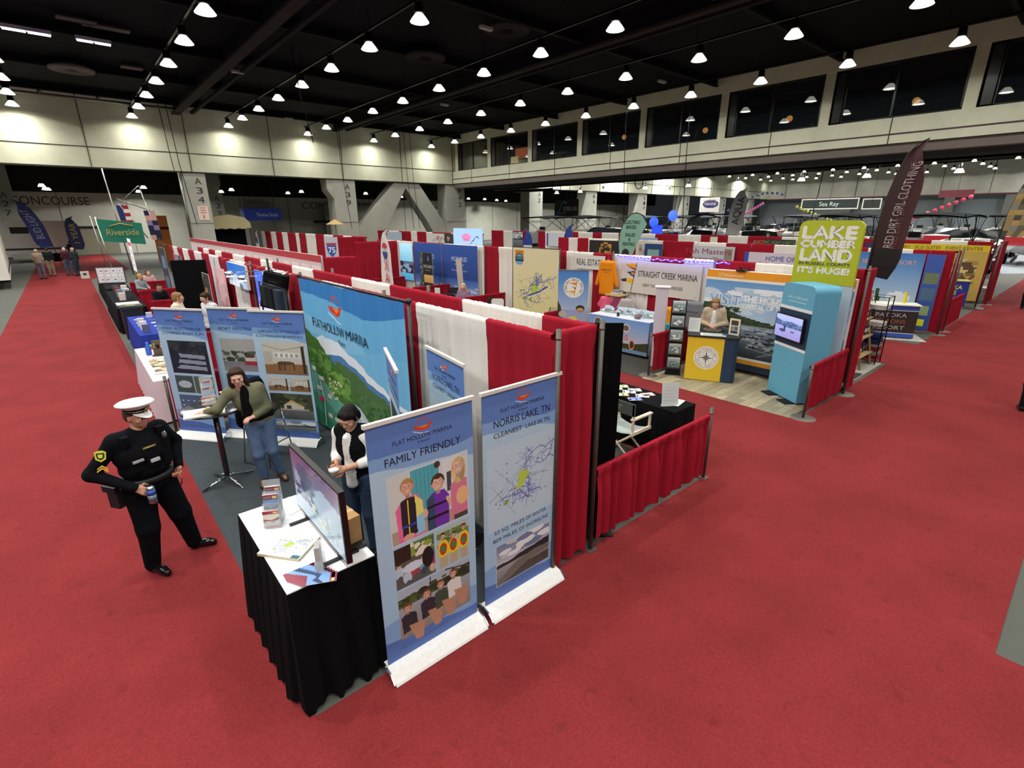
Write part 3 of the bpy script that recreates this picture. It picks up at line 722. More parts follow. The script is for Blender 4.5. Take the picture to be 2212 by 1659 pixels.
# block one: the long row along the left aisle
Y1 = run(2.95, [1195, 1054, 902, 760, 696, 620, 576, 531, 499, 473, 452, 436, 420, 407, 395, 384, 374, 365], RC_, 'on the front back-rail of the near row')
Y2 = run(3.5, [1289, 1175, 1001, 845, 762, 678, 633, 590, 564, 529, 504, 480, 466, 452, 440, 428], RC_, 'on the rear back-rail of the near row')
drape((3.0, 2.92), (3.5, 2.92), .03, 2.43, RC_, 'narrow red drape closing the near corner between two posts', amp=.075, lift=.05)
post(2.97, 2.86, 2.47, 'tall drape post at the near corner beside the lake banner', False); post(3.56, 2.88, 2.47, 'tall drape post left of the black board', False)
for x, y, lb in ((2.9, 5.85, 'behind the big lake backdrop'), (2.9, 8.9, 'behind the left end of the big lake backdrop'), (2.9, 12, 'behind the leaning backpack'), (3.58, 5.9, 'on the rear rail, nearest'), (3.58, 9.2, 'on the rear rail, second'), (3.58, 12.4, 'on the rear rail, third')):
    post(x, y, 2.5, 'tall drape post ' + lb)
drape((3.6, 2.9), (5.86, 2.9), .08, .93, RC_, 'short red drape fence on the near side of the director chair', amp=.07, lift=.06)
post(5.9, 2.9, 1.02, 'short metal post ending the near red fence', False)
# second block
YA = run(11.2, [1870, 1746, 1634, 1549, 1480, 1408, 1326, 1283, 1225, 1114, 1078, 1047, 960, 893, 837, 816], RC_, 'on the back rail of the second block')
drape((11.2, 2.9), (11.75, 2.9), .03, 2.42, RC_, 'tall red drape closing the near end of the second block', amp=.05)
post(11.15, 2.84, 2.5, 'tall post beside the yellow-green lake sign booth'); post(9.2, 2.86, .98, 'short post at the corner of the wood-look booth floor')
for px, lb in ((1545, 'at the right end of the blue rope lights'), (1325, 'at the left end of the blue rope lights'), (1046, 'right of the blue cloud-name backdrops')):
    post(11.12, solve_y(px, 11.12, 2.44), 2.5, 'tall post ' + lb)
drape((9.25, 2.9), (11.1, 2.9), .08, .93, RC_, 'short red fence beside the light blue screen tower', amp=.045)
drape((9.3, 6.12), (11.1, 6.12), .08, .93, RC_, 'short red fence between the marina booth and the compass counter', amp=.045)
post(9.27, 6.12, .98, 'short post left of the tall brochure rack')
for y in (9.6, 13.3, 16.6, 20.2):
    drape((9.4, y), (11.1, y), .08, .93, RC_, 'short red side fence in the second block, %s from the near one' % ORD[int((y-9)/3.5)+1], step=.04)
drape((9.2, 20.9), (11.7, 20.9), .05, 2.42, RC_, 'tall red drape at the far end of the second block', step=.04)
drape((11.75, 2.9), (11.75, 20.5), .06, 2.38, RC_, 'long red backing drape facing the pet-food style shelf rack', step=.06)
# third block and beyond
run(19.3, [2066, 1974, 1877, 1740, 1674, 1570, 1500, 1433, 1375, 1337, 1272, 1249, 1229, 1207], RC_, 'on the back rail of the third block', far=True)
drape((19.3, 2.9), (19.9, 2.9), .03, 2.42, RC_, 'tall red drape closing the near end of the third block', amp=.05)
post(19.25, 2.84, 2.5, 'tall post behind the brown resort counter'); post(19.95, 2.84, 2.5, 'tall post beside the red third-block fence')
drape((20.0, 2.9), (22.4, 2.9), .08, .93, RC_, 'short red fence in front of the blue lake winery counter', amp=.045)
run(27.6, [2148, 2092, 2013, 1956, 1904, 1740, 1690, 1617, 1574, 1515, 1466, 1416, 1376, 1337, 1301, 1281, 1250, 1236, 1178, 1163], RC_, 'on the back rail of the fourth block', far=True)
drape((27.6, 2.9), (29.4, 2.9), .03, 2.42, RC_, 'tall red drape closing the near end of the fourth block', amp=.05)
post(27.55, 2.84, 2.5, 'tall post ending the yellow winery booth')
run(26.9, [1138, 1108, 1088, 1062], RC_, 'on the short rail far back in the middle', far=True)
run(20.3, [1045, 1010, 975, 935, 921, 901, 888, 862, 840, 816], RC_, 'on the far middle rail before the A-brace', far=True)
run(12.4, [792, 760, 742, 720, 700, 682, 660, 646, 638, 621, 609, 596, 585, 572, 564], RC_, 'on the far rail behind the route sign', far=True)
drape((10.3, 27), (12.4, 27), .03, 2.42, RC_, 'tall red drape ending the row behind the route sign', step=.05)
drape((8.5, 24.5), (12, 24.5), .1, .95, RC_, 'short red fence beyond the blue draped tables', step=.05)
# ---------------------------------------------------------------- carpets
def carpet(pts, col, label, z=.006, fn='carpet', name='carpet', cat='carpet'):
    m = MB(); m.prism(pts, .0005, z, col, fn); return m.obj(name, label=label, cat=cat)
carpet([(-2.1, 1.5), (-2.1, 43), (-2.1, 62), (3.0, 67.5), (3.0, 45), (.65, 39), (.65, 2.9), (3.3, 2.9), (3.3, -1.5), (-2.1, -1.5)], RED, 'wide red aisle carpet running along the left rows to the concourse')
carpet([(3.3, 2.9), (98, 2.9), (98, -.15), (5.0, -.15), (5.0, -1.5), (3.3, -1.5)], RED, 'wide red aisle carpet running off to the right past the block ends', .0065)
carpet([(-2.1, -1.5), (-2.1, 1.5), (-6, 1.5), (-6, -3.5), (5, -3.5), (5, -1.5)], RED, 'red carpet at the near left corner under the camera', .0062)
carpet([(5.95, 2.9), (5.95, 21), (9.0, 21), (9.0, 2.9)], RED, 'red cross-aisle carpet between the near row and the second block', .0072)
carpet([(14.4, 2.9), (14.4, 21), (17.3, 21), (17.3, 2.9)], RED, 'red cross-aisle carpet between the second and third blocks', .0072)
carpet([(.65, 3.0), (.65, 9.35), (2.95, 9.35), (2.95, 3.0)], '#40464a', 'dark grey booth carpet under the near lake marina exhibit', .008)
carpet([(9.02, 6.12), (9.02, 20.8), (11.7, 20.8), (11.7, 6.12)], '#45443f', 'dark grey booth carpet under the flag banner marina booth', .008)
carpet([(-6, 7), (-6, 24), (-2.6, 24), (-2.6, 7)], '#2f6fd0', 'bright blue booth carpet at the left picture edge', .008)
# wood-look vinyl
m = MB(); R = random.Random(4)
for i in range(20):
    y = 3.0+i*.155; x = 9.0-R.uniform(0, .9)
    while x < 11.15:
        a, b = max(x, 9.0), min(x+1.1, 11.15); s = R.uniform(.78, 1.08)
        if b > a: m.b2((a+.002, y+.002, .002), (b-.002, y+.152, .01), tuple(min(1, q*s) for q in hexc('#a59a7e')), 'wood')
        x += 1.1
m.obj('vinyl_floor', label='pale weathered plank-look vinyl floor of the compass counter booth', cat='floor mat')

# ---------------------------------------------------------------- printed pictures used on the marina banners
FB = dict(base='#a4c3da', mid='#7fa5d2', dark='#5c7fbf', deep='#4a6bb0')
def fh_bg(cv, w, h, fade=True):
    cv.grad(0, 0, w, h, '#9cc0dc', '#b3cddd'); 
    cv.wave(0, w, h*.80, .05, w*1.7, FB['mid'], 1.0, below=False); cv.wave(0, w, h*.875, .06, w*2.1, FB['dark'], 2.6, below=False)
    cv.wave(0, w, h*.16, .05, w*1.8, FB['mid'], .5); cv.wave(0, w, h*.085, .05, w*1.9, FB['deep'], 2.0)
def boat_logo(cv, x, z, s):
    cv.poly([(x-.5*s, z+.08*s), (x+.1*s, z+.02*s), (x+.52*s, z+.18*s), (x+.3*s, z-.14*s), (x-.05*s, z-.2*s), (x-.38*s, z-.08*s)], '#d8432c')
    cv.poly([(x-.34*s, z+.02*s), (x+.35*s, z+.04*s), (x+.1*s, z-.08*s)], '#f08a2a')
    cv.line([(x-.28*s, z+.18*s), (x-.2*s, z+.36*s), (x+.1*s, z+.38*s), (x+.26*s, z+.24*s)], .05*s, '#d8432c')
    cv.line([(x-.5*s, z-.14*s), (x-.1*s, z-.3*s), (x+.3*s, z-.34*s)], .035*s, '#dfe8f2')
def lakemap(cv, x0, z0, w, h, seed=5, land='#c9d9df', net='#5b5fa8', park='#b9cc4e'):
    R = random.Random(seed)
    def walk(x, z, a, n, wd, d):
        pts = [(x, z)]
        for _ in range(n):
            a += R.uniform(-.7, .7); x += math.cos(a)*w*.035; z += math.sin(a)*w*.03
            if not (x0 < x < x0+w and z0 < z < z0+h): break
            pts.append((x, z))
            if d and R.random() < .5: walk(x, z, a+R.choice((-1.3, 1.3)), R.randint(2, 5), wd*.7, d-1)
        cv.line(pts, wd, net)
    for _ in range(3): cv.line([(x0+R.random()*w, z0+R.random()*h) for _ in range(3)], w*.004, '#70757c')
    cv.line([(x0, z0+.35*h), (x0+w, z0+.95*h)], w*.004, '#70757c'); cv.line([(x0+.02*w, z0+.6*h), (x0+.4*w, z0)], w*.004, '#70757c')
    for k in range(5): walk(x0+w*(.15+.13*k), z0+h*(.30+.10*k), .55, 16, w*.010, 2)
    cv.poly([(x0+w*q, z0+h*r) for q, r in ((.38, .38), (.44, .52), (.42, .62), (.52, .66), (.60, .58), (.55, .48), (.50, .40))], park)
    cv.poly([(x0+w*q, z0+h*r) for q, r in ((.20, .22), (.24, .30), (.29, .28), (.27, .22))], '#7fa35a')
    for _ in range(26): x, z = x0+R.uniform(.08, .95)*w, z0+R.uniform(.15, .9)*h; cv.ell(x, z, w*.013, w*.007, R.choice(('#4a4f60', '#6a7a66', '#8088a8')))
def head(cv, x, z, r, skin, hair, long=False, sh='#333333'):
    sk = np.array(hexc(skin)); hr = np.array(hexc(hair)); dk = lambda c, f: tuple(np.clip(c*f, 0, 1))
    if long: cv.ell(x, z-r*.5, r*1.15, r*1.9, hair); cv.ell(x+r*.5, z-r*.7, r*.5, r*1.5, dk(hr, .8)); cv.ell(x-r*.7, z-r*.6, r*.25, r*1.3, dk(hr, 1.12))
    cv.rect(x-r*.32, z-r*1.5, x+r*.32, z-r*.6, dk(sk, .8)); cv.ell(x, z+r*.28, r*.98, r*1.08, hair); cv.ell(x+r*.3, z+r*.6, r*.5, r*.6, dk(hr, .85))
    for q in (-1, 1): cv.ell(x+q*r*.84, z-r*.05, r*.14, r*.24, dk(sk, .9))
    cv.ell(x, z-.05*r, r*.80, r*1.0, dk(sk, .88)); cv.ell(x-r*.08, z-.02*r, r*.70, r*.92, skin); cv.ell(x-r*.25, z+r*.5, r*.4, r*.22, dk(sk, 1.08)); cv.ell(x, z+r*.95, r*.62, r*.34, hair)
    for q in (-1, 1): cv.ell(x+q*r*.32, z+r*.12, r*.15, r*.07, '#efe8e2'); cv.ell(x+q*r*.32, z+r*.12, r*.075, r*.075, '#33241f'); cv.line([(x+q*r*.2, z+r*.3), (x+q*r*.46, z+r*.28)], r*.05, dk(hr, .7)); cv.ell(x+q*r*.42, z-r*.22, r*.17, r*.12, tuple(np.clip(sk*np.array((1.03, .88, .86)), 0, 1)))
    cv.ell(x, z-r*.42, r*.26, r*.07, '#f0e2da'); cv.ell(x, z-r*.08, r*.09, r*.12, '#b98470') if r > .03 else None
def tree_band(cv, x0, z0, x1, z1, seed=1, cols=('#2c3a20', '#3c4c28', '#4e5e30', '#232e1c'), n=60): cv.rect(x0, z0, x1, z1-(z1-z0)*.25, cols[0]); cv.mottle(x0, z0, x1, z1, cols, n, (x1-x0)*.06, seed)
def photo_kids(cv, x0, z0, w, h):
    def X(u): return x0+u*w
    def Z(v): return z0+v*h
    cv.rect(x0, z0, X(1), Z(1), '#cfd2cc'); cv.rect(X(.26), Z(.2), X(.62), Z(1), '#4fa9b4')
    for k in range(7): cv.rect(X(.28+.05*k), Z(.2), X(.285+.05*k), Z(1), '#3a8f9c')
    cv.rect(X(.66), Z(.3), X(.9), Z(1), '#d9dcdc'); cv.rect(X(.72), Z(.5), X(.78), Z(.8), '#3c4a52'); cv.rect(x0, z0, X(1), Z(.2), '#b59a86')
    # three girls in life vests
    cv.poly([(X(.08), Z(0)), (X(.06), Z(.5)), (X(.14), Z(.62)), (X(.32), Z(.66)), (X(.4), Z(.5)), (X(.38), Z(0))], '#e86a9a')
    cv.poly([(X(.29), Z(.02)), (X(.30), Z(.62)), (X(.39), Z(.52)), (X(.41), Z(.05))], '#8fc8e8'); cv.poly([(X(.3), Z(.3)), (X(.3), Z(.64)), (X(.39), Z(.52)), (X(.40), Z(.34))], '#e8e070')
    cv.poly([(X(.13), Z(.06)), (X(.12), Z(.6)), (X(.2), Z(.64)), (X(.3), Z(.62)), (X(.31), Z(.06))], '#23232f'); cv.rect(X(.2), Z(.08), X(.215), Z(.6), '#e6d21e'); cv.rect(X(.13), Z(.2), X(.3), Z(.24), '#2c4aa0')
    head(cv, X(.215), Z(.78), w*.085, '#d9a58c', '#b98a58'); cv.ell(X(.2), Z(.05), w*.07, h*.05, '#d9a58c')
    cv.poly([(X(.44), Z(0)), (X(.44), Z(.48)), (X(.52), Z(.56)), (X(.68), Z(.56)), (X(.74), Z(.45)), (X(.73), Z(0))], '#6f35a8'); cv.poly([(X(.44), Z(0)), (X(.44), Z(.47)), (X(.54), Z(.55)), (X(.55), Z(0))], '#2c4a66')
    for k in (.16, .34): cv.rect(X(.44), Z(k), X(.73), Z(k+.04), '#1c1626')
    head(cv, X(.6), Z(.68), w*.09, '#dcae96', '#4a3226'); cv.ell(X(.6), Z(.96), w*.04, h*.05, '#4a3226')
    cv.ell(X(.42), Z(.3), w*.035, h*.07, '#dcae96'); cv.line([(X(.72), Z(.4)), (X(.82), Z(.16)), (X(.86), Z(.4))], w*.05, '#dcae96')
    cv.poly([(X(.78), Z(0)), (X(.76), Z(.55)), (X(.84), Z(.66)), (X(1), Z(.6)), (X(1), Z(0))], '#d57a94'); cv.ell(X(.93), Z(.35), w*.09, h*.14, '#e8b884')
    head(cv, X(.88), Z(.82), w*.088, '#dfb59c', '#d2b47c', True); cv.rect(X(.8), Z(0), X(1), Z(.08), '#4a4436')
def crowd(cv, x0, z0, w, h, n, seed, shirts, r=.06):
    R = random.Random(seed)
    for i in range(n):
        x = x0+w*(i+.5)/n+R.uniform(-.02, .02)*w; z = z0+h*R.uniform(.35, .62); s = R.choice(shirts)
        def cl(c, xx, zz, a, b): cv.put((((cv.X-xx)/a)**2+((cv.Z-zz)/b)**2 <= 1)&(cv.X > x0)&(cv.X < x0+w)&(cv.Z > z0)&(cv.Z < z0+h), c)
        cl(s, x, z-h*.14, w*.5/n*1.15, h*.18); cl('#d0a084', x, z+r*w*.6, r*w*.55, r*w*.7); cl(R.choice(('#3a2a20', '#6a4a2c', '#b99a60')), x, z+r*w*1.05, r*w*.55, r*w*.4)
        cl(R.choice(('#3a4660', '#c8b090', '#555555')), x+w*.02, z-h*.36, w*.4/n, h*.12)
def photo_lake(cv, x0, z0, w, h, sky='#8d9aa8', hill='#2b3038', water='#7d858c', top='#b9c0c6', seed=2):
    cv.grad(x0, z0+h*.5, x0+w, z0+h, top, sky); cv.grad(x0, z0, x0+w, z0+h*.5, '#5d666e', water)
    R = random.Random(seed); cv.mottle(x0, z0+h*.62, x0+w, z0+h, (top, sky, '#e3e6e8'), 16, w*.16, seed, .3)
    tree = [(x0, z0+h*.44)]+[(x0+w*k/10, z0+h*(.50+.012*k+R.uniform(-.02, .02))) for k in range(11)]+[(x0+w, z0+h*.44)]; cv.poly(tree, hill)
def photo_house(cv, x0, z0, w, h, seed=3):
    cv.rect(x0, z0, x0+w, z0+h, '#3d4532'); cv.mottle(x0, z0+h*.4, x0+w, z0+h, ('#4c5238', '#2c3424', '#5a5e40'), 30, w*.09, seed); cv.grad(x0, z0, x0+w, z0+h*.36, '#4c5054', '#6a6c6c')
    cv.poly([(x0+w*.3, z0+h*.42), (x0+w*.3, z0+h*.56), (x0+w*.5, z0+h*.74), (x0+w*.78, z0+h*.52), (x0+w*.78, z0+h*.42)], '#cfcabc'); cv.poly([(x0+w*.28, z0+h*.54), (x0+w*.5, z0+h*.76), (x0+w*.82, z0+h*.5), (x0+w*.74, z0+h*.5), (x0+w*.5, z0+h*.68)], '#c9a460')
    cv.rect(x0+w*.36, z0+h*.42, x0+w*.48, z0+h*.54, '#4a4438'); cv.rect(x0+w*.2, z0+h*.36, x0+w*.9, z0+h*.42, '#a9a49a')
def photo_room(cv, x0, z0, w, h, seed=4):
    cv.rect(x0, z0, x0+w, z0+h, '#c9c3b6'); cv.rect(x0, z0, x0+w, z0+h*.34, '#8a6440'); cv.rect(x0, z0+h*.3, x0+w*.2, z0+h*.7, '#b8b2a4'); cv.rect(x0+w*.25, z0+h*.52, x0+w*.85, z0+h*.68, '#e9e6da')
    for k in range(5): cv.rect(x0+w*(.27+.12*k), z0+h*.54, x0+w*(.34+.12*k), z0+h*.66, '#9aa6a8')
    cv.line([(x0, z0+h*.9), (x0+w*.45, z0+h*.76), (x0+w, z0+h*.9)], w*.015, '#8a857a'); cv.ell(x0+w*.5, z0+h*.36, w*.2, h*.06, '#5a4636')
    R = random.Random(seed)
    for k in range(7): a = x0+w*R.uniform(.3, .72); cv.line([(a, z0+h*.14), (a, z0+h*.38)], w*.014, '#2f261e')
    cv.rect(x0+w*.9, z0+h*.05, x0+w*.97, z0+h*.9, '#3a3029')
def photo_boat(cv, x0, z0, w, h, col='#a03038', sky='#a9a9a4', seed=5):
    cv.rect(x0, z0, x0+w, z0+h, sky); cv.mottle(x0, z0+h*.28, x0+w, z0+h*.62, ('#3a4a34', '#54604a', '#2f3c2c'), 26, w*.08, seed); cv.grad(x0, z0, x0+w, z0+h*.3, '#8b8790', '#777a80')
    cv.poly([(x0+w*.5, z0+h*.3), (x0+w*.55, z0+h*.2), (x0+w*.85, z0+h*.2), (x0+w*.88, z0+h*.32)], col); cv.rect(x0+w*.56, z0+h*.32, x0+w*.8, z0+h*.42, '#c8c6c0'); cv.rect(x0+w*.58, z0+h*.45, x0+w*.8, z0+h*.48, '#6a3038')
def banner_canvas(kind, cell=.0085):
    w, h = .85, 1.98; cv = Canvas(w, h, cell); fh_bg(cv, w, h); boat_logo(cv, w*.5, h*.947, .16); T = []
    T.append(('FLAT HOLLOW MARINA', .5, .905, .033, .48, '#1c2338')); T.append(('& Resort', .5, .888, .018, .10, '#22304a'))
    if kind == 'family':
        T.append(('FAMILY FRIENDLY', .5, .835, .060, .62, '#161d33'))
        cv.rect(.115, 1.005, .795, 1.575, '#c6d4dc'); photo_kids(cv, .125, 1.015, .66, .55)
        cv.rect(.125, .63, .46, .985, '#55584e'); cv.mottle(.125, .85, .46, .985, ('#5f7a34', '#8aa040', '#e3dcc8'), 30, .05, 3); cv.rect(.125, .85, .26, .985, '#2c2018'); crowd(cv, .125, .63, .335, .30, 5, 8, ('#6aa8a0', '#b8c8d8', '#1c1c20', '#a04050'), .09); cv.ell(.27, .78, .09, .04, '#cfd8e4'); cv.ell(.40, .80, .05, .09, '#17171b')
        cv.rect(.485, .63, .785, .985, '#aebdb4'); cv.mottle(.485, .83, .785, .95, ('#5c7034', '#6a8840'), 26, .04, 5)
        for k, x in enumerate((.54, .635, .735)): 
            cv.ell(x, .80-.02*(k == 1), .05, .085, '#e6cf22'); cv.ell(x, .80, .034, .055, '#c83028'); cv.ell(x, .80, .02, .03, '#2f8a4a'); head(cv, x, .915-.03*(k == 1), .024, '#c89a7c', '#3a2a20'); cv.rect(x-.035, .63, x+.035, .73, '#b8a78a')
        cv.rect(.125, .16, .785, .61, '#a8b4c0'); tree_band(cv, .125, .45, .785, .56, 6, n=40); cv.grad(.125, .16, .785, .45, '#8d7c70', '#9aa4ae'); cv.line([(.40, .38), (.41, .61)], .008, '#3a3836'); cv.line([(.55, .6), (.78, .54)], .012, '#3c3030')
        for k, (x, z, c) in enumerate(((.2, .36, '#22242e'), (.37, .40, '#2c2430'), (.50, .42, '#3a4a38'), (.62, .46, '#dcdcd6'))):
            cv.poly([(x-.05, z-.16), (x-.06, z), (x, z+.03), (x+.07, z), (x+.08, z-.14)], c); cv.poly([(x, z-.1), (x+.14, z-.12), (x+.12, z-.28), (x+.06, z-.28)], '#b8866a'); head(cv, x, z+.065, .036, '#c8957a', '#6a4426')
        T.append(('flathollowmarina.com', .42, .04, .018, .45, '#3a5590'))
    elif kind == 'lake':
        T += [('NORRIS LAKE, TN', .5, .845, .064, .62, '#161d33'), ('CLEANEST', .31, .800, .040, .30, '#10162a'), ('LAKE IN TN', .70, .800, .038, .28, '#1c2338')]
        cv.rect(.04, .72, .82, 1.5, '#b9d0de'); lakemap(cv, .06, .80, .74, .62, 11)
        T += [('53 SQ. MILES', .33, .345, .036, .34, '#161d33'), ('OF WATER', .70, .345, .036, .25, '#22304a'), ('809 MILES', .27, .305, .036, .27, '#161d33'), ('OF SHORELINE', .67, .305, .036, .36, '#22304a')]
        cv.rect(.125, .13, .775, .555, '#c6d4dc'); photo_lake(cv, .13, .135, .64, .415, sky='#6b7d9c', hill='#23242a', water='#a6a5a2', top='#c2c4c8'); cv.poly([(.13, .135), (.13, .17), (.35, .30), (.6, .33), (.77, .31), (.77, .26), (.55, .25), (.3, .135)], '#6e6660'); cv.poly([(.2, .135), (.5, .24), (.77, .24), (.77, .135)], '#4a403c')
    elif kind == 'slips':
        T += [('WIDE SELECTION OF', .5, .845, .040, .68, '#22304a'), ('COVERED BOAT SLIPS', .52, .808, .040, .72, '#22304a')]
        cv.rect(.12, .98, .80, 1.5, '#20242a'); cv.mottle(.12, 1.28, .80, 1.5, ('#2a3028', '#353b30', '#1a1e1e'), 40, .07, 4)
        for k in range(3): cv.poly([(.2+.05*k, 1.06+.09*k), (.74, 1.04+.09*k), (.74, 1.10+.09*k), (.28, 1.12+.09*k)], '#8c97a6')
        cv.rect(.12, .66, .44, .94, '#3f5248'); cv.ell(.28, .80, .12, .06, '#aebcc4'); cv.rect(.46, .66, .80, .94, '#54604c'); cv.ell(.66, .82, .1, .04, '#a8aaa2')
        cv.rect(.12, .3, .80, .62, '#4c6280'); 
        for k in range(18): cv.rect(.16+(k % 6)*.1, .36+(k//6)*.08, .19+(k % 6)*.1, .375+(k//6)*.08, '#cfd8e0')
        T.append(('flathollowmarina.com', .42, .04, .018, .45, '#3a5590'))
    elif kind == 'rentals':
        T.append(('BOAT RENTALS', .5, .835, .046, .56, '#22304a'))
        photo_boat(cv, .12, 1.0, .68, .52); photo_boat(cv, .12, .58, .68, .36, '#d8dce0', '#2f5bb0', 9); photo_lake(cv, .12, .2, .68, .32)
    elif kind == 'houses':
        T += [('LARGEST', .28, .845, .040, .27, '#10162a'), ('SELECTION OF', .66, .845, .036, .40, '#2a3a5c'), ('FLOATING HOUSE RENTALS', .5, .808, .034, .74, '#22304a')]
        photo_room(cv, .12, 1.03, .69, .50); photo_room(cv, .12, .77, .33, .22, 8); photo_room(cv, .475, .77, .335, .22, 6); photo_house(cv, .12, .30, .69, .43); photo_lake(cv, .12, .11, .69, .16)
    cv.noise(.03); return cv, T
def rollup(kind, p0, p1, label, cell=.0085, group='marina roll-up banners'):
    """p0, p1: left and right ends of the foot as seen from the front"""
    a, b = Vector((*p0, 0)), Vector((*p1, 0)); c = (a+b)/2; rz = math.atan2(b.y-a.y, b.x-a.x)
    t = thing('rollup_banner', (c.x, c.y, 0), rz, label, 'banner', group)
    m = MB(); m.prism([(-.03, .012), (-.13, .012), (-.12, .03), (-.06, .085), (.02, .1), (.07, .1), (.1, .03), (.1, .012)], -.435, .435, '#e4e2de', 'satin', axis='x'); m.b2((-.36, -.12, 0), (-.3, .12, .012), '#777777'); m.b2((.3, -.12, 0), (.36, .12, .012), '#777777'); m.obj('base', t)
    for s in (-1, 1): m = MB(); m.prism([(-.13, .008), (-.12, .03), (-.06, .09), (.02, .106), (.08, .106), (.11, .03), (.11, .008)], s*.436, s*.45, '#c9ccd0', 'chrome', axis='x'); m.obj('end_cap', t)
    m = MB(); m.tube([(0, .05, .1), (0, .04, 2.05)], .009, '#9a9a9a'); m.obj('support_pole', t)
    cv, T = banner_canvas(kind, cell); M = lambda X, Z, off=0: np.stack([np.asarray(X)-.425, .0+.014*(1-np.asarray(Z)/2.0)-off+0*np.asarray(X), np.asarray(Z)+.1], -1)
    m = MB(); sheet(m, cv, M, back='#6d7075')
    for s, u, v, hh, ww, col in T: m.text(s, (u*.85, v*1.98), hh, col, w=ww, M=on(M, .0012))
    m.obj('printed_panel', t)
    m = MB(); m.b2((-.44, -.014, 2.072), (.44, .016, 2.1), '#d6d2c8', 'satin'); m.obj('top_rail', t); return t
rollup('family', (1.19, 2.85), (2.06, 2.85), 'tall roll-up banner reading FAMILY FRIENDLY beside the front table', .0048)
rollup('lake', (2.13, 2.85), (3.0, 2.85), 'tall roll-up banner with lake map at the near drape corner', .0052)
rollup('slips', (.77, 9.2), (1.31, 8.52), 'roll-up banner about covered boat slips, leftmost behind the cocktail table', .008)
rollup('rentals', (1.39, 8.72), (1.96, 8.07), 'roll-up banner reading BOAT RENTALS, half hidden between its two neighbours', .008)
rollup('houses', (1.80, 8.0), (2.36, 7.34), 'roll-up banner about floating house rentals beside the lake backdrop', .008)
def leaning(p0, p1, label):       # more roll-ups seen from the back and edge
    rollup('rentals', p0, p1, label, .02)
rollup('slips', (2.25, 4.62), (1.95, 3.82), 'roll-up banner seen edge-on from behind in front of the lake backdrop', .02)
rollup('lake', (2.62, 4.42), (2.5, 3.6), 'roll-up banner seen edge-on beside the white near curtain', .02)

# ---------------------------------------------------------------- lake backdrop on its black frame
t = thing('fabric_backdrop', (2.68, 6.56, 0), -PI/2, 'big blue fabric backdrop with lake photo on black poles', 'backdrop')
for s in (-1, 1):
    m = MB(); m.tube([(s*1.72, 0, .02), (s*1.72, 0, 2.52)], .022, '#121212', 'plastic', 8); m.ell((s*1.72, 0, 2.5), (.04, .04, .035), '#0f0f0f', 'plastic'); m.b2((s*1.72-.03, -.25, 0), (s*1.72+.03, .25, .025), '#161616'); m.obj('pole', t)
m = MB(); m.tube([(-1.74, 0, 2.49), (1.74, 0, 2.49)], .018, '#121212', 'plastic', 8); m.tube([(-1.72, 0, .1), (1.72, 0, .1)], .014, '#121212', 'plastic', 8); m.obj('crossbar', t)
w, h = 3.3, 2.42; cv = Canvas(w, h, .010, '#5fa9d6'); cv.grad(0, 0, w, h, '#6fb4dc', '#69afdb')
cv.wave(0, w, 2.2, .09, 5.2, '#3b7fc0', 2.4, below=False); cv.wave(0, w, 1.75, .12, 4.4, '#82bfe2', 1.2); cv.wave(0, w, 1.62, .10, 5.0, '#74b6de', 3.4)
boat_logo(cv, 1.33, 2.08, .5)
cv.poly([(.3, 1.5), (.7, 1.62), (1.3, 1.6), (2.0, 1.42), (2.7, 1.22), (3.3, 1.1), (3.3, .3), (0, .3)], '#dfe6ee'); cv.poly([(.9, 1.36), (1.4, 1.42), (2.1, 1.26), (2.7, 1.14), (3.3, 1.04), (3.3, .3), (.5, .3)], '#4f7fb4')
cv.poly([(1.1, 1.3), (1.6, 1.3), (2.2, 1.16), (2.8, 1.06), (3.3, .98), (3.3, 0), (1.6, .3)], '#4f6e44'); cv.poly([(0, 1.64), (.4, 1.52), (.9, 1.3), (1.5, 1.12), (1.75, .8), (1.5, .55), (1.2, .62), (0, .95)], '#46702f')
cv.mottle(0, 1.0, .95, 1.35, ('#5d8a3e', '#3f6830', '#6c9a4a', '#47702f'), 120, .09, 3); cv.mottle(.7, .75, 1.6, 1.12, ('#5d8a3e', '#3f6830', '#6c9a4a', '#7aa04c'), 90, .08, 5); cv.mottle(1.75, .55, 3.3, 1.0, ('#456b3a', '#557a46', '#365a30', '#4c6f4c'), 240, .08, 6)
cv.poly([(0, 1.04), (.5, .86), (.9, .72), (1.3, .62), (1.7, .56), (2.4, .42), (3.3, .3), (3.3, 0), (0, 0)], '#5f9c8c'); cv.poly([(0, .6), (.8, .45), (1.8, .25), (3.3, .1), (3.3, 0), (0, 0)], '#3f8a70'); cv.poly([(0, .3), (1.2, .1), (2, 0), (0, 0)], '#2a7558')
cv.poly([(1.7, .78), (1.95, .7), (2.3, .45), (2.5, .22), (2.2, .18), (1.75, .5)], '#b6c4cc')
for k in range(6): cv.line([(1.72+.02*k, .66-.045*k), (2.1+.05*k, .46-.045*k)], .016, '#24506a'); cv.line([(1.72+.02*k, .685-.045*k), (2.1+.05*k, .485-.045*k)], .014, '#f2f4f4')
cv.mottle(.75, .62, 1.3, .98, ('#e8dfcc', '#d8c8ac', '#f2ecdc', '#54503c'), 34, .03, 8); cv.line([(.35, .9), (.42, .5), (.38, .05)], .02, '#dfe9e4')
for x, z, c in ((.18, .98, '#d9dcd8'), (.42, .86, '#d9dcd8'), (.3, .68, '#c9ccc8'), (.34, .5, '#d4365e'), (.7, .62, '#c9ccc8'), (.62, .28, '#e0c0b8'), (.95, .3, '#b8d0a8')): cv.rect(x-.08, z-.04, x+.08, z+.04, c); cv.rect(x-.08, z-.05, x+.08, z-.035, '#6a5a54')
cv.noise(.03)
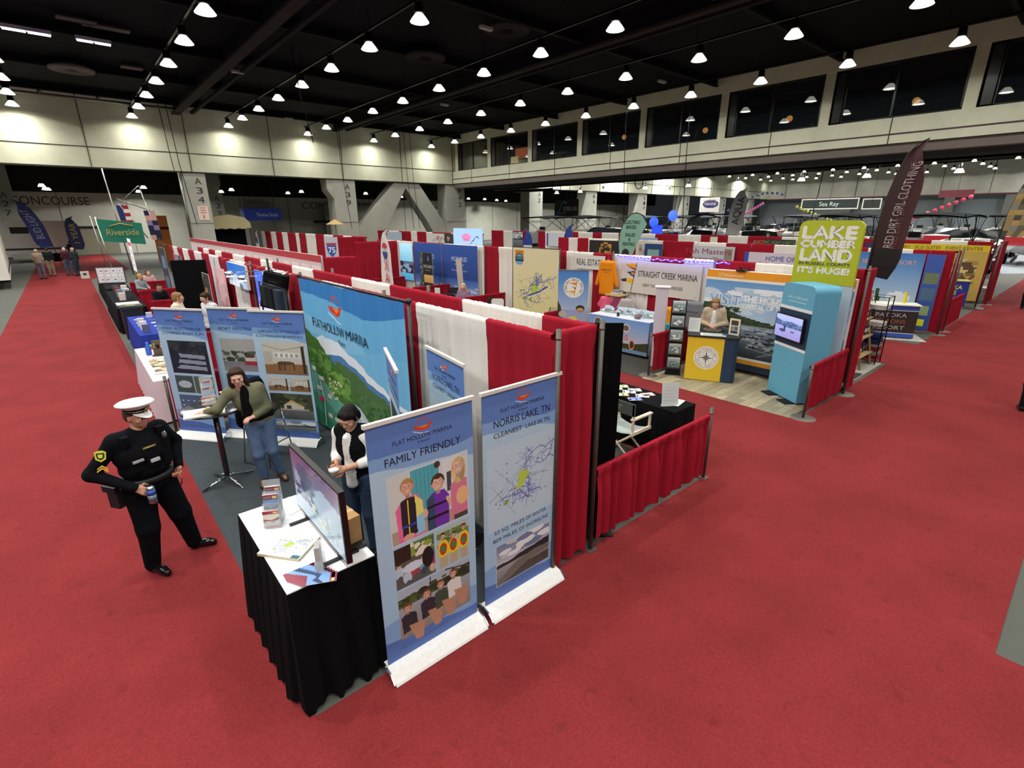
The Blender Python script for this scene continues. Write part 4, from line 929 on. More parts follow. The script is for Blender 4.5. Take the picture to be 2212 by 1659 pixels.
M = lambda X, Z, off=0: np.stack([np.asarray(X)-1.65, -.03-.012*np.sin(np.asarray(X)*9)-.006*np.sin(np.asarray(X)*23+1)-off, np.asarray(Z)+.06], -1)
m = MB(); sheet(m, cv, M, 'cloth', back='#9fb8c8'); m.text('FLAT HOLLOW MARINA', (1.35, 1.72), .135, '#16202c', w=1.95, M=on(M, .008)); m.text('& Resort', (1.45, 1.60), .07, '#1c2838', w=.3, M=on(M, .008)); m.obj('printed_fabric', t)

# ---------------------------------------------------------------- front table with its black cloth
def skirt(m, x0, x1, y0, y1, z0, z1, col, amp=.022, wl=.21, seed=0, step=.02, fn='cloth', dip=.02):
    R = random.Random(seed); pts = []; nr = []
    def seg(a, b, n_):
        L = math.hypot(b[0]-a[0], b[1]-a[1]); k = max(2, int(L/step))
        for i in range(k): pts.append((a[0]+(b[0]-a[0])*i/k, a[1]+(b[1]-a[1])*i/k)); nr.append(n_)
    seg((x0, y0), (x1, y0), (0, -1)); seg((x1, y0), (x1, y1), (1, 0)); seg((x1, y1), (x0, y1), (0, 1)); seg((x0, y1), (x0, y0), (-1, 0))
    n = len(pts); P = np.array(pts); N = np.array(nr, float); N = (np.roll(N, 2, 0)+N*2+np.roll(N, -2, 0)); N /= np.linalg.norm(N, axis=1)[:, None]
    u = np.arange(n)*step; u = u*(round(n*step/wl)*wl)/(n*step); w = np.sin(u/wl*2*PI)+.5*np.sin(u/wl*4*PI+1)
    G = np.zeros((n+1, 7, 3))
    for j, tt in enumerate((1, .97, .85, .6, .35, .12, 0)):
        o = (1-tt)*.05+amp*(1-tt)**.7*w; q = P+N*o[:, None]
        G[:n, j, :2] = q; G[:n, j, 2] = z0+(z1-z0)*tt-(dip*(w > .6) if tt == 0 else 0)
    G[n] = G[0]; m.grid(G, col, fn)
    m.b2((x0, y0, z1-.03), (x1, y1, z1), col, fn)
t = thing('display_table', (.93, 3.62, 0), 0, 'tall display table with white top and black pleated cloth at the near corner', 'table')
m = MB(); m.b2((-.31, -.62, .985), (.31, .62, 1.012), '#ece9ea', 'satin'); m.obj('tabletop', t)
for sx in (-1, 1):
    for sy in (-1, 1): m = MB(); m.tube([(sx*.24, sy*.5, 0), (sx*.24, sy*.5, .98)], .016, '#555555'); m.obj('leg', t)
m = MB(); skirt(m, -.315, .315, -.625, .625, .035, 1.004, '#07080b', amp=.03, seed=2, dip=.03)
o = m.obj('tablecloth', label='black pleated cloth hanging round the white-topped front table', cat='tablecloth', loc=(.93, 3.62, 0))
# monitor
t = thing('television', (1.03, 3.45, 1.013), -PI/2, 'large flat television standing on the white-topped front table', 'television')
m = MB(); m.b2((-.5, -.012, .055), (.5, .03, .62), '#0d0d0f', 'plastic'); m.b2((-.3, .03, .12), (.3, .06, .45), '#151517', 'plastic'); m.obj('cabinet', t)
cv = Canvas(.97, .53, .012, '#20242c'); cv.grad(0, 0, .97, .53, '#6d86a0', '#5d4a66'); cv.poly([(0, 0), (.97, 0), (.97, .36), (.62, .40), (.2, .22), (0, .2)], '#8fa2b4'); cv.poly([(.08, .2), (.14, .45), (.32, .47), (.45, .3), (.36, .14)], '#3c5066'); cv.mottle(.05, .15, .5, .45, ('#42586e', '#6d8aa4', '#35465c', '#7b92a8'), 30, .06, 4); cv.mottle(.35, .05, .95, .2, ('#8a9a90', '#a8b49c', '#7a8c94'), 40, .03, 7); cv.noise(.03)  # reflection of the booth, painted into the glowing screen picture
m = MB(); sheet(m, cv, lambda X, Z, off=0: np.stack([np.asarray(X)-.485, np.full(np.shape(X), -.0135), np.asarray(Z)+.075], -1), 'screen'); m.obj('screen', t, label='dim glossy screen with a painted reflection of the booth')
for s in (-1, 1): m = MB(); m.b2((s*.33-.014, -.14, .0), (s*.33+.014, .14, .016), '#121212', 'plastic'); m.b2((s*.33-.012, -.012, .01), (s*.33+.012, .02, .07), '#121212', 'plastic'); m.obj('foot', t)
# cardboard box, cable box
t = thing('cardboard_box', (1.17, 3.30, 1.013), .1, 'small brown cardboard box behind the television on the front table', 'box')
m = MB(); m.b2((-.06, -.11, .03), (.06, .11, .24), '#b28b5c', 'matte'); m.b2((-.061, -.02, .24), (.061, .02, .2415), '#c9a676', 'satin'); m.obj('carton', t)
m = MB(); m.b2((-.075, -.15, 0), (.075, .15, .03), '#141414', 'plastic'); m.tube([(-.05, -.13, .03), (-.07, -.1, .1), (-.075, 0, .16), (-.07, .08, .1)], .004, '#0d0d0d'); m.obj('power_adapter', loc=(1.165, 3.28, 1.013), label='black power box with thin cable under the small brown box', cat='power box')
bpy.data.objects[t.name].location.z = 1.013
# maps and brochures
def brochure(m, w, h, cols, seed=0, T=None, thick=.002):
    R = random.Random(seed); m.b2((0, 0, 0), (w, h, thick), '#e9e7e2', 'print', T=T); z = thick+.0004
    def q(x0, y0, x1, y1, c, k=0): m.poly([(x0, y0, z+k), (x1, y0, z+k), (x1, y1, z+k), (x0, y1, z+k)], c, 'print', T=T)
    q(0, h*.8, w, h, cols[0]); q(w*.05, h*.84, w*.6, h*.94, cols[3]); q(w*.65, h*.84, w*.95, h*.94, '#d8c884', .0002)
    q(0, h*.12, w, h*.8, cols[1]); m.poly([(0, h*.3, z+.0003), (w*.3, h*.4, z+.0003), (w*.6, h*.28, z+.0003), (w, h*.5, z+.0003), (w, h*.62, z+.0003), (w*.5, h*.45, z+.0003), (0, h*.55, z+.0003)], cols[2], 'print', T=T)
    q(0, 0, w, h*.12, cols[0])
BC = ('#8a3a4a', '#7c9fd0', '#2c4468', '#e8dcd8')
def TR(loc, rz=0, tilt=0):
    R = np.array(Euler((tilt, 0, 0)).to_matrix())
    return lambda v: rotz(v @ R.T, rz)+np.array(loc)
t = thing('map_pad', (.80, 3.50, 1.013), math.radians(-52), 'thick pad of lake maps lying on the white front table', 'map pad')
cv = Canvas(.34, .28, .004, '#dfe2d0'); lakemap(cv, .01, .01, .32, .25, 5, net='#5868b0', park='#a9cc3a'); cv.rect(.27, .0, .33, .035, '#3c6a78'); cv.rect(0, .25, .34, .28, '#e6e2d4')
m = MB(); m.b2((-.17, -.14, 0), (.17, .14, .022), '#c9bfa8', 'matte'); m.obj('sheet_stack', t)
m = MB(); sheet(m, cv, lambda X, Z, off=0: np.stack([np.asarray(X)-.17, np.asarray(Z)-.14, np.full(np.shape(X), .0225)], -1)); m.obj('printed_map', t)
R = random.Random(7)
for i in range(9):
    m = MB(); brochure(m, .10, .22, BC, i); a = math.radians(-40-3*i)
    m.obj('brochure', loc=(.66+.012*i, 3.21-.017*i, 1.0135+.0024*i), rz=a-.9, label='glossy lake brochure in the fanned pile at the table corner' if i < 8 else 'topmost glossy lake brochure of the fanned pile at the near table corner', cat='brochure', group='fanned brochures on the front table' if i < 8 else None)
def holder(loc, rz, label, fill, tiers=1, w=.11):
    t = thing('brochure_holder', loc, rz, label, 'brochure holder'); m = MB()
    for k in range(tiers):
        y, z = k*.055, k*.075
        m.b2((-w/2-.004, y-.03, .002), (w/2+.004, y-.027, z+.07), '#dfe6ea', 'clear'); m.b2((-w/2-.004, y+.024, .002), (w/2+.004, y+.027, z+.2), '#dfe6ea', 'clear')
        for s in (-1, 1): m.b2((s*(w/2+.004)-.0015, y-.03, .002), (s*(w/2+.004)+.0015, y+.027, z+.1), '#dfe6ea', 'clear')
    m.obj('acrylic_stand', t); return t
def stack_in(loc, rz, n, w, h, cols, label, group=None):
    for k in range(n):
        m = MB(); T_ = lambda v: v
        brochure(m, w, h, cols, k, T=lambda v: np.stack([v[:, 0]-w/2, -v[:, 2], v[:, 1]], 1)); 
        a = rotz([(0, .004*k, 0)], rz)[0]; m.obj('leaflet', loc=(loc[0]+a[0], loc[1]+a[1], loc[2]), rz=rz, label=label, cat='leaflet', group=group)
rz = math.radians(-28)
H = (.79, 3.86, 1.013); holder(H, rz, 'clear tiered brochure stand at the far left end of the front table', None, 3, .12)
def off(H, rz, x, y, z=0): v = rotz([(x, y, 0)], rz)[0]; return (H[0]+v[0], H[1]+v[1], H[2]+z)
stack_in(off(H, rz, 0, -.022, .006), rz, 5, .12, .15, ('#c0404a', '#d8d4cc', '#a06a50', '#e8e0dc'), 'red-edged rental leaflet in the front tier of the tiered table stand', 'leaflets in the front tier of the table stand')
stack_in(off(H, rz, 0, .033, .05), rz, 5, .11, .22, BC, 'blue lake guide in the middle tier of the tiered table stand', 'guides in the middle tier of the table stand')
stack_in(off(H, rz, .01, .088, .09), rz, 5, .11, .22, BC, 'blue lake guide in the back tier of the tiered table stand', 'guides in the back tier of the table stand')
H = (.885, 3.10, 1.013); rz = math.radians(-115); holder(H, rz, 'clear stand of grey leaflets beside the television foot', None, 1, .11)
stack_in(off(H, rz, 0, -.02, .006), rz, 9, .10, .2, ('#7d868c', '#b8bec0', '#8a9298', '#d0d4d4'), 'grey leaflet standing edge-on in the stand by the television', 'grey leaflets by the television')
m = MB(); m.b2((-.09, -.13, 0), (.09, .13, .008), '#f2f1ee', 'print'); m.obj('paper_sheet', loc=(.98, 4.08, 1.013), rz=.3, label='white sheet of paper behind the tiered stand on the front table', cat='paper')

# ---------------------------------------------------------------- cocktail table, stool
cx, cy = .99, 7.0
t = thing('cocktail_table', (cx, cy, 0), .3, 'round high cocktail table with dark top and chrome cross base', 'table')
m = MB(); m.lathe([(0, 1.05), (.36, 1.05), (.375, 1.06), (.375, 1.075), (.36, 1.083), (0, 1.083)], (0, 0, 0), '#33343a', 'gloss', 32); m.obj('tabletop', t)
m = MB(); m.tube([(0, 0, .08), (0, 0, 1.05)], .035, '#6b5f62', 'metal', 12); m.lathe([(.05, 1.0), (.16, 1.045)], (0, 0, 0), '#333333'); m.obj('column', t)
for k in range(4): a = PI/2*k; m = MB(); m.tube([(0, 0, .11), (.12*math.cos(a), .12*math.sin(a), .075), (.34*math.cos(a), .34*math.sin(a), .012)], [.026, .022, .014], '#c9cdd2', 'chrome', 8); m.obj('foot', t)
t = thing('map_pad', (.86, 6.82, 1.084), math.radians(-10), 'thick lake map pad on the dark cocktail table edge', 'map pad')
m = MB(); m.b2((-.22, -.15, 0), (.22, .15, .018), '#d9d4c4', 'matte'); m.obj('sheet_stack', t)
cv = Canvas(.43, .29, .005, '#e2e6d8'); lakemap(cv, .01, .01, .4, .26, 9, net='#7f9ab8', park='#a5cf5a'); m = MB(); sheet(m, cv, lambda X, Z, off=0: np.stack([np.asarray(X)-.215, np.asarray(Z)-.145, np.full(np.shape(X), .0185)], -1)); m.obj('printed_map', t)
H = (.98, 7.10, 1.084); rz = math.radians(-5); holder(H, rz, 'clear tiered brochure stand on the cocktail table', None, 3, .13)
stack_in(off(H, rz, -.02, -.022, .006), rz, 4, .15, .11, ('#c0404a', '#e0dcd4', '#a06a50', '#e8e0dc'), 'red-edged leaflet in the cocktail table stand', 'front leaflets on the cocktail table')
stack_in(off(H, rz, 0, .033, .06), rz, 4, .12, .17, BC, 'blue lake guide in the middle of the cocktail table stand', 'middle guides on the cocktail table')
stack_in(off(H, rz, .02, .088, .13), rz, 4, .12, .17, BC, 'blue lake guide at the back of the cocktail table stand', 'back guides on the cocktail table')
m = MB(); m.b2((-.05, -.05, 0), (.05, .05, .15), '#cfd6d8', 'clear'); m.b2((-.045, -.045, .002), (.045, .045, .12), '#aab4b8', 'satin'); m.b2((-.055, -.055, .15), (.055, .055, .16), '#e6eaea', 'plastic'); m.obj('donation_box', loc=(1.16, 7.02, 1.084), rz=.2, label='small clear box on the cocktail table right of the brochures', cat='box')
m = MB(); m.lathe([(.03, 0), (.033, .01), (.033, .13), (.014, .17), (.014, .2), (0, .2)], (0, 0, 0), '#c8d4d8', 'clear', 14); m.obj('spray_bottle', loc=(1.26, 6.98, 1.084), label='clear bottle on the cocktail table beside the woman', cat='bottle')
m = MB(); m.b2((-.04, -.003, 0), (.04, .003, .06), '#eceae6', 'print'); m.obj('name_card', loc=(1.07, 6.86, 1.084), rz=.1, label='small white card standing on the cocktail table', cat='card')
t = thing('bar_stool', (1.62, 7.35, 0), .5, 'black bar stool with thin chrome wire base behind the woman', 'stool')
m = MB(); m.lathe([(0, .74), (.17, .74), (.2, .76), (.2, .8), (.17, .83), (0, .83)], (0, 0, 0), '#15161a', 'satin', 20); m.obj('seat', t)
m = MB(); P = [(-.2, .16, .8), (-.21, .2, 1.0), (-.17, .22, 1.12), (.17, .22, 1.12), (.21, .2, 1.0), (.2, .16, .8)]; m.prism([(-.19, .82), (-.2, 1.1), (-.15, 1.15), (.15, 1.15), (.2, 1.1), (.19, .82)], .15, .19, '#15161a', 'satin', axis='y'); m.obj('backrest', t)
for s in (-1, 1): m = MB(); m.tube([(s*.17, -.17, .74), (s*.23, -.24, .012), (s*.23, .24, .012), (s*.17, .17, .74)], .011, '#c8ccd0', 'chrome'); m.obj('frame', t)
m = MB(); m.tube([(-.22, -.2, .3), (.22, -.2, .3)], .01, '#c8ccd0', 'chrome'); m.obj('footrest', t)
# dark coat hanging over the stool back
m = MB(); organic(m, [('c', (-.16, .2, 1.14), (.17, .2, 1.14), .06, .06, '#0f1013'), ('c', (-.12, .23, 1.1), (-.1, .27, .6), .09, .1, '#0f1013'), ('c', (.12, .23, 1.1), (.14, .28, .55), .09, .11, '#0f1013'), ('c', (.2, .18, 1.08), (.3, .2, .62), .05, .06, '#0f1013')], .015, .02, 'cloth')
m.obj('coat', loc=(1.62, 7.35, 0), rz=.5, label='long black coat draped over the bar stool back', cat='coat')
drape((.78, 9.38), (2.9, 9.38), .08, .93, RC_, 'short red side fence behind the three leaning marina banners'); post(.74, 9.38, .98, 'short post at the aisle corner behind the covered slips banner')
# ---------------------------------------------------------------- people of the near booth
def off_extra(t, J, R):
    # cap
    m = MB(); H = J['head']
    def p(x, y, z): return H+R @ V3(x, y, z)
    def LT(prof, z0, col, fn, n=24, ys=1.0, tilt=0):
        V = []; mm = len(prof)
        for r, z in prof:
            for k in range(n):
                a = 2*PI*k/n; x, y = r*math.cos(a), r*ys*math.sin(a); V.append(p(x, y+.01, z0+z+(-y)*tilt))
        f = [(i*n+k, i*n+(k+1) % n, (i+1)*n+(k+1) % n, (i+1)*n+k) for i in range(mm-1) for k in range(n)]; f.append(tuple(range((mm-1)*n, mm*n))); m.add(V, f, col, fn, True)
    LT([(.086, 0), (.088, .035)], .052, '#0a0a0c', 'cloth', ys=1.12, tilt=.12); LT([(.090, .012), (.091, .024)], .052, '#a9a090', 'metal', ys=1.12, tilt=.12)
    LT([(.088, .035), (.118, .062), (.148, .078), (.150, .086), (.13, .1), (.06, .112), (.001, .114)], .052, '#dcd8cf', 'cloth', ys=1.08, tilt=.20)
    m.obj('cap', t)
    m = MB(); V = []; n = 13
    for i in range(n):
        a = math.radians(-150+120*i/(n-1)); x, y = math.cos(a), math.sin(a)
        V += [p(.088*x, .098*y+.01, .062-.0*y), p((.088+.0)*x*1.03, .098*y*1.0+.01-.062*max(0, -y-.3)/.7, .062-.036*max(0, -y-.3)/.7)]
    m.add(V, [(2*i, 2*i+1, 2*i+3, 2*i+2) for i in range(n-1)], '#e6e4e0', 'gloss', True); m.obj('cap_visor', t, label='white glossy cap visor')
    m = MB(); m.ell(p(0, -.105, .09), (.02, .008, .022), '#c8b56a', 'chrome', R=R); m.obj('cap_badge', t)
    # vest and gear
    c = J['chest']; m = MB(); g = 1.32
    organic(m, [('e', c+V3(0, 0, -.02), (.165*g+.028, .112*g+.045, .17), None, '#0a0b0e'), ('e', J['waist']+V3(0, 0, .02), (.14*g+.035, .105*g+.05, .12), None, '#0a0b0e')], .012, .02, 'garment')
    fy = c[1]-.112*g-.045
    for x, z, w_, h_, d_ in ((-.13, -.08, .10, .12, .03), (.0, -.06, .11, .14, .03), (.13, -.09, .09, .14, .035), (.15, .05, .06, .1, .03)): m.box((c[0]+x, fy+.005+abs(x)*.22, c[2]+z), (w_, d_, h_), '#0b0c10', 'cloth', rz=x*1.6)
    for s in (-1, 1): m.b2((s*.15-.03, c[1]-.12, c[2]+.11), (s*.15+.03, c[1]+.06, c[2]+.2), '#0a0b0e', 'cloth')
    m.obj('duty_vest', t)
    m = MB(); m.box((-.02, fy-.012, c[2]+.075), (.11, .006, .016), '#8a7a40', 'satin'); m.box((-.02, fy-.0155, c[2]+.076), (.07, .001, .005), '#d8c060', 'satin'); m.obj('name_tape', t)
    m = MB(); m.ell((.145, fy+.025, c[2]+.13), (.026, .012, .034), '#c4c9cf', 'chrome', 8, 6); m.obj('badge', t)
    m = MB(); m.box((.0, fy-.02, c[2]-.065), (.075, .02, .03), '#b9bcc0', 'plastic'); m.box((-.13, fy+.0, c[2]-.03), (.09, .02, .02), '#9a9ca0', 'satin'); m.obj('body_camera', t)
    m = MB(); m.lathe([(.175*1.3, -.03), (.18*1.3, -.03), (.18*1.3, .03), (.175*1.3, .03)], (0, J['pel'][1], J['pel'][2]+.05), '#0e0e11', 'satin', 28, T=lambda v: (v-np.array((0, 0, 0)))*np.array((1, .80, 1))); m.obj('duty_belt', t)
    m = MB(); m.box((-.27, .05, .90), (.07, .12, .18), '#161013', 'satin', rz=.2); m.box((-.29, .07, 1.0), (.05, .16, .06), '#161013', 'satin', rz=.2); m.obj('holster', t, label='dark holster on the right hip')
    m = MB(); m.tube([(.22, -.10, .96), (.23, -.13, .90), (.22, -.12, .84)], .006, '#b99a50'); m.obj('key_ring', t)
    # sleeve patch, stripes
    m = MB(); a = J['sR']*.62+J['eR']*.38; n_ = V3(-.72, -.60, .22); n_ /= np.linalg.norm(n_); u = np.cross((0, 0, 1), n_); u /= np.linalg.norm(u); v = np.cross(n_, u)
    def Q(o, pts, col, k=0): m.poly([o+n_*(.072+k)+u*x+v*y for x, y in pts], col, 'satin')
    Q(a, [(-.042, -.03), (-.048, .035), (-.02, .05), (.02, .05), (.048, .035), (.042, -.03), (0, -.055)], '#c9cc3a'); Q(a, [(-.030, -.02), (-.035, .028), (.035, .028), (.030, -.02), (0, -.038)], '#1c2430', .001); Q(a, [(-.018, -.012), (-.02, .016), (.02, .016), (.018, -.012), (0, -.02)], '#c9cc3a', .002)
    b = a-v*.1-n_*.008
    for k in (0, -.022): Q(b, [(-.045, -.03+k), (0, .0+k), (.045, -.03+k), (.045, -.017+k), (0, .014+k), (-.045, -.017+k)], '#d9b832', .003)
    m.obj('sleeve_patch', t)
    m = MB(); m.ell(p(-.0, -.0, .0), (.001, .001, .001), '#111111'); 
officer = person('person', (.13, 5.56), math.radians(22), 'police officer in dark uniform and white peaked cap standing in the red aisle',
    dict(pel=(0, .0, .98), waist=(0, -.015, 1.12), chest=(0, -.01, 1.31), neck=(.0, -.01, 1.50), head=(.02, -.04, 1.645), yaw=.30, pitch=.16, roll=0,
         sL=(.195, 0, 1.46), sR=(-.195, 0, 1.46), eL=(.36, .10, 1.23), eR=(-.40, .08, 1.20), wL=(.25, -.09, 1.03), wR=(-.20, -.17, 1.03),
         hL=(.10, 0, .93), hR=(-.10, 0, .93), kL=(.19, -.03, .52), kR=(-.13, -.05, .52), aL=(.27, .0, .09), aR=(-.15, .0, .09), tL=(.40, -.12, .04), tR=(-.13, -.2, .04)),
    top='#0b0d13', bottom='#090b10', skin='#c08a70', hair='#5a4030', shoes='#101010', scale=.985, g=1.34, lod=0, lg=1.25, topname='shirt',
    hands=dict(L=dict(d=(-.45, -.55, -.5), pn=(-.5, .2, .6), curl=.8, side=-1), R=dict(d=(.6, -.45, -.55), pn=(.35, .5, -.4), curl=.9, side=1)), extra=off_extra, beard='#a87460')
def world_of(o, v):
    s = o.scale[0]; q = rotz([np.array(v, float)*s], o.rotation_euler.z)[0]; return (q[0]+o.location.x, q[1]+o.location.y, q[2]+o.location.z)
c = world_of(officer, (-.125, -.275, .90))
t = thing('drink_can', c, .3, 'tall printed drink can held low in the officer\'s right hand', 'can')
m = MB(); m.lathe([(.025, -.04), (.034, -.03), (.035, -.02), (.035, .118), (.026, .135), (.0, .135)], (0, 0, 0), '#b8bcc4', 'metal', 18); m.obj('can_body', t)
m = MB(); m.lathe([(.0355, -.01), (.0355, .05)], (0, 0, 0), '#6a7684', 'gloss', 18); m.lathe([(.0355, .05), (.0355, .1)], (0, 0, 0), '#3455b8', 'gloss', 18); m.obj('can_label', t)

def w1_extra(t, J, R):
    m = MB(); organic(m, [('e', J['pel']+V3(-.01, -.0, .06), (.195, .145, .10), None, '#0d0d10'), ('e', J['chest']+V3(-.03, -.098, -.03), (.062, .036, .25), None, '#0d0d10')], .010, .014, 'garment'); m.obj('undershirt', t)
    m = MB(); m.tube([J['wR']+V3(.03, .0, .03), J['wR']+V3(.03, -.02, .035)], .032, '#c8b070', 'metal', 10); m.obj('bracelet', t)
person('person', (1.35, 6.62), math.radians(-14), 'smiling long-haired woman in olive jacket and jeans leaning to the cocktail table',
    dict(pel=(.06, .02, .93), waist=(.03, 0, 1.06), chest=(-.02, -.03, 1.22), neck=(-.07, -.06, 1.40), head=(-.10, -.09, 1.53), yaw=-.05, pitch=.15, roll=-.12,
         sL=(.11, -.0, 1.345), sR=(-.23, -.05, 1.335), eL=(.17, -.04, 1.09), eR=(-.37, -.12, 1.17), wL=(.02, -.14, 1.02), wR=(-.50, .02, 1.115),
         hL=(.14, .02, .89), hR=(-.03, .0, .89), kL=(.15, -.02, .48), kR=(-.02, -.05, .47), aL=(.20, .10, .10), aR=(.0, .03, .10), tL=(.25, -.05, .035), tR=(-.03, -.13, .035)),
    top='#6b6a52', bottom='#5c7090', skin='#cf9d86', hair='#38271f', shoes='#4a3024', scale=1.0, g=1.0, lod=0, fem=True, hairlen=.16, topname='jacket', hem=.02, crop=True, extra=w1_extra,
    hands=dict(R=dict(d=(-.9, .3, -.12), pn=(0, 0, -1), curl=.16, spread=.30, side=1), L=dict(d=(-.7, -.5, 0), pn=(0, 0, -1), curl=.5, side=-1)), lip='#b8625c')
person('person', (1.74, 4.40), math.radians(-58), 'short dark-haired woman in black vest over white shirt looking down at her hands',
    dict(pel=(0, .03, .93), waist=(0, .02, 1.07), chest=(0, .0, 1.24), neck=(0, -.01, 1.42), head=(0, -.05, 1.545), yaw=.0, pitch=.42, roll=0,
         sL=(.165, 0, 1.365), sR=(-.165, 0, 1.365), eL=(.20, -.03, 1.12), eR=(-.20, -.03, 1.12), wL=(.055, -.25, 1.12), wR=(-.06, -.25, 1.13)),
    top='#e2e0dc', bottom='#35475e', skin='#c58f74', hair='#171313', scale=1.0, g=1.0, lod=0, fem=True, hairlen=0, sleeve='q', topname='shirt', hem=.0,
    hands=dict(L=dict(d=(-.35, -.9, .2), pn=(-.6, .3, -.3), curl=.62, side=1), R=dict(d=(.35, -.9, .15), pn=(.6, .3, .3), curl=.62, side=1)),
    extra=lambda t, J, R: (lambda m: (organic(m, [('e', J['pel']+V3(0, .0, .03), (.188, .145, .14), None, '#0b0c0f'), ('e', J['waist']+V3(0, .0, 0), (.168, .135, .15), None, '#0b0c0f'), ('e', J['chest']+V3(0, .0, 0), (.20, .142, .19), None, '#0b0c0f'), ('c', J['chest']+V3(0, -.122, .13), J['waist']+V3(0, -.126, 0), .034, .038, '#dedcd8'), ('c', J['waist']+V3(0, -.128, 0), J['pel']+V3(0, -.135, -.05), .042, .055, '#dedcd8'), ('c', J['sL']*.8+V3(0, .02, .3), J['sR']*.8+V3(0, .0, .285), .084, .084, '#0b0c0f')], .010, .014, 'garment'), m.obj('vest', t), ))(MB()))
c = world_of(bpy.data.objects['person.002'], (0, -.37, 1.15))
m = MB(); organic(m, [('e', (0, 0, 0), (.035, .03, .025), None, '#eceae6'), ('e', (.03, .01, .01), (.03, .022, .02), None, '#f4f2ee'), ('c', (-.04, 0, 0), (-.05, -.02, .07), .005, .003, '#c87a70')], .006, .008, 'cloth'); m.obj('crumpled_tissue', loc=c, rz=-1, label='crumpled white tissue in the dark-haired woman\'s fingers', cat='tissue')
# ---------------------------------------------------------------- helpers for booth furniture
def fr(p0, p1): return ((p0[0]+p1[0])/2, (p0[1]+p1[1])/2), math.atan2(p1[1]-p0[1], p1[0]-p0[0]), math.hypot(p1[0]-p0[0], p1[1]-p0[1])
def upright(cv, M=None, x0=None): return flat(-cv.w/2 if x0 is None else x0, 0, 0)
def hang(name, x, y0, y1, z0, z1, paint, texts, label, cell=.02, cat='sign', fn='print', thick=.01, group=None, grom=False):
    """flat sign facing the aisle side (-x): y0 its left, y1 its right end seen from the front"""
    w, h = y0-y1, z1-z0; cv = Canvas(w, h, cell, '#e8e6e0'); paint(cv, w, h) if callable(paint) else cv.rect(0, 0, w, h, paint)
    m = MB(); m.b2((-w/2, 0, 0), (w/2, thick, h), '#d8d5cc', 'satin'); sheet(m, cv, flat(-w/2, 0, -.003), fn)
    for s, u, v, hh, ww, col in texts: m.text(s, ((u-.5)*w, -.008, v*h-hh/2), hh, col, w=ww, fn=fn)
    if z0 > .05 and x < 29 and z1 < 2.44:
        for q in (-.4, .4): m.tube([(w*q, .01, h-.03), (w*q, .02, 2.43-z0), (w*q, .2, 2.45-z0)], .006, '#888888', n=4)
    elif z0 > .05 and x < 29:
        for q in (-.4, .4): m.tube([(w*q, .02, .05), (w*q, .04, -z0)], .015, '#666666', n=5)
    o = m.obj(name, loc=((x, (y0+y1)/2, z0)), rz=-PI/2, label=label, cat=cat, group=group); return o
def feather_flag(loc, rz, h, w, col, label, text=None, tcol='#ffffff', th=.2, foot=None, bend=.8, lean=0, fn='print', z0=.5, flip=False, paint=None, text2=None):
    t = thing('feather_flag', loc, rz, label, 'flag'); s = -1 if flip else 1
    pts = [(0, 0, 0), (0, 0, h*.6)]+[(s*(w*.9*(k/6)**2.2), 0, h*.6+h*.4*math.sin(k/6*PI/2)) for k in range(1, 7)]
    if lean: pts = [(p[0]+lean*(p[2]/h)**1.5, 0, p[2]) for p in pts]
    m = MB(); m.tube(pts, [.022]*2+[.018-.002*k for k in range(6)], '#24262c', 'plastic', 6); m.obj('pole', t)
    if foot: m = MB(); m.b2((-.3, -.3, 0), (.3, .3, .03), '#2a2a2c'); m.obj('foot', t)
    n = 14; m = MB(); G = np.zeros((n+1, 5, 3)); C = np.zeros((n, 4, 3))
    for i in range(n+1):
        z = z0+(h-z0)*i/n; q = [p for p in pts]; 
        xs = np.interp(z, [p[2] for p in pts], [p[0] for p in pts]); k = i/n
        ww = w*(1.0 if k < .62 else max(.02, 1-((k-.62)/.38)**1.8*.98))*(0.75+.25*min(1, k/.1))
        for j in range(5): G[i, j] = (xs+s*ww*j/4, -.01-.02*math.sin(j+z*2), z-(.06*j/4 if i == 0 else 0))
    for i in range(n):
        for j in range(4): C[i, j] = hexc(paint(i/n, j/4) if paint else col)
    m.grid(G, C, fn)
    if text:
        def M(X, Z): 
            X, Z = np.asarray(X), np.asarray(Z); zz = z0+.12*h+X; xs = np.interp(zz, [p[2] for p in pts], [p[0] for p in pts]); return np.stack([xs+s*w*.5-Z*1.0, np.full(X.shape, -.045), zz], -1)
        hh = th; m.text(text, (0, -hh/2), hh, tcol, w=(h-z0)*.62, M=M, align='l')
    if text2: m.text(text2, (0, 0), .09, '#6a4448', w=1.6, M=lambda X, Z: np.stack([.9*w+.02*np.asarray(X)-Z, np.full(np.shape(X), -.05), 3.55+np.asarray(X)*1.0], -1))
    m.obj('banner_cloth', t); return t
def blob_person(loc, rz, label, top, bottom, hair, pose=None, skin='#c08c74', fem=False, hairlen=0, scale=1.0, g=1.0, lod=2, **k):
    return person('person', loc, rz, label, pose or {}, top=top, bottom=bottom, hair=hair, skin=skin, fem=fem, hairlen=hairlen, scale=scale, g=g, lod=lod, **k)
SIT = dict(pel=(0, 0, .52), waist=(0, .0, .66), chest=(0, -.01, .83), neck=(0, -.03, 1.02), head=(0, -.06, 1.15), sL=(.17, -.01, .97), sR=(-.17, -.01, .97), eL=(.24, -.08, .72), eR=(-.24, -.08, .72),
           wL=(.10, -.28, .68), wR=(-.10, -.28, .68), hL=(.09, -.02, .5), hR=(-.09, -.02, .5), kL=(.12, -.42, .5), kR=(-.12, -.42, .5), aL=(.12, -.44, .1), aR=(-.12, -.44, .1), tL=(.12, -.6, .04), tR=(-.12, -.6, .04))
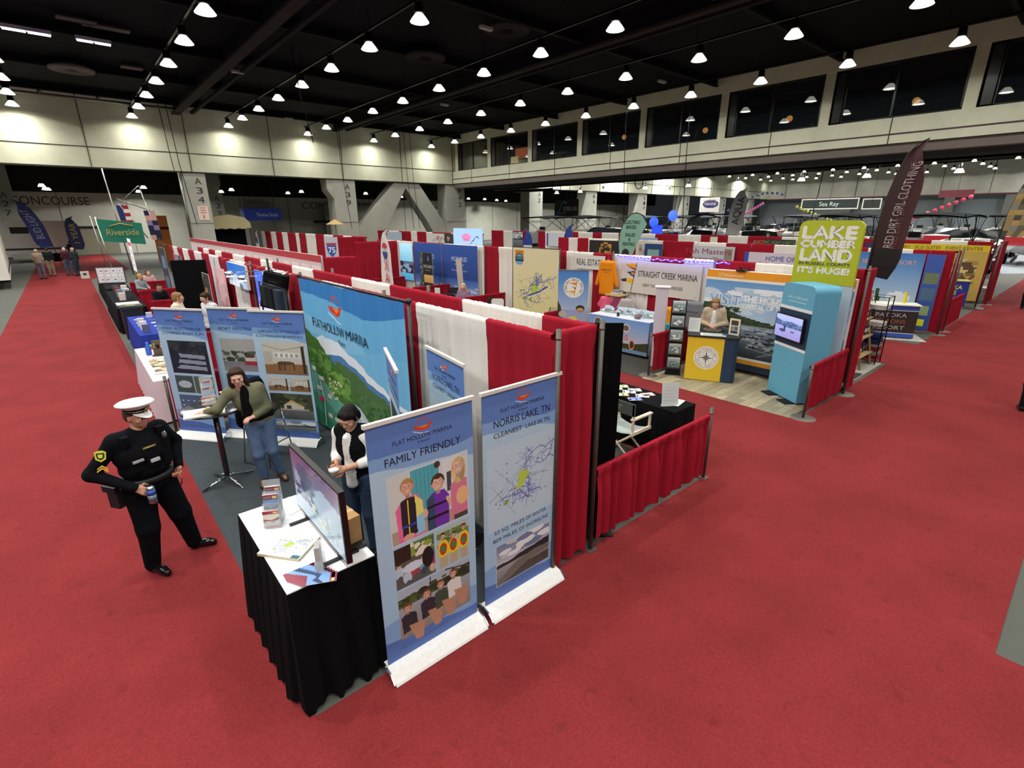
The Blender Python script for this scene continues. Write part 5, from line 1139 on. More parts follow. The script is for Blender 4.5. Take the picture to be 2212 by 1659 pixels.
def chair_folding(loc, rz, label, seat, frame, back=None, arms=False, group=None):
    t = thing('folding_chair', loc, rz, label, 'chair', group)
    m = MB(); m.rbox((0, 0, .45), (.42, .40, .03), .05, seat, 'satin'); m.obj('seat', t)
    m = MB(); m.prism([(-.2, .62), (-.21, .8), (-.16, .86), (.16, .86), (.21, .8), (.2, .62)], .2, .225, back or seat, 'satin', axis='y'); m.obj('backrest', t)
    for s in (-1, 1):
        m = MB(); m.tube([(s*.22, .22, .84), (s*.22, -.22, .01)], .012, frame); m.obj('leg', t)
        m = MB(); m.tube([(s*.21, -.12, .45), (s*.21, .24, .01)], .012, frame); m.obj('leg', t)
        if arms: m = MB(); m.tube([(s*.25, .2, .66), (s*.25, -.2, .66), (s*.25, -.2, .45)], .014, frame); m.obj('armrest', t)
    return t

# ---------------------------------------------------------------- brochure booth behind the near red fence
m = MB(); m.b2((-.24, -.015, .0), (.24, .015, 2.36), '#060607', 'cloth'); m.b2((-.24, -.2, 0), (.24, .2, .02), '#0a0a0a')
m.obj('display_board', loc=(3.86, 3.16, .0), rz=math.radians(-42), label='tall black cloth-covered board standing behind the near corner post', cat='board')
TX, TY = 6.27, 4.4
t = thing('brochure_table', (TX, TY, 0), 0, 'folding table under a black cloth covered with leaflets, beside the director chair', 'table')
m = MB(); m.b2((-.26, -.92, .71), (.26, .92, .74), '#7c7468', 'wood'); m.obj('tabletop', t)
for sx in (-1, 1):
    for sy in (-1, 1): m = MB(); m.tube([(sx*.2, sy*.75, .01), (sx*.2, sy*.75, .71)], .014, '#666666'); m.obj('leg', t)
m = MB(); skirt(m, -.27, .27, -.93, .93, .06, .75, '#08090b', amp=.02, seed=6, wl=.3); m.obj('tablecloth', loc=(TX, TY, 0), label='black cloth draped over the leaflet table by the director chair', cat='tablecloth')
R = random.Random(21); LC = [('#e8e6e2','#d8d8d8','#8a8a90','#c9c9c9','white'), ('#e89a2a','#d8cfa0','#6a6a50','#f4e0a0','orange and cream'), ('#e6e8ea','#cfd6da','#4a5058','#ffffff','white and grey'), ('#c9b0b4','#e4d4d4','#a05058','#f2eaea','pale pink'), ('#5a6fc0','#7f93d8','#33407a','#dfe4f4','blue'),
      ('#f0eee8','#d8dce8','#6a70a8','#ffffff','white and violet'), ('#e6e6c0','#e0dca0','#8a8a4a','#f6f4d8','pale yellow'), ('#c83a3e','#d8d0cc','#8a1c24','#f4e4e2','red and white'), ('#d8dcd4','#f0f0ec','#9aa090','#ffffff','pale green')]
for i, (yy, xx) in enumerate([(a, b) for a in (.72, .47, .22, -.03, -.28) for b in (-.15, .02, .18)]):
    c = LC[(i*4+1) % 9]; m = MB(); brochure(m, .13, .2, c[:4], i, thick=.006)
    m.obj('brochure', loc=(TX+xx-.04, TY+yy-.05, .751), rz=R.uniform(-.9, -.4)+PI/2, label='%s leaflets on the black table, %s row from far end, %s' % (c[4], ORD[i//3], ['chair side', 'middle', 'aisle side'][i % 3]), cat='leaflet stack', group='leaflets on the black table')
m = MB(); m.b2((0, 0, 0), (.3, .22, .003), '#e8e8e4', 'print'); 
for k in range(6): m.b2((.03, .03+.03*k, .003), (.27, .036+.03*k, .0035), '#9a9a9a', 'print')
m.obj('sign_up_sheet', loc=(TX-.02, TY-.82, .751), rz=.2, label='large white printed sheet at the near end of the leaflet table', cat='paper')
def sign_holder(loc, rz, label, w=.22, h=.30, col='#c9cccb', tilt=-.12):
    t = thing('sign_holder', loc, rz, label, 'sign'); Rm = np.array(Euler((tilt, 0, 0)).to_matrix())
    m = MB(); m.box((0, 0, h/2), (w, .004, h), col, 'print', T=lambda v: v @ Rm.T)
    for k in range(5): m.box((0, -.0025, h*.8-k*h*.14), (w*.7, .001, .008), '#b4b7b6', 'print', T=lambda v: v @ Rm.T)
    m.b2((-w/2, -.03, 0), (w/2, .04, .003), '#cfd6d8', 'clear'); m.obj('sign_sheet', t); return t
sign_holder((TX-.08, TY-.72, .751), math.radians(-35), 'blank grey-white upright sign at the near end of the leaflet table', .25, .34)
sign_holder((TX+.12, TY+.86, .751), math.radians(-35), 'blank grey-white upright sign at the far end of the leaflet table', .2, .32)
# director's chair facing the table
t = thing('director_chair', (5.66, 4.05, 0), PI/2, 'white wooden director chair with grey canvas behind the near red fence', 'chair')
Wd = '#d9cdb8'
for s in (-1, 1):
    m = MB(); m.box((s*.27, 0, .47), (.035, .46, .045), Wd, 'wood'); m.obj('seat_rail', t)
    m = MB(); m.box((s*.27, 0, .69), (.055, .46, .022), Wd, 'wood'); m.obj('armrest', t)
    m = MB(); m.box((s*.27, -.2, .58), (.028, .03, .22), Wd, 'wood'); m.obj('arm_support', t); m = MB(); m.box((s*.27, .2, .69), (.03, .03, .44), Wd, 'wood'); m.obj('back_support', t)
    for y in (-.17, .17): m = MB(); m.tube([(s*.27, y, .46), (-s*.25, y, .04)], .017, Wd, 'wood', 6); m.obj('leg', t)
    m = MB(); m.box((s*.25, 0, .03), (.035, .48, .03), Wd, 'wood'); m.obj('foot_rail', t)
m = MB(); G = [[(x, y, .485-.06*(1-(x/.27)**2)) for y in (-.2, -.07, .07, .2)] for x in np.linspace(-.27, .27, 9)]; m.grid(G, '#a9b3ae', 'cloth'); m.obj('seat', t, label='sagging pale grey canvas seat')
m = MB(); m.b2((-.29, .19, .74), (.29, .215, .92), '#4c524e', 'cloth'); m.b2((-.08, .2155, .84), (.08, .217, .86), '#7d7a60', 'print'); m.b2((-.05, .2155, .80), (.05, .217, .815), '#7d7a60', 'print'); m.obj('backrest', t, label='dark grey canvas backrest')
chair_folding((4.75, 4.6), PI/2, 'pale folding chair half hidden behind the black board', '#cfc8b8', '#555555')
m = MB(); organic(m, [('c', (0, 0, .04), (.0, .16, .05), .05, .045, '#141416'), ('c', (0, .05, .06), (0, .05, .55), .05, .06, '#10131a')], .012, .01, 'satin')
m.obj('black_bag', loc=(6.05, 3.15, 0), label='dark bag standing on the floor behind the short fence-end post', cat='bag')

# ---------------------------------------------------------------- compass counter booth
(c, rz, L) = fr((9.65, 5.46), (10.1, 4.56))
t = thing('promo_counter', (c[0]+.22, c[1]+.12, 0), rz, 'yellow and navy counter with a white compass emblem', 'counter')
m = MB(); w = L/2; pts = [(-w, -.25), (w-.08, -.25), (w-.02, -.22), (w, -.15), (w, .25), (-w, .25)]
m.b2((-w, -.25, .02), (w*.45, .24, .96), '#e0bc24', 'satin'); m.prism([(w*.45, -.25), (w-.08, -.25), (w-.02, -.22), (w, -.15), (w, .24), (w*.45, .24)], .02, .96, '#1c3350', 'satin'); m.obj('counter_body', t)
m = MB(); m.prism([(-w-.02, -.27), (w-.06, -.27), (w+.02, -.2), (w+.02, .27), (-w-.02, .27)], .96, .99, '#16181c', 'satin'); m.obj('countertop', t)
cv = Canvas(.5, .5, .006, '#e0bc24'); cv.ell(.25, .25, .25, .25, '#e9e6dc'); cv.ring(.25, .25, .215, .222, '#2c3c54'); cv.ring(.25, .25, .135, .14, '#2c3c54'); 
for k in range(8):
    a = k*PI/4; L_ = .15 if k % 2 == 0 else .09; cv.poly([(.25+L_*math.sin(a), .25+L_*math.cos(a)), (.25+.022*math.cos(a), .25-.022*math.sin(a)), (.25, .25)], '#24405c'); cv.poly([(.25+L_*math.sin(a), .25+L_*math.cos(a)), (.25-.022*math.cos(a), .25+.022*math.sin(a)), (.25, .25)], '#8f8a3c' if k % 2 else '#55606c')
cv.a[np.hypot(cv.X-.25, cv.Z-.25) > .25] = hexc('#e0bc24')
cv2 = cv; m = MB(); mask = (np.hypot(cv.X-.25, cv.Z-.25) <= .25)
X, Z = np.meshgrid(np.linspace(0, .5, cv.nx+1), np.linspace(0, .5, cv.ny+1), indexing='ij'); P = np.stack([X-.25-.1, np.full(X.shape, -.2515), Z+.27], -1); nv = cv.ny+1
i = np.arange(cv.nx)[:, None]*nv+np.arange(cv.ny)[None, :]; F = np.stack([i, i+nv, i+nv+1, i+1], -1)[mask]; m.add(P.reshape(-1, 3), F, cv.a[mask], 'print')
def arc_text(m, s, cx, cz, r, h, col, a0, a1, y, top=True, M2=None):
    n = len(s)
    for k, ch in enumerate(s):
        if ch == ' ': continue
        a = math.radians(a0+(a1-a0)*k/(n-1)); v, f = text_mesh(ch); sc = h/.69; X = (v[:, 0]-v[:, 0].mean())*sc; Z = v[:, 1]*sc-(h/2); b = -a if top else PI-a
        bx = X*math.cos(b)-Z*math.sin(b); bz = X*math.sin(b)+Z*math.cos(b); m.add(np.stack([cx+r*math.sin(a)+bx, np.full(len(X), y), cz+r*math.cos(a)+bz], 1), f, col, 'print')
arc_text(m, 'LAKE CUMBERLAND', -.1, .52, .18, .032, '#2c3c54', -75, 75, -.253); arc_text(m, 'RUSSELL COUNTY KY', -.1, .52, .18, .032, '#2c3c54', 255, 105, -.253, top=False)
m.obj('compass_emblem', t, label='round white compass emblem')
def local(t, x, y, z=0): q = rotz([(x, y, 0)], t.rotation_euler.z)[0]; return (t.location.x+q[0], t.location.y+q[1], z)
sign_holder(local(t, -.42, .12, .991), rz, 'white text sign standing at the left end of the compass counter', .24, .3, '#dfe0de')
sh = thing('picture_sign', local(t, .38, .05, .991), rz-.5, 'cream framed picture sign at the right end of the compass counter', 'sign')
cv = Canvas(.22, .34, .008, '#e8e0c8'); cv.rect(.03, .2, .19, .31, '#4a3c2c'); cv.rect(.03, .1, .10, .19, '#8a8a50'); cv.rect(.11, .1, .19, .19, '#4a6a8a'); cv.rect(.03, .03, .19, .09, '#2c3c54'); m = MB(); m.b2((-.115, 0, 0), (.115, .01, .35), '#cdbf9a', 'wood'); sheet(m, cv, flat(-.11, .005, -.002)); m.obj('framed_print', sh)
m = MB(); m.b2((-.25, -.13, 0), (.25, .13, .004), '#dfe2dc', 'print'); m.b2((-.2, -.1, .004), (.2, .08, .0045), '#a9b8a8', 'print'); m.obj('open_brochure', loc=local(t, -.02, -.06, .991), rz=rz+.1, label='large open brochure lying in the middle of the compass counter', cat='brochure')
m = MB(); m.b2((-.05, -.08, 0), (.05, .08, .012), '#2b4470', 'print'); m.obj('booklet', loc=local(t, .22, .0, .991), rz=rz, label='small navy booklet on the compass counter beside the framed sign', cat='booklet')
# woman behind it
person('person', local(t, -.05, .62), rz, 'woman with wavy blonde hair and beige cardigan behind the compass counter',
       dict(head=(0, -.06, 1.585), pitch=.42, eL=(.26, -.0, 1.14), eR=(-.26, .0, 1.14), wL=(.07, -.26, 1.12), wR=(-.07, -.26, 1.12)), top='#b7a48c', bottom='#2b2d33', skin='#c99a84', hair='#8a6a44', fem=True, hairlen=.10, g=1.12, lod=1, scale=.98, opencol='#dcdcda',
       hands=dict(L=dict(d=(-.6, -.8, .1), pn=(-.4, .3, -.5), curl=.7), R=dict(d=(.6, -.8, .1), pn=(.4, .3, -.5), curl=.7)), topname='cardigan')
# backdrop
w, h = 2.95, 2.15; cv = Canvas(w, h, .018, '#d8dfe6'); cv.grad(0, .75, w, 2.0, '#dfe6ec', '#5f96cc'); cv.mottle(0, 1.2, w, 1.8, ('#e9edf0', '#c8d6e4', '#b0c8de'), 50, .22, 3, .35)
cv.poly([(0, .9), (0, 1.42), (.25, 1.45), (.5, 1.32), (.9, 1.2), (1.5, 1.1), (2.1, .98), (2.95, 1.02), (2.95, .8)], '#38452c'); cv.mottle(0, 1.1, .9, 1.38, ('#3f4f30', '#2c3822', '#4c5a38'), 50, .07, 4); cv.mottle(.8, .98, 2.2, 1.12, ('#3f4f30', '#2c3822'), 60, .05, 5)
cv.grad(0, .28, w, 1.02, '#2f3438', '#8b9aa6'); cv.mottle(0, .86, 1.7, .98, ('#5a6a7a', '#aab4bc', '#3c4650'), 50, .1, 6, .25); cv.mottle(.3, .62, 2.3, .84, ('#22262c', '#343c46', '#6d7884', '#a8afb4'), 90, .09, 7, .3); cv.mottle(1.1, .5, 2.2, .7, ('#1c2026', '#5d666e', '#9aa2a8'), 60, .08, 8, .3)
for a, b in (((1.35, .35), (2.05, .60)), ((1.25, .5), (1.7, .45))): cv.line([a, b], .02, '#7d868c')
cv.grad(2.2, .28, w, .8, '#6d7880', '#a9b2b8'); cv.rect(0, .24, w, .29, '#e8e6de'); cv.rect(0, .14, w, .24, '#e09a28'); cv.rect(0, 0, w, .14, '#1c3048')
cv.rect(0, 1.98, w, h, '#ee9c22'); cv.rect(0, 1.93, w, 1.98, '#f0e8d8'); cv.ell(.1, 2.05, 0, 0, '#ee9c22') if 0 else None
t = thing('photo_backdrop', (10.93, 4.42, 0), -PI/2, 'wide photo backdrop reading VISIT THE HOUSEBOAT CAPITAL behind the compass counter', 'backdrop')
m = MB(); m.rbox((0, .12, h/2+.1), (w, .22, h), .1, '#d9d6cc', 'satin'); m.obj('frame', t)
m = MB(); sheet(m, cv, flat(-w/2, .1, .0)); m.text('LCVacation.com', (-.92, -.004, 2.12), .07, '#fff0d0', w=.55); m.text('THE HOUSEBOAT', (.1, -.004, 1.62), .13, '#f4f4f2', w=1.35, bold=.008); m.text('CAPITAL OF THE WORLD', (.13, -.004, 1.48), .095, '#f4f4f2', w=1.4, bold=.006)
m.text('VISIT', (-.98, -.004, 1.50), .24, '#f2f4f6', w=.75, bold=.014); m.text('VISIT', (-.98, -.006, 1.51), .22, '#7ba8d4', w=.72); m.obj('printed_panel', t)
for x in (-.7, .55): m = MB(); m.b2((x-.1, -.05, h+.1), (x+.1, .2, h+.14), '#17181a', 'plastic'); m.tube([(x, .05, h+.12), (x, -.1, h+.2)], .012, '#17181a'); m.obj('clip_lamp', t)
t = thing('lake_sign', (10.84, 3.50, 0), -PI/2, 'yellow-green rounded sign reading LAKE CUMBERLAND rising above the photo backdrop', 'sign')
m = MB(); w, h = 1.08, 1.16; r = .14; pts = [(-w/2, 0), (w/2, 0)]+[(w/2-r+r*math.cos(a*PI/12), h-r+r*math.sin(a*PI/12)) for a in range(7)]+[(-w/2+r-r*math.sin(a*PI/12), h-r+r*math.cos(a*PI/12)) for a in range(7)]
m.prism(pts, -.04, .04, '#b4bd1c', 'satin', c=(0, 0, 2.14), axis='y')
for s, z, hh, ww, col, b in (('LAKE', 2.98, .21, .9, '#ebe9dc', .018), ('CUMBER', 2.82, .12, .92, '#ebe9dc', .014), ('LAND', 2.57, .21, .86, '#ebe9dc', .018), ('IN RUSSELL COUNTY', 2.49, .052, .88, '#2b4a38', .003), ("IT'S HUGE!", 2.34, .105, .88, '#ebe9dc', .01)): m.text(s, (-.01, -.042, z), hh, col, w=ww, bold=b)
m.obj('sign_panel', t); m = MB(); m.b2((-w/2, -.03, .1), (w/2, .04, 2.14), '#b9c9d6', 'satin'); m.obj('fabric_column', t)
# tower
(c, rz, L) = fr((10.22, 3.93), (9.74, 3.2)); Wt = L
t = thing('screen_tower', (c[0]+.83*.25, c[1]-.56*.25, 0), rz, 'light blue rounded tower with a landscape screen in the compass booth', 'tower')
r = .12; pts = [(-Wt/2, .04), (Wt/2, .04)]+[(Wt/2-r+r*math.cos(a*PI/12), 2.2-r+r*math.sin(a*PI/12)) for a in range(7)]+[(-Wt/2+r-r*math.sin(a*PI/12), 2.2-r+r*math.cos(a*PI/12)) for a in range(7)]
m = MB(); m.prism(pts, -.25, .25, '#5fa6c2', 'satin', axis='y'); m.b2((-Wt/2-.002, -.254, 1.05), (Wt/2-.0, -.2505, 1.72), '#16324c', 'satin'); 
for z in (1.72, 1.0): m.b2((-Wt/2-.002, -.255, z), (Wt/2-.0, -.2505, z+.055), '#dfe6e6', 'satin')
m.b2((-Wt/2, -.256, .0), (-Wt/2, -.25, 0), '#000000'); m.text('LAKE CUMBERLAND', (0, -.2525, 1.93), .045, '#cfe6ee', w=.55); m.b2((-.25, -.2525, 1.865), (.25, -.2505, 1.88), '#a8d0de', 'print'); m.obj('tower_body', t)
for x in (-.25, .25): m = MB(); m.b2((x-.13, -.42, 0), (x+.13, .3, .03), '#22262a', 'matte'); m.obj('floor_plate', t)
m = MB(); m.b2((-.42, -.32, 1.17), (.36, -.285, 1.63), '#0c0c0e', 'plastic'); m.b2((-.1, -.29, 1.3), (.1, -.25, 1.5), '#111111'); o = m.obj('display_screen', t)
cv = Canvas(.74, .42, .012, '#8a86d0'); cv.grad(0, 0, .74, .42, '#8f88cc', '#a8b8e6'); cv.poly([(0, .22), (0, .34), (.2, .3), (.45, .32), (.74, .28), (.74, .2)], '#4a5f8c'); cv.mottle(.1, .2, .74, .3, ('#3f5680', '#5f78a8'), 24, .05, 2); cv.ell(.22, .13, .09, .03, '#3c3f74'); cv.rect(.25, .13, .3, .22, '#2f3566'); cv.ell(.5, .14, .06, .018, '#5a5f98')
m = MB(); sheet(m, cv, flat(-.40, 1.19, -.3225), 'screen'); m.obj('picture', o)
# brochure rack and grey shirt
t = thing('brochure_rack', (9.78, 5.83, 0), math.radians(-58), 'tall black rack with five pockets of lake guides by the compass counter', 'rack')
m = MB(); m.b2((-.16, .0, 0), (.16, .05, 1.66), '#16161a', 'satin'); m.b2((-.17, -.12, 0), (.17, .1, .03), '#111113', 'satin')
for k in range(5): m.b2((-.16, -.1, .14+.31*k), (.16, .0, .17+.31*k), '#111113', 'satin')
m.obj('frame', t)
for k in range(5):
    cv = Canvas(.25, .23, .012, '#8fa6a8'); cv.grad(0, 0, .25, .23, '#5c7474', '#a9c0c4'); cv.mottle(.02, .02, .23, .15, ('#e8ece8', '#3c4c4c', '#c8d0c8', '#6d8484'), 18, .04, k+2); cv.rect(0, .19, .25, .23, '#c8d6d8')
    m = MB(); m.b2((-.13, -.06, .172+.31*k), (.13, -.01, .41+.31*k), '#dfe0da', 'satin'); sheet(m, cv, flat(-.125, .176+.31*k, -.062)); o = m.obj('guide_stack', loc=t.location, rz=t.rotation_euler.z, label='stack of lake guides in the tall black rack, %s pocket from the bottom' % ORD[k], cat='guide stack', group='guides in the black rack')
def tshirt(loc, rz, label, col, text=None, w=.5, h=.68, sleeves=.28, tcol='#333333', fn='cloth', group=None, name='t_shirt', long=False):
    t = thing(name, loc, rz, label, 'shirt', group); m = MB(); s = sleeves; e = -.62 if long else -.22
    pr = [('c', (-w*.3, 0, -.03), (w*.3, 0, -.03), .03, .03, col), ('c', (-w*.34, 0, -.05), (-w*.62, 0, e), .05, .05, col), ('c', (w*.34, 0, -.05), (w*.62, 0, e), .05, .05, col)]
    for x in (-.3, -.15, 0, .15, .3): pr.append(('c', (w*x, 0, -.06), (w*x*1.1, .0, -h), .055, .06, col))
    organic(m, pr, .014, .02, fn)
    if text: m.text(text, (0, -.072, -.24), .045, tcol, w=w*.6); m.text(text, (0, -.072, -.30), .02, tcol, w=w*.35)
    m.obj('garment', t); m = MB(); m.tube([(-w*.36, 0, -.02), (0, 0, .04), (w*.36, 0, -.02)], .006, '#d8d0c0'); m.tube([(0, 0, .03), (0, 0, .1), (.03, 0, .12)], .004, '#c8c8c8'); m.obj('hanger', t); return t
tshirt((10.72, 6.02, 1.50), math.radians(-75), 'grey long-sleeved shirt with dark print hanging beside the photo backdrop', '#7d7f84', 'NORRIS LAKE', .46, .62, long=True)
drape((9.25, 5.95), (9.25, 5.6), 0, 0.01, RC_, 'x') if 0 else None

# ---------------------------------------------------------------- flag-banner marina booth
t = thing('white_column', (10.05, 6.45, 0), math.radians(-60), 'slim white fabric column standing at the edge of the flag banner booth', 'column display')
m = MB(); m.b2((-.13, -.13, .02), (.13, .13, 1.86), '#cfc9d2', 'satin'); m.obj('fabric_sleeve', t); m = MB(); m.prism([(-.17, -.15), (.17, -.15), (.17, .15), (-.17, .15)], 1.86, 1.885, '#d8d2d8', 'satin'); m.obj('cap', t)
def p_sc(cv, w, h):
    cv.rect(0, 0, w, h, '#cfc9bc'); cv.poly([(.13, h-.1), (.5, h-.06), (.47, h-.2), (.3, h-.16)], '#e2a41e'); cv.poly([(.13, h-.1), (.3, h-.16), (.47, h-.2), (.46, h-.25), (.28, h-.18)], '#a82c34'); cv.poly([(.2, h-.3), (.45, h-.26), (.44, h-.42), (.34, h-.38)], '#22264a'); cv.poly([(.3, h-.32), (.43, h-.29), (.42, h-.38)], '#d8a42a')
    cv.poly([(.02, h-.5), (.2, h-.46), (.2, h-.56), (.06, h-.56)], '#22264a'); cv.poly([(.2, h-.46), (.42, h-.46), (.40, h-.6), (.2, h-.56)], '#e0b01e'); cv.line([(.5, h-.06), (.36, h-.8)], .022, '#2c3050'); cv.line([(.5, h-.46), (w-.08, h-.46)], .008, '#3a3a3a')
hang('vinyl_banner', 11.1, 8.45, 6.12, 1.48, 2.30, p_sc, [('STRAIGHT CREEK MARINA', .60, .62, .15, 1.68, '#23252c'), ('NEW TAZEWELL, TENNESSEE', .56, .28, .075, 1.15, '#3c3c48')], 'white vinyl banner reading STRAIGHT CREEK MARINA with three pennants', .018, 'banner')
m = MB(); 
for k in range(90):
    y = 8.6-k*(8.6-5.45)/90; m.ell((11.06, y, 2.40+.02*math.sin(k*.9)-.03*math.sin(k/90*PI)), (.012, .022, .012), '#3a38ff' if k % 3 else '#7a6aff', 'led', 5, 4)
m.tube([(11.06, 8.6-k*3.15/20, 2.40-.03*math.sin(k/20*PI)) for k in range(21)], .008, '#2a28a0', 'glow', 5)
m.obj('rope_light', label='glowing blue rope light along the rail above the pennant banner', cat='rope light')
l = bpy.data.lights.new('rope_glow', 'AREA'); l.shape = 'RECTANGLE'; l.size = 3.0; l.size_y = .04; l.energy = 5; l.color = (.25, .22, 1); o = bpy.data.objects.new('rope_glow', l); COL.objects.link(o); o.location = (11.02, 7.0, 2.4); o.rotation_euler = (0, math.radians(60), 0); o.rotation_euler = Euler((0, math.radians(-35), 0)); 
l.size, l.size_y = .04, 3.0
tshirt((10.95, 8.78, 2.25), math.radians(-80), 'orange long-sleeved shirt hanging left of the pennant banner', '#e58a1c', 'NORRIS LAKE', .5, .85, long=True)
hang('paper_sign', 11.09, 12.45, 11.35, 2.0, 2.36, '#d9d6d0', [('NORRIS LAKE', .5, .5, .17, .95, '#2c2c2e')], 'white sign reading NORRIS LAKE left of the yellow map', .05)
hang('paper_sign', 11.09, 10.1, 9.0, 1.98, 2.36, '#d9d6d0', [('REAL ESTATE', .5, .5, .17, .95, '#2c2c2e')], 'white sign reading REAL ESTATE right of the yellow map', .05)
def p_nm(cv, w, h):
    cv.grad(0, 0, w, h, '#dccf92', '#dcd5b0'); lakemap(cv, .1, .55, w-.2, 1.15, 14, net='#3c5a98', park='#a9c84e'); cv.line([(.75, .95), (1.2, 1.1), (1.6, 1.3)], .05, '#2f4fa8'); cv.line([(.15, 1.0), (.4, .4), (.9, .6), (1.5, 1.4)], .008, '#8a8872'); cv.poly([(.8, .85), (.9, .95), (.85, .75)], '#4a9a58')
    cv.rect(.1, h-.42, .52, h-.08, '#c8903a'); cv.ell(.31, h-.35, .19, .18, '#3c2c1c'); cv.ell(.31, h-.36, .17, .16, '#6fa8d8'); cv.rect(.12, h-.42, .5, h-.36, '#2c3c50'); cv.rect(.14, h-.36, .48, h-.3, '#4a78b0'); cv.rect(.16, h-.3, .46, h-.27, '#3f6a34')
t = thing('map_banner', (10.82, 11.5, 0), -PI/2, 'large pale yellow lake map banner on black poles', 'banner'); cv = Canvas(2.05, 2.4, .018); p_nm(cv, 2.05, 2.4)
m = MB(); sheet(m, cv, lambda X, Z, off=0: np.stack([np.asarray(X)-1.02, -.02-.01*np.sin(np.asarray(X)*5)-off, np.asarray(Z)+.08], -1), 'cloth', back='#cfc8a0'); m.text('NORRIS LAKE', (-.7, -.045, 2.33), .05, '#c8643a', w=.36); m.obj('printed_fabric', t)
for s in (-1, 1): m = MB(); m.tube([(s*1.05, 0, 0), (s*1.05, 0, 2.52)], .02, '#141414', 'plastic'); m.obj('pole', t)
m = MB(); m.tube([(-1.05, 0, 2.49), (1.05, 0, 2.49)], .016, '#141414', 'plastic'); m.obj('crossbar', t)
# blue roll-up with oval pictures
(c, rz, L) = fr((9.85, 9.55), (10.30, 8.87)); t = thing('rollup_banner', (c[0], c[1], 0), rz, 'blue roll-up banner with a round pennant logo and oval photos', 'banner')
cv = Canvas(.82, 1.95, .014); cv.grad(0, 0, .82, 1.95, '#c9b4c0', '#4a86c8'); cv.grad(0, .9, .82, 1.95, '#a9b8d4', '#3f7fc6'); cv.poly([(0, 1.15), (.08, 1.0), (.12, .8), (.22, .55), (.4, .42), (.6, .44), (.82, .62), (.82, 0), (0, 0)], '#3a3a1c'); cv.mottle(0, 0, .82, .4, ('#4c4a22', '#2f3018', '#5a5528'), 50, .07, 2)
cv.ell(.42, 1.5, .27, .27, '#e9e6dc'); cv.ring(.42, 1.5, .19, .195, '#555555'); cv.poly([(.3, 1.62), (.5, 1.65), (.49, 1.56)], '#d8902a'); cv.poly([(.38, 1.53), (.48, 1.5), (.47, 1.46)], '#2c2c3c'); cv.poly([(.26, 1.4), (.46, 1.43), (.45, 1.34)], '#e0b01e'); cv.line([(.51, 1.66), (.44, 1.28)], .015, '#c87a2a')
cv.ell(.62, .95, .12, .09, '#2c2418'); cv.ell(.62, .92, .09, .05, '#c89a4a'); cv.ell(.14, .78, .11, .09, '#b8b0a8'); cv.ell(.42, .62, .14, .11, '#d8c85a'); cv.ell(.42, .58, .11, .06, '#c8ccc0'); cv.ell(.3, .3, .1, .1, '#d0c8c8')
m = MB(); sheet(m, cv, flat(-.41, .08, 0), back='#777777'); arc_text(m, 'STRAIGHT CREEK MARINA', .01, 1.58, .225, .045, '#333333', -120, 120, -.003); m.obj('printed_panel', t); m = MB(); m.b2((-.43, -.09, 0), (.43, .09, .08), '#c9c9c9', 'metal'); m.obj('base', t); m = MB(); m.b2((-.42, -.01, 2.03), (.42, .01, 2.055), '#c9c9c9', 'metal'); m.obj('top_rail', t)
# blue printed table
(c, rz, L) = fr((10.35, 8.75), (10.32, 7.0)); rz = -PI/2+.04
t = thing('printed_table', (10.62, 7.85, 0), rz, 'table under a sky-blue printed cloth with oval photos', 'table'); m = MB(); m.b2((-.9, -.3, .88), (.9, .3, .92), '#dfe0e4', 'satin'); m.obj('tabletop', t)
for sx in (-1, 1):
    for sy in (-1, 1): m = MB(); m.tube([(sx*.8, sy*.25, .01), (sx*.84, sy*.28, .88)], .014, '#222222'); m.obj('leg', t)
cv = Canvas(1.86, .84, .016); cv.grad(0, 0, 1.86, .84, '#d8b8b4', '#6f9ad4'); cv.poly([(0, 0), (0, .26), (.4, .22), (.9, .2), (1.4, .24), (1.86, .33), (1.86, 0)], '#3c3f26'); cv.rect(0, 0, 1.86, .1, '#6a86a0')
for x, z, a, b, c1, c2 in ((.3, .68, .13, .11, '#c8b8a8', '#5a5a58'), (.86, .54, .09, .15, '#e0d0c0', '#22264a'), (1.2, .62, .11, .1, '#e0d0c0', '#6a5a50'), (1.22, .38, .05, .08, '#a05a50', '#c89080'), (1.0, .2, .1, .08, '#d8905a', '#b8b0a0'), (1.4, .22, .08, .13, '#d8905a', '#4a3428'), (.95, .07, .09, .06, '#c87a3a', '#2a2220')): cv.ell(x, z, a, b, c1); cv.ell(x, z, a*.75, b*.75, c2)
m = MB(); sheet(m, cv, lambda X, Z, off=0: np.stack([np.asarray(X)-.93, -.32-.02*(1-np.asarray(Z)/.84)-off, np.asarray(Z)+.085], -1), 'cloth'); m.b2((-.93, -.32, .921), (.93, .32, .93), '#d9dde6', 'cloth'); m.grid([[(.93, -.32, .93), (.93, .32, .93)], [(.95, -.33, .1), (.95, .33, .1)]], '#6f8fc0', 'cloth'); m.grid([[(-.93, .32, .93), (-.93, -.32, .93)], [(-.95, .33, .1), (-.95, -.33, .1)]], '#6f8fc0', 'cloth')
m.obj('tablecloth', loc=t.location, rz=rz, label='sky-blue printed cloth with oval photos on the marina table', cat='tablecloth')
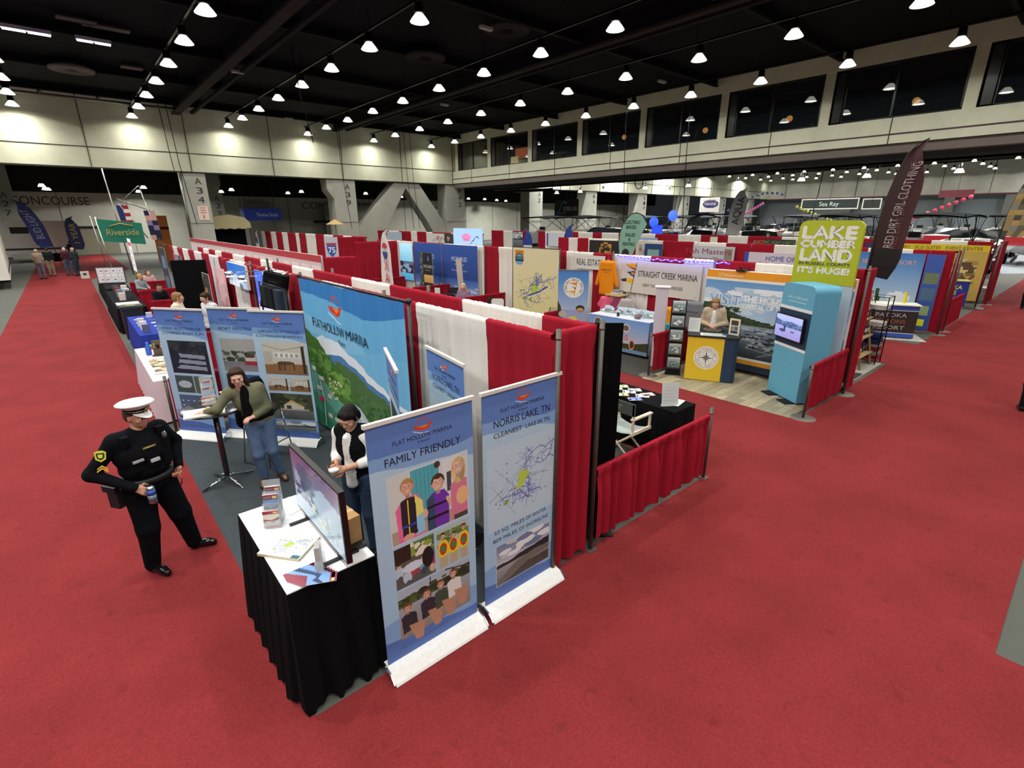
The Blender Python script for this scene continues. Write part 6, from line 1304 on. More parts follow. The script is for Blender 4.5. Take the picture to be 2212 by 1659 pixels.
for k in range(8):
    x = -.78+.2*k; cv = Canvas(.26, .19, .015, '#c8d4d8'); cv.grad(0, 0, .26, .19, '#8a9a98', '#b8cfe0'); cv.mottle(.02, .03, .24, .12, ('#e8ecea', '#7a8a88', '#5c6c70'), 12, .04, k+5)
    m = MB(); Rm = np.array(Euler((-.35, 0, 0)).to_matrix()); sheet(m, cv, lambda X, Z, off=0: np.stack([np.asarray(X)-.13, -off+0*np.asarray(X), np.asarray(Z)+.01], -1), back='#b0b0b0', T=lambda v: v @ Rm.T); m.box((0, .006, .105), (.28, .008, .21), '#cfd4d6', 'satin', T=lambda v: v @ Rm.T)
    q = local(t, x, .12-.05*(k % 2), .931); m.obj('framed_photo', loc=q, rz=rz+.25*math.sin(k*2.1), label='framed lake photo standing on the blue printed table, %s from the left' % ORD[k], cat='photo', group='photos on the blue printed table')
m = MB(); m.lathe([(.035, 0), (.04, .1), (.03, .11)], (0, 0, 0), '#2e3034', 'gloss', 12); m.obj('pen_cup', loc=local(t, -.12, -.15, .931), label='small dark pen cup in the middle of the blue printed table', cat='cup')
m = MB(); organic(m, [('e', (0, 0, .06), (.1, .08, .07), None, '#8a7478')], .02, .01, 'cloth'); m.obj('knit_cap', loc=local(t, .42, -.08, .931), label='grey-pink knit cap on the right half of the blue printed table', cat='cap')
for k, x in enumerate((-.5, .05)): m = MB(); m.b2((-.16, -.1, 0), (.16, .1, .004), '#e4e6e0', 'print'); m.obj('flyer', loc=local(t, x, -.2, .931), rz=rz+.2, label='white flyer lying on the blue printed table, %s one' % ['left', 'right'][k], cat='flyer')
# merchandise behind the table
t2 = thing('crate_stand', (10.95, 8.42, 0), -PI/2, 'wooden shirt stand with cap on top behind the blue printed table', 'stand'); m = MB(); m.b2((-.13, -.13, 0), (.13, .13, 1.38), '#b49a6a', 'wood'); m.obj('post_box', t2); m = MB(); m.b2((-.24, -.2, 1.38), (.24, .2, 1.41), '#c8a868', 'wood'); m.obj('shelf_top', t2)
m = MB(); m.rbox((0, 0, .03), (.28, .24, .05), .05, '#c9c6c0', 'cloth'); m.rbox((.01, 0, .08), (.26, .22, .05), .05, '#8f8d88', 'cloth'); m.obj('folded_shirts', loc=(10.95, 8.42, 1.412), label='folded grey shirts on top of the wooden stand', cat='folded shirts')
for (y, x, c, lb) in ((8.66, 10.82, '#e0607e', 'pink and blue hooded top hanging on the left of the wooden stand'), (8.58, 10.92, '#4a3a7a', 'dark violet top hanging just behind the pink hooded top'), (8.25, 10.84, '#8a3a5c', 'plum top hanging on the right of the wooden stand'), (8.02, 10.86, '#a8a09a', 'pale sleeveless top hanging right of the wooden stand')):
    tshirt((x, y, 1.32), -1.3, lb, c, None, .34, .42)
tshirt((10.95, 6.72, 1.25), -1.5, 'orange shirt folded over boxes behind the white column', '#e08a20', None, .34, .55)
m = MB(); m.b2((-.2, -.16, 0), (.2, .16, .26), '#8a6a44', 'matte'); m.b2((-.2, -.16, .26), (.2, .16, .38), '#3aa0a0', 'satin'); m.obj('storage_box', loc=(10.9, 6.72, .5), rz=.2, label='teal-lidded storage box stacked behind the white column', cat='box')
m = MB(); m.b2((-.26, -.2, .46), (.26, .2, .5), '#222222', 'satin'); 
for sx in (-1, 1):
    for sy in (-1, 1): m.tube([(sx*.23, sy*.17, 0), (sx*.23, sy*.17, .47)], .012, '#222222')
m.obj('small_table', loc=(10.9, 6.72, 0), rz=.2, label='small black table holding the teal-lidded box', cat='table')

# ---------------------------------------------------------------- real-estate booths of the second block
chair_folding((10.3, 13.4), math.radians(-150), 'tall black camp chair in the booth left of the yellow map', '#7a7060', '#3a3632', '#1c1d1c', arms=True)
chair_folding((10.2, 12.6), math.radians(-40), 'white plastic folding chair left of the yellow map', '#dcdad4', '#3c3c3c')
chair_folding((10.35, 10.25), math.radians(-80), 'black-framed camp chair before the yellow map, left of two', '#b8b49a', '#22221e', arms=True)
chair_folding((10.0, 9.75), math.radians(-80), 'black-framed camp chair before the yellow map, right of two', '#b8b49a', '#22221e', arms=True)
person('person', (9.95, 14.1), math.radians(-60), 'grey-blonde seated woman in lavender sweater behind the near red drapes', SIT, top='#8a7088', bottom='#33343c', skin='#c69a80', hair='#b8a888', fem=True, hairlen=.04, g=1.15, lod=1, scale=1.0)
m = MB(); skirt(m, -.35, .35, -.3, .3, .03, .74, '#1c1d22', amp=.015); m.obj('draped_table', loc=(9.95, 15.5, 0), label='small black draped table beside the lavender-sweater woman', cat='table')
m = MB(); m.b2((-.1, -.02, .0), (.1, .02, .22), '#d8d8cc', 'print'); m.obj('tote_bag', loc=(9.9, 15.7, .742), rz=-1, label='small printed tote bag on the black draped table', cat='bag')
for k, (y, x) in enumerate(((18.2, 10.6), (16.9, 10.6), (15.9, 10.7))): chair_folding((x, y), -PI/2+.3*k, 'black folding chair before the blue cloud backdrops, %s from the left' % ORD[k], '#17181c', '#1c1c1c', group=None)
def cloudy(cv, w, h): cv.grad(0, 0, w, h, '#2c3c70', '#3f5fae'); cv.grad(0, h*.12, w, h*.45, '#aab8d8', '#4668b4'); cv.rect(0, 0, w, h*.14, '#1c2748'); cv.mottle(0, h*.12, w, h*.35, ('#b8c4dc', '#8fa4cc', '#6d88c0'), 40, w*.12, 2, .3)
hang('fabric_backdrop', 11.05, 19.2, 17.1, .1, 2.42, cloudy, [('MCCLOUD', .5, .78, .16, 1.0, '#cfd8ec'), ('MOUNTAIN', .5, .69, .08, .6, '#aab8dc'), ('Lots, Trails', .5, .6, .07, 1.0, '#aab8dc')], 'blue cloud-print fabric backdrop, left of the two behind black chairs', .05, 'backdrop', 'cloth')
hang('fabric_backdrop', 11.05, 17.05, 14.75, .1, 2.42, cloudy, [('MCCLOUD', .5, .78, .16, 1.0, '#cfd8ec'), ('MOUNTAIN', .5, .69, .08, .6, '#aab8dc'), ('Real Estate', .5, .6, .07, 1.0, '#aab8dc')], 'blue cloud-print fabric backdrop, right of the two behind black chairs', .05, 'backdrop', 'cloth')
def darkposter(cv, w, h): cv.rect(0, 0, w, h, '#15171a'); cv.rect(0, 0, w*.27, h, '#3c4a50'); cv.mottle(0, 0, w*.27, h, ('#5a6a6c', '#2a3438', '#8a9898'), 60, .06, 3); cv.grad(w*.3, h*.45, w, h*.6, '#c89a50', '#e0c07a'); cv.poly([(w*.3, 0), (w*.65, h*.4), (w, 0)], '#2c3032'); cv.poly([(w*.6, h*.85), (w*.68, h*.95), (w*.76, h*.85)], '#4a8ad0')
hang('rollup_banner', 10.4, 17.7, 16.75, .05, 2.12, darkposter, [('MCCLOUD', .64, .75, .1, .6, '#e8e8e8'), ('MOUNTAIN', .64, .68, .04, .35, '#b0b0b0')], 'dark roll-up banner with golden lake photo before the cloud backdrops', .03, 'banner')
t = thing('leaning_board', (10.6, 15.2, 0), -.4, 'narrow pale board leaning before the right cloud backdrop', 'board'); m = MB(); m.box((0, 0, 1.0), (.2, .03, 2.0), '#c9beb2', 'satin', R=np.array(Euler((0, -.06, 0)).to_matrix())); m.obj('board', t)
def p_rm(k, j):
    if k > .78: return '#c8283c' if k > .93 else '#e4e0da'
    return '#e0dcd6'
fl = feather_flag((9.7, 19.6, 0), -PI/2, 3.0, .95, '#e0dcd6', 'white feather flag with red-white-blue balloon logo, reading RE/MAX', None, z0=.25, flip=False)
m = MB(); 
for k, (nm_, zz) in enumerate((('X', 1.35), ('A', .85))): m.text(nm_, (.55, -.06, zz), .42, '#c8304a', w=.36)
m.text('RE/MAX', (.5, -.06, 2.15), .07, '#8a8a90', w=.3); cvv = [(.5+.2*math.cos(a*PI/8), -.06, 2.25+.2*math.sin(a*PI/8)) for a in range(9)]; m.poly(cvv, '#c8304a'); m.poly([(.3, -.06, 2.1), (.38, -.06, 1.9), (.5, -.06, 1.75), (.62, -.06, 1.9), (.7, -.06, 2.1)], '#2c4a9a'); m.obj('balloon_logo', fl)
def posterA(cv, w, h): cv.grad(0, 0, w, h, '#3f9ac8', '#a8d8ea'); cv.rect(0, h*.18, w, h*.5, '#2c3c58'); cv.mottle(0, h*.2, w, h*.5, ('#4a6078', '#1c2838', '#7a92a8'), 20, w*.2, 3)
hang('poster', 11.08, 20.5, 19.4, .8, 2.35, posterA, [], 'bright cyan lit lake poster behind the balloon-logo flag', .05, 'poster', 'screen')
for k, (x, y, lb) in enumerate(((9.8, 21.9, 'right, smaller'), (9.9, 24.8, 'left, larger'))):
    m = MB(); skirt(m, -.35, .35, -.9, .9, .03, .76, '#23358c', amp=.02); m.obj('draped_table', loc=(x, y, 0), rz=.1, label='royal blue draped table beyond the striped drapes, %s one' % lb, cat='table')
m = MB(); m.b2((-.16, -.12, 0), (.16, .12, .02), '#cfd0d2', 'satin'); m.b2((-.16, .1, .0), (.16, .12, .22), '#d8642a', 'print'); m.obj('orange_card', loc=(9.8, 21.0, .2), rz=-1.2, label='orange-fronted display card by the blue draped table', cat='display card', kind=None)
bpy.data.objects['orange_card'].location.z = .762; bpy.data.objects['orange_card'].location.y = 21.5
# ---------------------------------------------------------------- shelf rack booth, feather flag
m = MB(); m.b2((12.0, 2.98, .001), (14.3, 5.5, .012), '#a8a49a', 'wood'); m.obj('floor_mat', label='pale floor mat of the pet shelf booth', cat='floor mat')
t = thing('shelf_rack', (13.1, 3.5, 0), 0, 'wooden A-frame shelf rack crowded with merchandise beside the red drape end', 'rack')
for s in (0, 1): m = MB(); m.tube([(.15+.75*s, -.35, 0), (.15+.75*s, 0, 1.75)], .025, '#b89a68', 'wood', 4); m.tube([(.15+.75*s, .35, 0), (.15+.75*s, 0, 1.75)], .025, '#b89a68', 'wood', 4); m.obj('frame', t)
for k in range(4): d = .34*(1-k*.22); m = MB(); m.b2((.05, -d, .3+.4*k), (1.0, d, .325+.4*k), '#c2a878', 'wood'); m.obj('shelf', t)
R = random.Random(5)
for k in range(4):
    for j in range(5):
        d = .3*(1-k*.22); m = MB(); cc = R.choice(('#1c1c20', '#2c2c30', '#c8c4b8', '#8a6a3c', '#3c4c3c', '#9a9a98', '#6a2c2c')); hh = R.uniform(.14, .26)
        m.rbox((0, 0, hh/2), (.13, .12, hh), .03, cc, 'satin'); m.b2((-.04, -.062, hh*.3), (.04, -.06, hh*.7), '#d8d4c8', 'print'); m.obj('boxed_goods', loc=(13.1+.14+.18*j, 3.5-d*.5, .326+.4*k), rz=R.uniform(-.2, .2), label='small packaged item on the A-frame shelf, %s shelf up, %s from the left' % (ORD[k], ORD[j]), cat='package', group='packages on the A-frame shelf')
t = thing('wire_rack', (14.25, 3.25, 0), 0, 'black wire display rack with striped blue and red towels', 'rack'); m = MB()
for x in (-.22, .22):
    for y in (-.18, .18): m.tube([(x, y, 0), (x, y, 1.6)], .012, '#16161a', 'metal', 6)
for z in (.1, .5, .9, 1.3, 1.6): m.tube([(-.22, -.18, z), (.22, -.18, z), (.22, .18, z), (-.22, .18, z), (-.22, -.18, z)], .008, '#16161a', 'metal', 5)
m.obj('frame', t)
for k, (c1, z) in enumerate((('#7a2430', .12), ('#8a8a88', .22), ('#7a2430', .32), ('#9a9a98', .42), ('#23345c', .52), ('#23345c', .64), ('#c0beb8', .92), ('#c8c6c0', 1.32))): m = MB(); m.rbox((0, 0, .04), (.38, .32, .085), .04, c1, 'cloth'); m.obj('folded_towel', loc=(14.25, 3.25, z), label='folded towel in the black wire rack, %s from the floor' % ORD[k], cat='towel', group='towels in the wire rack')
m = MB(); organic(m, [('e', (0, 0, 0), (.17, .14, .11), None, '#8a7420'), ('c', (.02, 0, -.12), (.02, 0, -.3), .07, .06, '#1c1a18')], .02, .02, 'cloth'); m.tube([(0, 0, -.3), (0, 0, -2.0)], .015, '#333333'); m.obj('mannequin_head', loc=(12.9, 3.75, 2.0), label='mustard knit hat on a dark stand above the A-frame shelf', cat='hat stand')
bpy.data.objects['mannequin_head'].location = (12.75, 3.9, 2.0)
m = MB(); organic(m, [('e', (0, 0, .25), (.26, .2, .3), None, '#15161a')], .03, .03, 'cloth'); m.obj('black_bag', loc=(14.0, 4.3, 1.0), label='round black bag on the counter behind the A-frame shelf', cat='bag')
m = MB(); m.b2((-.5, -.3, 0), (.5, .3, 1.0), '#3c342c', 'satin'); m.obj('low_counter', loc=(14.0, 4.4, 0), label='dark counter behind the A-frame shelf rack', cat='counter')
def p_rdg(k, j): return '#0b0b0e' if k < .16 else ('#2c0c10' if j < .3 else '#3e1016')
fl = feather_flag((12.6, 3.3, 0), -PI/2, 4.75, .52, '#4a1218', 'tall dark red feather flag reading RED DIRT GIRL CLOTHING', 'RED DIRT GIRL CLOTHING', '#a8a2a0', .15, True, z0=2.2, lean=.12, paint=p_rdg, text2='RED DIRT LIFE CLOTHING')

# ---------------------------------------------------------------- third block: resort counter, winery
def p_res(cv, w, h):
    cv.grad(0, .6, w, h, '#cfe0ea', '#3f78c0'); cv.poly([(0, 0), (0, .8), (.4, .7), (.9, .62), (1.3, .62), (1.9, .75), (w, .6), (w, 0)], '#4f7a34'); cv.mottle(0, .2, w, .75, ('#5f8a3c', '#3f6a2c', '#6f9a48'), 70, .12, 2); cv.poly([(.55, .3), (.75, 1.3), (.95, .3)], '#33502c'); cv.poly([(.1, .6), (.3, 1.1), (.55, .9), (.5, .5)], '#6a5040'); cv.ell(1.3, .95, .3, .18, '#e8eef2')
hang('photo_backdrop', 19.15, 5.3, 3.55, .04, 2.32, p_res, [('SEASONS RESORT', .5, .88, .12, 1.4, '#e8b0a0')], 'blue sky resort photo backdrop behind the brown resort counter', .05, 'backdrop')
def p_strip(cv, w, h): cv.grad(0, 0, w, h, '#2c4a90', '#3a5cb0'); cv.rect(.05, h*.62, w-.05, h*.76, '#6a7a5c'); cv.rect(.05, h*.4, w-.05, h*.56, '#4a6a8a'); cv.rect(.08, h*.2, w-.08, h*.32, '#8aa06a'); cv.rect(.1, .12, w-.12, .34, '#d8d82a')
hang('side_poster', 19.1, 3.5, 3.08, .1, 2.32, p_strip, [], 'narrow royal blue photo strip right of the resort backdrop', .04, 'poster')
(c, rz, L) = fr((17.25, 4.35), (17.85, 3.12)); t = thing('resort_counter', (c[0]+.3, c[1]+.15, 0), rz, 'brown and blue counter reading PATOKA SEASONS RESORT', 'counter'); m = MB(); m.b2((-L/2, -.25, .03), (L/2, .25, .95), '#2d2320', 'satin'); m.b2((-L/2-.002, -.253, .82), (L/2, -.25, .93), '#2f4fa8', 'satin'); m.b2((-L/2, -.253, .04), (L/2, -.25, .15), '#2f4fa8', 'satin')
for z in (.80, .15): m.b2((-L/2, -.254, z), (L/2, -.25, z+.02), '#c8ccd4', 'satin')
for s, z, c2 in (('PATOKA', .62, '#b8b8b4'), ('SEASONS', .44, '#a85a40'), ('RESORT', .26, '#b8b8b4')): m.text(s, (.05, -.256, z), .11, c2, w=.75)
m.obj('counter_body', t); m = MB(); m.b2((-L/2-.03, -.29, .95), (L/2+.03, .29, .985), '#dcdccc', 'satin'); m.obj('countertop', t)
m = MB(); m.prism([(-.9, -.5), (.9, -.5), (.9, .5), (-.9, .5)], .001, .012, '#b8b4a8', 'wood'); m.obj('floor_mat', loc=(c[0]+.3, c[1]+.1, 0), rz=rz, label='pale floor mat under the brown resort counter', cat='floor mat')
m = MB(); m.b2((-.06, -.03, 0), (.06, .03, .3), '#d8d020', 'print'); m.obj('yellow_bag', loc=(18.15, 3.6, .986), label='small yellow bag on the brown resort counter', cat='bag')
m = MB(); m.b2((-.07, -.07, 0), (.07, .07, .22), '#c8ccc4', 'satin'); m.obj('white_dispenser', loc=(17.6, 4.3, .986), label='white dispenser at the left of the brown resort counter', cat='dispenser')
def p_win(cv, w, h):
    cv.rect(0, 0, w, h, '#c8a850'); cv.rect(0, h*.88, w, h, '#e2c81c'); cv.poly([(0, h*.88), (w*.1, h*.88), (w*.22, h), (0, h)], '#3c2c5c'); cv.rect(w*.5, h*.48, w*.94, h*.72, '#a88a4a'); cv.mottle(w*.48, h*.3, w*.95, h*.74, ('#d8b870', '#5c4428', '#8a6a34', '#e0c888'), 80, .16, 4); cv.grad(0, .3, w*.45, h*.86, '#8a7440', '#d8b868')
hang('photo_backdrop', 27.5, 7.4, 3.15, .1, 2.28, p_win, [('WINERY   SILO SUITES   EVENT CENTER', .6, .94, .13, 3.0, '#4a4420')], 'golden winery photo backdrop with a yellow strip across its top', .06, 'backdrop')
t = thing('winery_counter', (26.2, 3.95, 0), -1.2, 'royal blue counter reading PATOKA LAKE in yellow', 'counter'); m = MB(); m.b2((-.6, -.3, .02), (.6, .3, .98), '#1c2c8c', 'satin'); m.text('PATOKA', (0, -.302, .68), .15, '#e0d030', w=.8, bold=.006); m.text('LAKE', (0, -.302, .47), .15, '#e0d030', w=.5, bold=.006); m.text('WINERY', (0, -.302, .34), .07, '#d8603a', w=.5); m.obj('counter_body', t)
m = MB(); m.b2((-.63, -.33, .98), (.63, .33, 1.01), '#c8b878', 'satin'); m.obj('countertop', t)

# ---------------------------------------------------------------- signs hung on the far drape rows
SG = [('black_banner', 19.15, (1273, 1338), 1.5, 2.36, '#1e1f1c', [], 'black banner with a golden round emblem in the third block'),
      ('square_sign', 19.15, (1392, 1431), 1.35, 2.3, '#2b4a80', [], 'navy square sign with a teal badge in the third block'),
      ('paper_sign', 19.14, (1377, 1390), 2.0, 2.3, '#d8d6cc', [], 'small paper sign left of the navy square sign'),
      ('vinyl_banner', 19.15, (1496, 1586), 1.3, 2.3, '#b8c4cc', [('Fish Masters', .38, .8, .2, 1.9, '#a03040'), ('Rainmaker', .36, .52, .16, 1.4, '#a03040'), ('Charters', .4, .22, .24, 1.6, '#a03040')], 'pale banner reading Fish Masters Rainmaker Charters'),
      ('vinyl_banner', 19.15, (1608, 1738), 1.15, 2.15, '#cfc8d6', [('HOME OF', .62, .8, .17, 1.0, '#3c4c9a'), ('PATOKA LAKE', .62, .5, .18, 1.7, '#b03050'), ('BOAT SALES', .62, .22, .17, 1.5, '#3c4c9a')], 'lilac banner reading HOME OF PATOKA LAKE BOAT SALES'),
      ('black_banner', 27.4, (1650, 1717), 1.95, 2.3, '#22241e', [('ELECTRIC GOLF CARTS ONLY', .5, .6, .14, 2.6, '#8aa86a')], 'dark banner reading ELECTRIC GOLF CARTS ONLY in the fourth block'),
      ('paper_sign', 27.4, (1533, 1549), 1.95, 2.35, '#dcd8c4', [], 'cream paper sign on the red drape of the fourth block'),
      ('vinyl_banner', 27.4, (1370, 1420), 1.7, 2.2, '#9ab0d8', [], 'pale blue banner low on the fourth block rail'),
      ('lightbox', 20.1, (980, 1043), 1.55, 2.75, '#a8ccee', [], 'glowing pale blue light box with pink lettering'),
      ('poster', 20.2, (836, 868), 1.7, 2.35, '#b8d0e4', [], 'pale blue poster under the canopy of the far middle row'),
      ('poster', 20.2, (935, 960), 1.7, 2.35, '#dcdcd0', [], 'line-drawn white poster left of the glowing light box'),
      ('poster', 20.2, (960, 979), 1.7, 2.35, '#3c4434', [], 'dark green photo poster beside the glowing light box'),
      ('poster', 26.8, (1107, 1129), 1.3, 2.35, '#46607c', [], 'river photo poster on the short rail far back'),
      ('vinyl_banner', 27.4, (1181, 1218), 1.4, 2.3, '#d4d8e4', [], 'white lettered banner far back left of the small feather flag')]
for nm, x, (a, b), z0, z1, col, tx, lb in SG:
    ya, yb = solve_y(a, x, 2), solve_y(b, x, 2)
    def pp(cv, w, h, col=col, lb=lb):
        cv.rect(0, 0, w, h, col)
        if 'golden' in lb: cv.ell(w*.55, h*.45, h*.42, h*.45, '#c8963c'); cv.ell(w*.55, h*.45, h*.33, h*.36, '#2a2418'); cv.mottle(w*.35, h*.1, w*.75, h*.8, ('#c8963c', '#a87828'), 14, h*.12, 2)
        if 'navy' in lb: cv.rect(w*.15, h*.1, w*.85, h*.75, '#8ab8b4'); cv.rect(w*.2, h*.05, w*.8, h*.3, '#c85048')
        if 'Fish' in lb: cv.rect(w*.76, h*.5, w*.97, h*.95, '#8a8478'); cv.rect(w*.76, h*.1, w*.97, h*.45, '#6a6458')
        if 'glowing' in lb: cv.ell(w*.45, h*.55, w*.16, h*.16, '#e08ac0'); cv.ell(w*.45, h*.4, w*.12, h*.1, '#d878b4'); cv.line([(w*.55, h*.1), (w*.8, h*.6), (w*.88, h*.5)], .05, '#3a4a78')
        if 'river' in lb: photo_lake(cv, 0, 0, w, h)
        if 'HOME' in lb: cv.rect(0, 0, w*.07, h, '#2f4fa8'); cv.ring(w*.22, h*.5, h*.18, h*.2, '#b05070')
        if 'line' in lb: cv.line([(0, h*.2), (w*.5, h*.7), (w, h*.4)], .05, '#8a8a80')
        if 'white lettered' in lb: cv.rect(0, 0, w*.08, h, '#4a4aa0')
    hang(nm, x, ya, yb, z0, z1, pp, tx, lb, .08, 'sign' if nm != 'poster' else 'poster', 'screen' if nm == 'lightbox' else 'print')
# ---------------------------------------------------------------- left row beyond the marina booth
def tcloth(x0, x1, y0, y1, z, col, label, name='draped_table', amp=.02, z0=.04):
    cx, cy = (x0+x1)/2, (y0+y1)/2; m = MB(); skirt(m, x0-cx, x1-cx, y0-cy, y1-cy, z0, z, col, amp=amp, wl=.26, step=.035, seed=int(cy)); return m.obj(name, loc=(cx, cy, 0), label=label, cat='table')
tcloth(.62, 1.25, 9.95, 12.9, .77, '#d3c2c8', 'long white draped table along the aisle behind the leaning banners', amp=.03)
t = thing('jewelry_tray', (.95, 11.0, .772), 0, 'white framed tray of jewellery on the white draped table', 'tray'); m = MB(); m.b2((-.26, -.6, 0), (.26, .6, .02), '#e4e2dc', 'satin'); m.obj('frame', t)
cv = Canvas(.46, 1.12, .02, '#8a7a5c'); cv.mottle(0, 0, .46, 1.12, ('#b8a478', '#5c4830', '#d8ccac', '#6a5a40', '#e8e4d8', '#3a3028'), 90, .08, 3, .8); m = MB(); sheet(m, cv, lambda X, Z, off=0: np.stack([np.asarray(X)-.23, np.asarray(Z)-.56, np.full(np.shape(X), .022)], -1)); m.obj('display_pad', t)
t = thing('jewelry_rack', (1.0, 11.9, .772), -.4, 'small dark rack of jewellery and hats at the far end of the white draped table', 'rack'); m = MB(); m.b2((-.16, -.06, 0), (.16, .06, .02), '#3a3028', 'wood'); m.b2((-.16, .04, 0), (.16, .06, .3), '#6a5a44', 'wood'); m.obj('stand', t)
m = MB()
for k in range(5): m.ell((-.12+.06*k, .02, .2-.02*(k % 2)), (.02, .02, .05), ('#c8b890', '#2c2c30', '#e8e4da')[k % 3], 'metal', 8, 6)
m.obj('pendants', t)
m = MB(); organic(m, [('e', (0, 0, .06), (.12, .1, .08), None, '#17181c'), ('c', (-.05, -.1, .03), (.05, -.1, .03), .04, .03, '#17181c')], .016, .01, 'cloth'); m.obj('baseball_cap', loc=(1.12, 12.25, .772), rz=.3, label='black cap with pale logo lying on the white draped table', cat='cap')
for k, c2 in enumerate(('#c03060', '#4a7a44')): m = MB(); m.b2((-.15, -.1, 0), (.15, .1, .035), c2, 'satin'); m.obj('storage_bin', loc=(1.0, 12.7, .772+.036*k), label='%s at the far end of the white draped table' % ('pink-red flat box under the green one', 'green flat box on the pink-red one')[k], cat='box')
m = MB(); m.lathe([(.04, 0), (.05, .02), (.05, .16), (.02, .22), (.025, .26), (0, .26)], (0, 0, 0), '#3a6ac8', 'satin', 12); m.obj('spray_bottle', loc=(.8, 12.1, .772), label='blue-topped spray bottle on the white draped table', cat='bottle')
person('person', (1.62, 13.6), math.radians(70), 'short-haired blonde person in cream top standing behind the white draped table', dict(head=(0, -.05, 1.60), yaw=.3), top='#d2c6b4', bottom='#c8c0b4', skin='#c89a80', hair='#8a6a48', fem=True, g=1.25, lod=1, sleeve='w', topname='blouse', scale=1.04)
person('person', (2.22, 13.4), math.radians(-70), 'brown-haired woman in white shirt with dark patterned trousers behind the leaning banners', dict(head=(0, -.06, 1.60), pitch=.2, yaw=-.2), top='#cfcdd0', bottom='#3a4566', skin='#c89a80', hair='#3a261c', fem=True, g=1.2, lod=1, sleeve='q', topname='shirt', scale=1.02)
tcloth(.85, 1.5, 14.3, 17.4, .78, '#2f3f9c', 'royal blue draped table in the left row past the white one')
R = random.Random(9)
for k in range(10):
    m = MB(); hh = R.choice((.01, .02, .14, .2)); m.b2((-.07, -.05, 0), (.07, .05, hh), R.choice(('#e4e2e0', '#c8ccd8', '#5a6080', '#d8d4c8')), 'print'); m.obj('flyer_stack', loc=(1.02+.3*(k % 2), 14.6+.26*k, .782), rz=R.uniform(-.4, .4), label='small stack of cards on the royal blue draped table, %s from its near end' % ORD[k], cat='flyer stack', group='card stacks on the royal blue table')
m = MB(); m.rbox((0, 0, .45), (.52, .5, .9), .08, '#20262a', 'plastic'); m.rbox((0, 0, .93), (.56, .54, .07), .09, '#2c3438', 'plastic'); m.prism([(-.12, -.1), (.12, -.1), (.12, .1), (-.12, .1)], .966, .972, '#8a8c50', 'print'); m.obj('trash_bin', loc=(1.05, 18.4, 0), label='dark plastic bin with a lid between the blue and black draped tables', cat='bin')
tcloth(.75, 1.5, 19.3, 24.5, .78, '#101216', 'long black draped table in the left row, nearer one', amp=.03)
tcloth(.8, 1.55, 25.2, 31.5, .78, '#101216', 'long black draped table in the left row, farther one', amp=.03)
m = MB(); m.b2((-.3, -.35, 0), (.3, .35, .01), '#d9d6cc', 'print'); m.b2((-.2, -.2, .01), (.1, 0, .012), '#a8a498', 'print'); m.obj('order_sheets', loc=(1.1, 20.3, .782), label='white sheets spread on the nearer black draped table', cat='paper')
for k in range(7):
    m = MB(); c2 = ('#d8c8c0', '#3a3c40', '#7a8a9a', '#c8c4cc', '#8a3040', '#e4e0d8', '#4a4c50')[k]; m.rbox((0, 0, .12), (.18, .14, .24+.03*(k % 3)), .03, c2, 'satin'); m.obj('boxed_goods', loc=(1.05+.22*(k % 2), 21.3+.45*k, .92), label='small boxed item on the nearer black draped table, %s from its near end' % ORD[k], cat='package', group='boxes on the nearer black table'); 
for o in [q for q in bpy.data.objects if q.name.startswith('boxed_goods') and abs(q.location.z-.92) < 1e-6]: o.location.z = .782+.001
t = thing('price_board', (1.15, 27.4, .782), -.35, 'white grid board of cards on the farther black draped table', 'board'); cv = Canvas(.95, .62, .05, '#d8d4da'); 
for i in range(4):
    for j in range(3): cv.rect(.06+.23*i, .05+.19*j, .22+.23*i, .19+.19*j, '#f2f0ee'); cv.rect(.09+.23*i, .1+.19*j, .18+.23*i, .13+.19*j, '#8a8890')
m = MB(); m.b2((-.5, .0, 0), (.5, .03, .68), '#22202a', 'satin'); sheet(m, cv, flat(-.475, .03, -.004)); m.obj('board', t)
def lit(cv, w, h): cv.rect(0, 0, w, h, '#f4eef2'); cv.rect(.1, h-.35, w-.1, h-.2, '#d04a60'); [cv.rect(.15+.3*i, .15+.35*j, .35+.3*i, .38+.35*j, '#c8c4cc') for i in range(4) for j in range(3)]
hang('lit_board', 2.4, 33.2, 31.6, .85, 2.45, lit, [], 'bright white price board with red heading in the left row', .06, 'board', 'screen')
person('person', (1.95, 25.5), math.radians(40), 'seated person in grey shirt and orange cap in the left row', SIT, top='#9aa0a4', bottom='#2c3036', skin='#c08c70', hair='#d0902c', g=1.1, lod=2)
person('person', (2.4, 27.2), math.radians(20), 'long-haired person in pink top beside the orange-capped one', SIT, top='#c8a0a0', bottom='#3a3236', skin='#c89a80', hair='#5c3c2c', fem=True, hairlen=.1, lod=2)
person('person', (2.05, 20.9), math.radians(30), 'seated person in black with their back turned behind the nearer black table, left of two', SIT, top='#17181c', bottom='#202126', skin='#a87860', hair='#141416', g=1.2, lod=2)
person('person', (2.6, 20.3), math.radians(10), 'seated person in black hood behind the nearer black table, right of two', SIT, top='#131417', bottom='#202126', skin='#a87860', hair='#101012', g=1.2, lod=2)
for k, y in enumerate((12.9, 16.2, 19.2, 22.4, 25.6)): drape((1.6, y), (2.9, y), .08, .93, RC_, 'short red side fence of the left row, %s past the white table' % ORD[k], step=.04)
m = MB(); m.b2((-.4, -.04, 0), (.4, .04, 2.35), '#0b0b0d', 'cloth'); m.b2((-.42, -.25, 0), (.42, .25, .03), '#151515'); m.obj('display_board', loc=(2.3, 15.6, 0), rz=math.radians(-25), label='tall black display board in the left row behind the two standing sellers', cat='board')
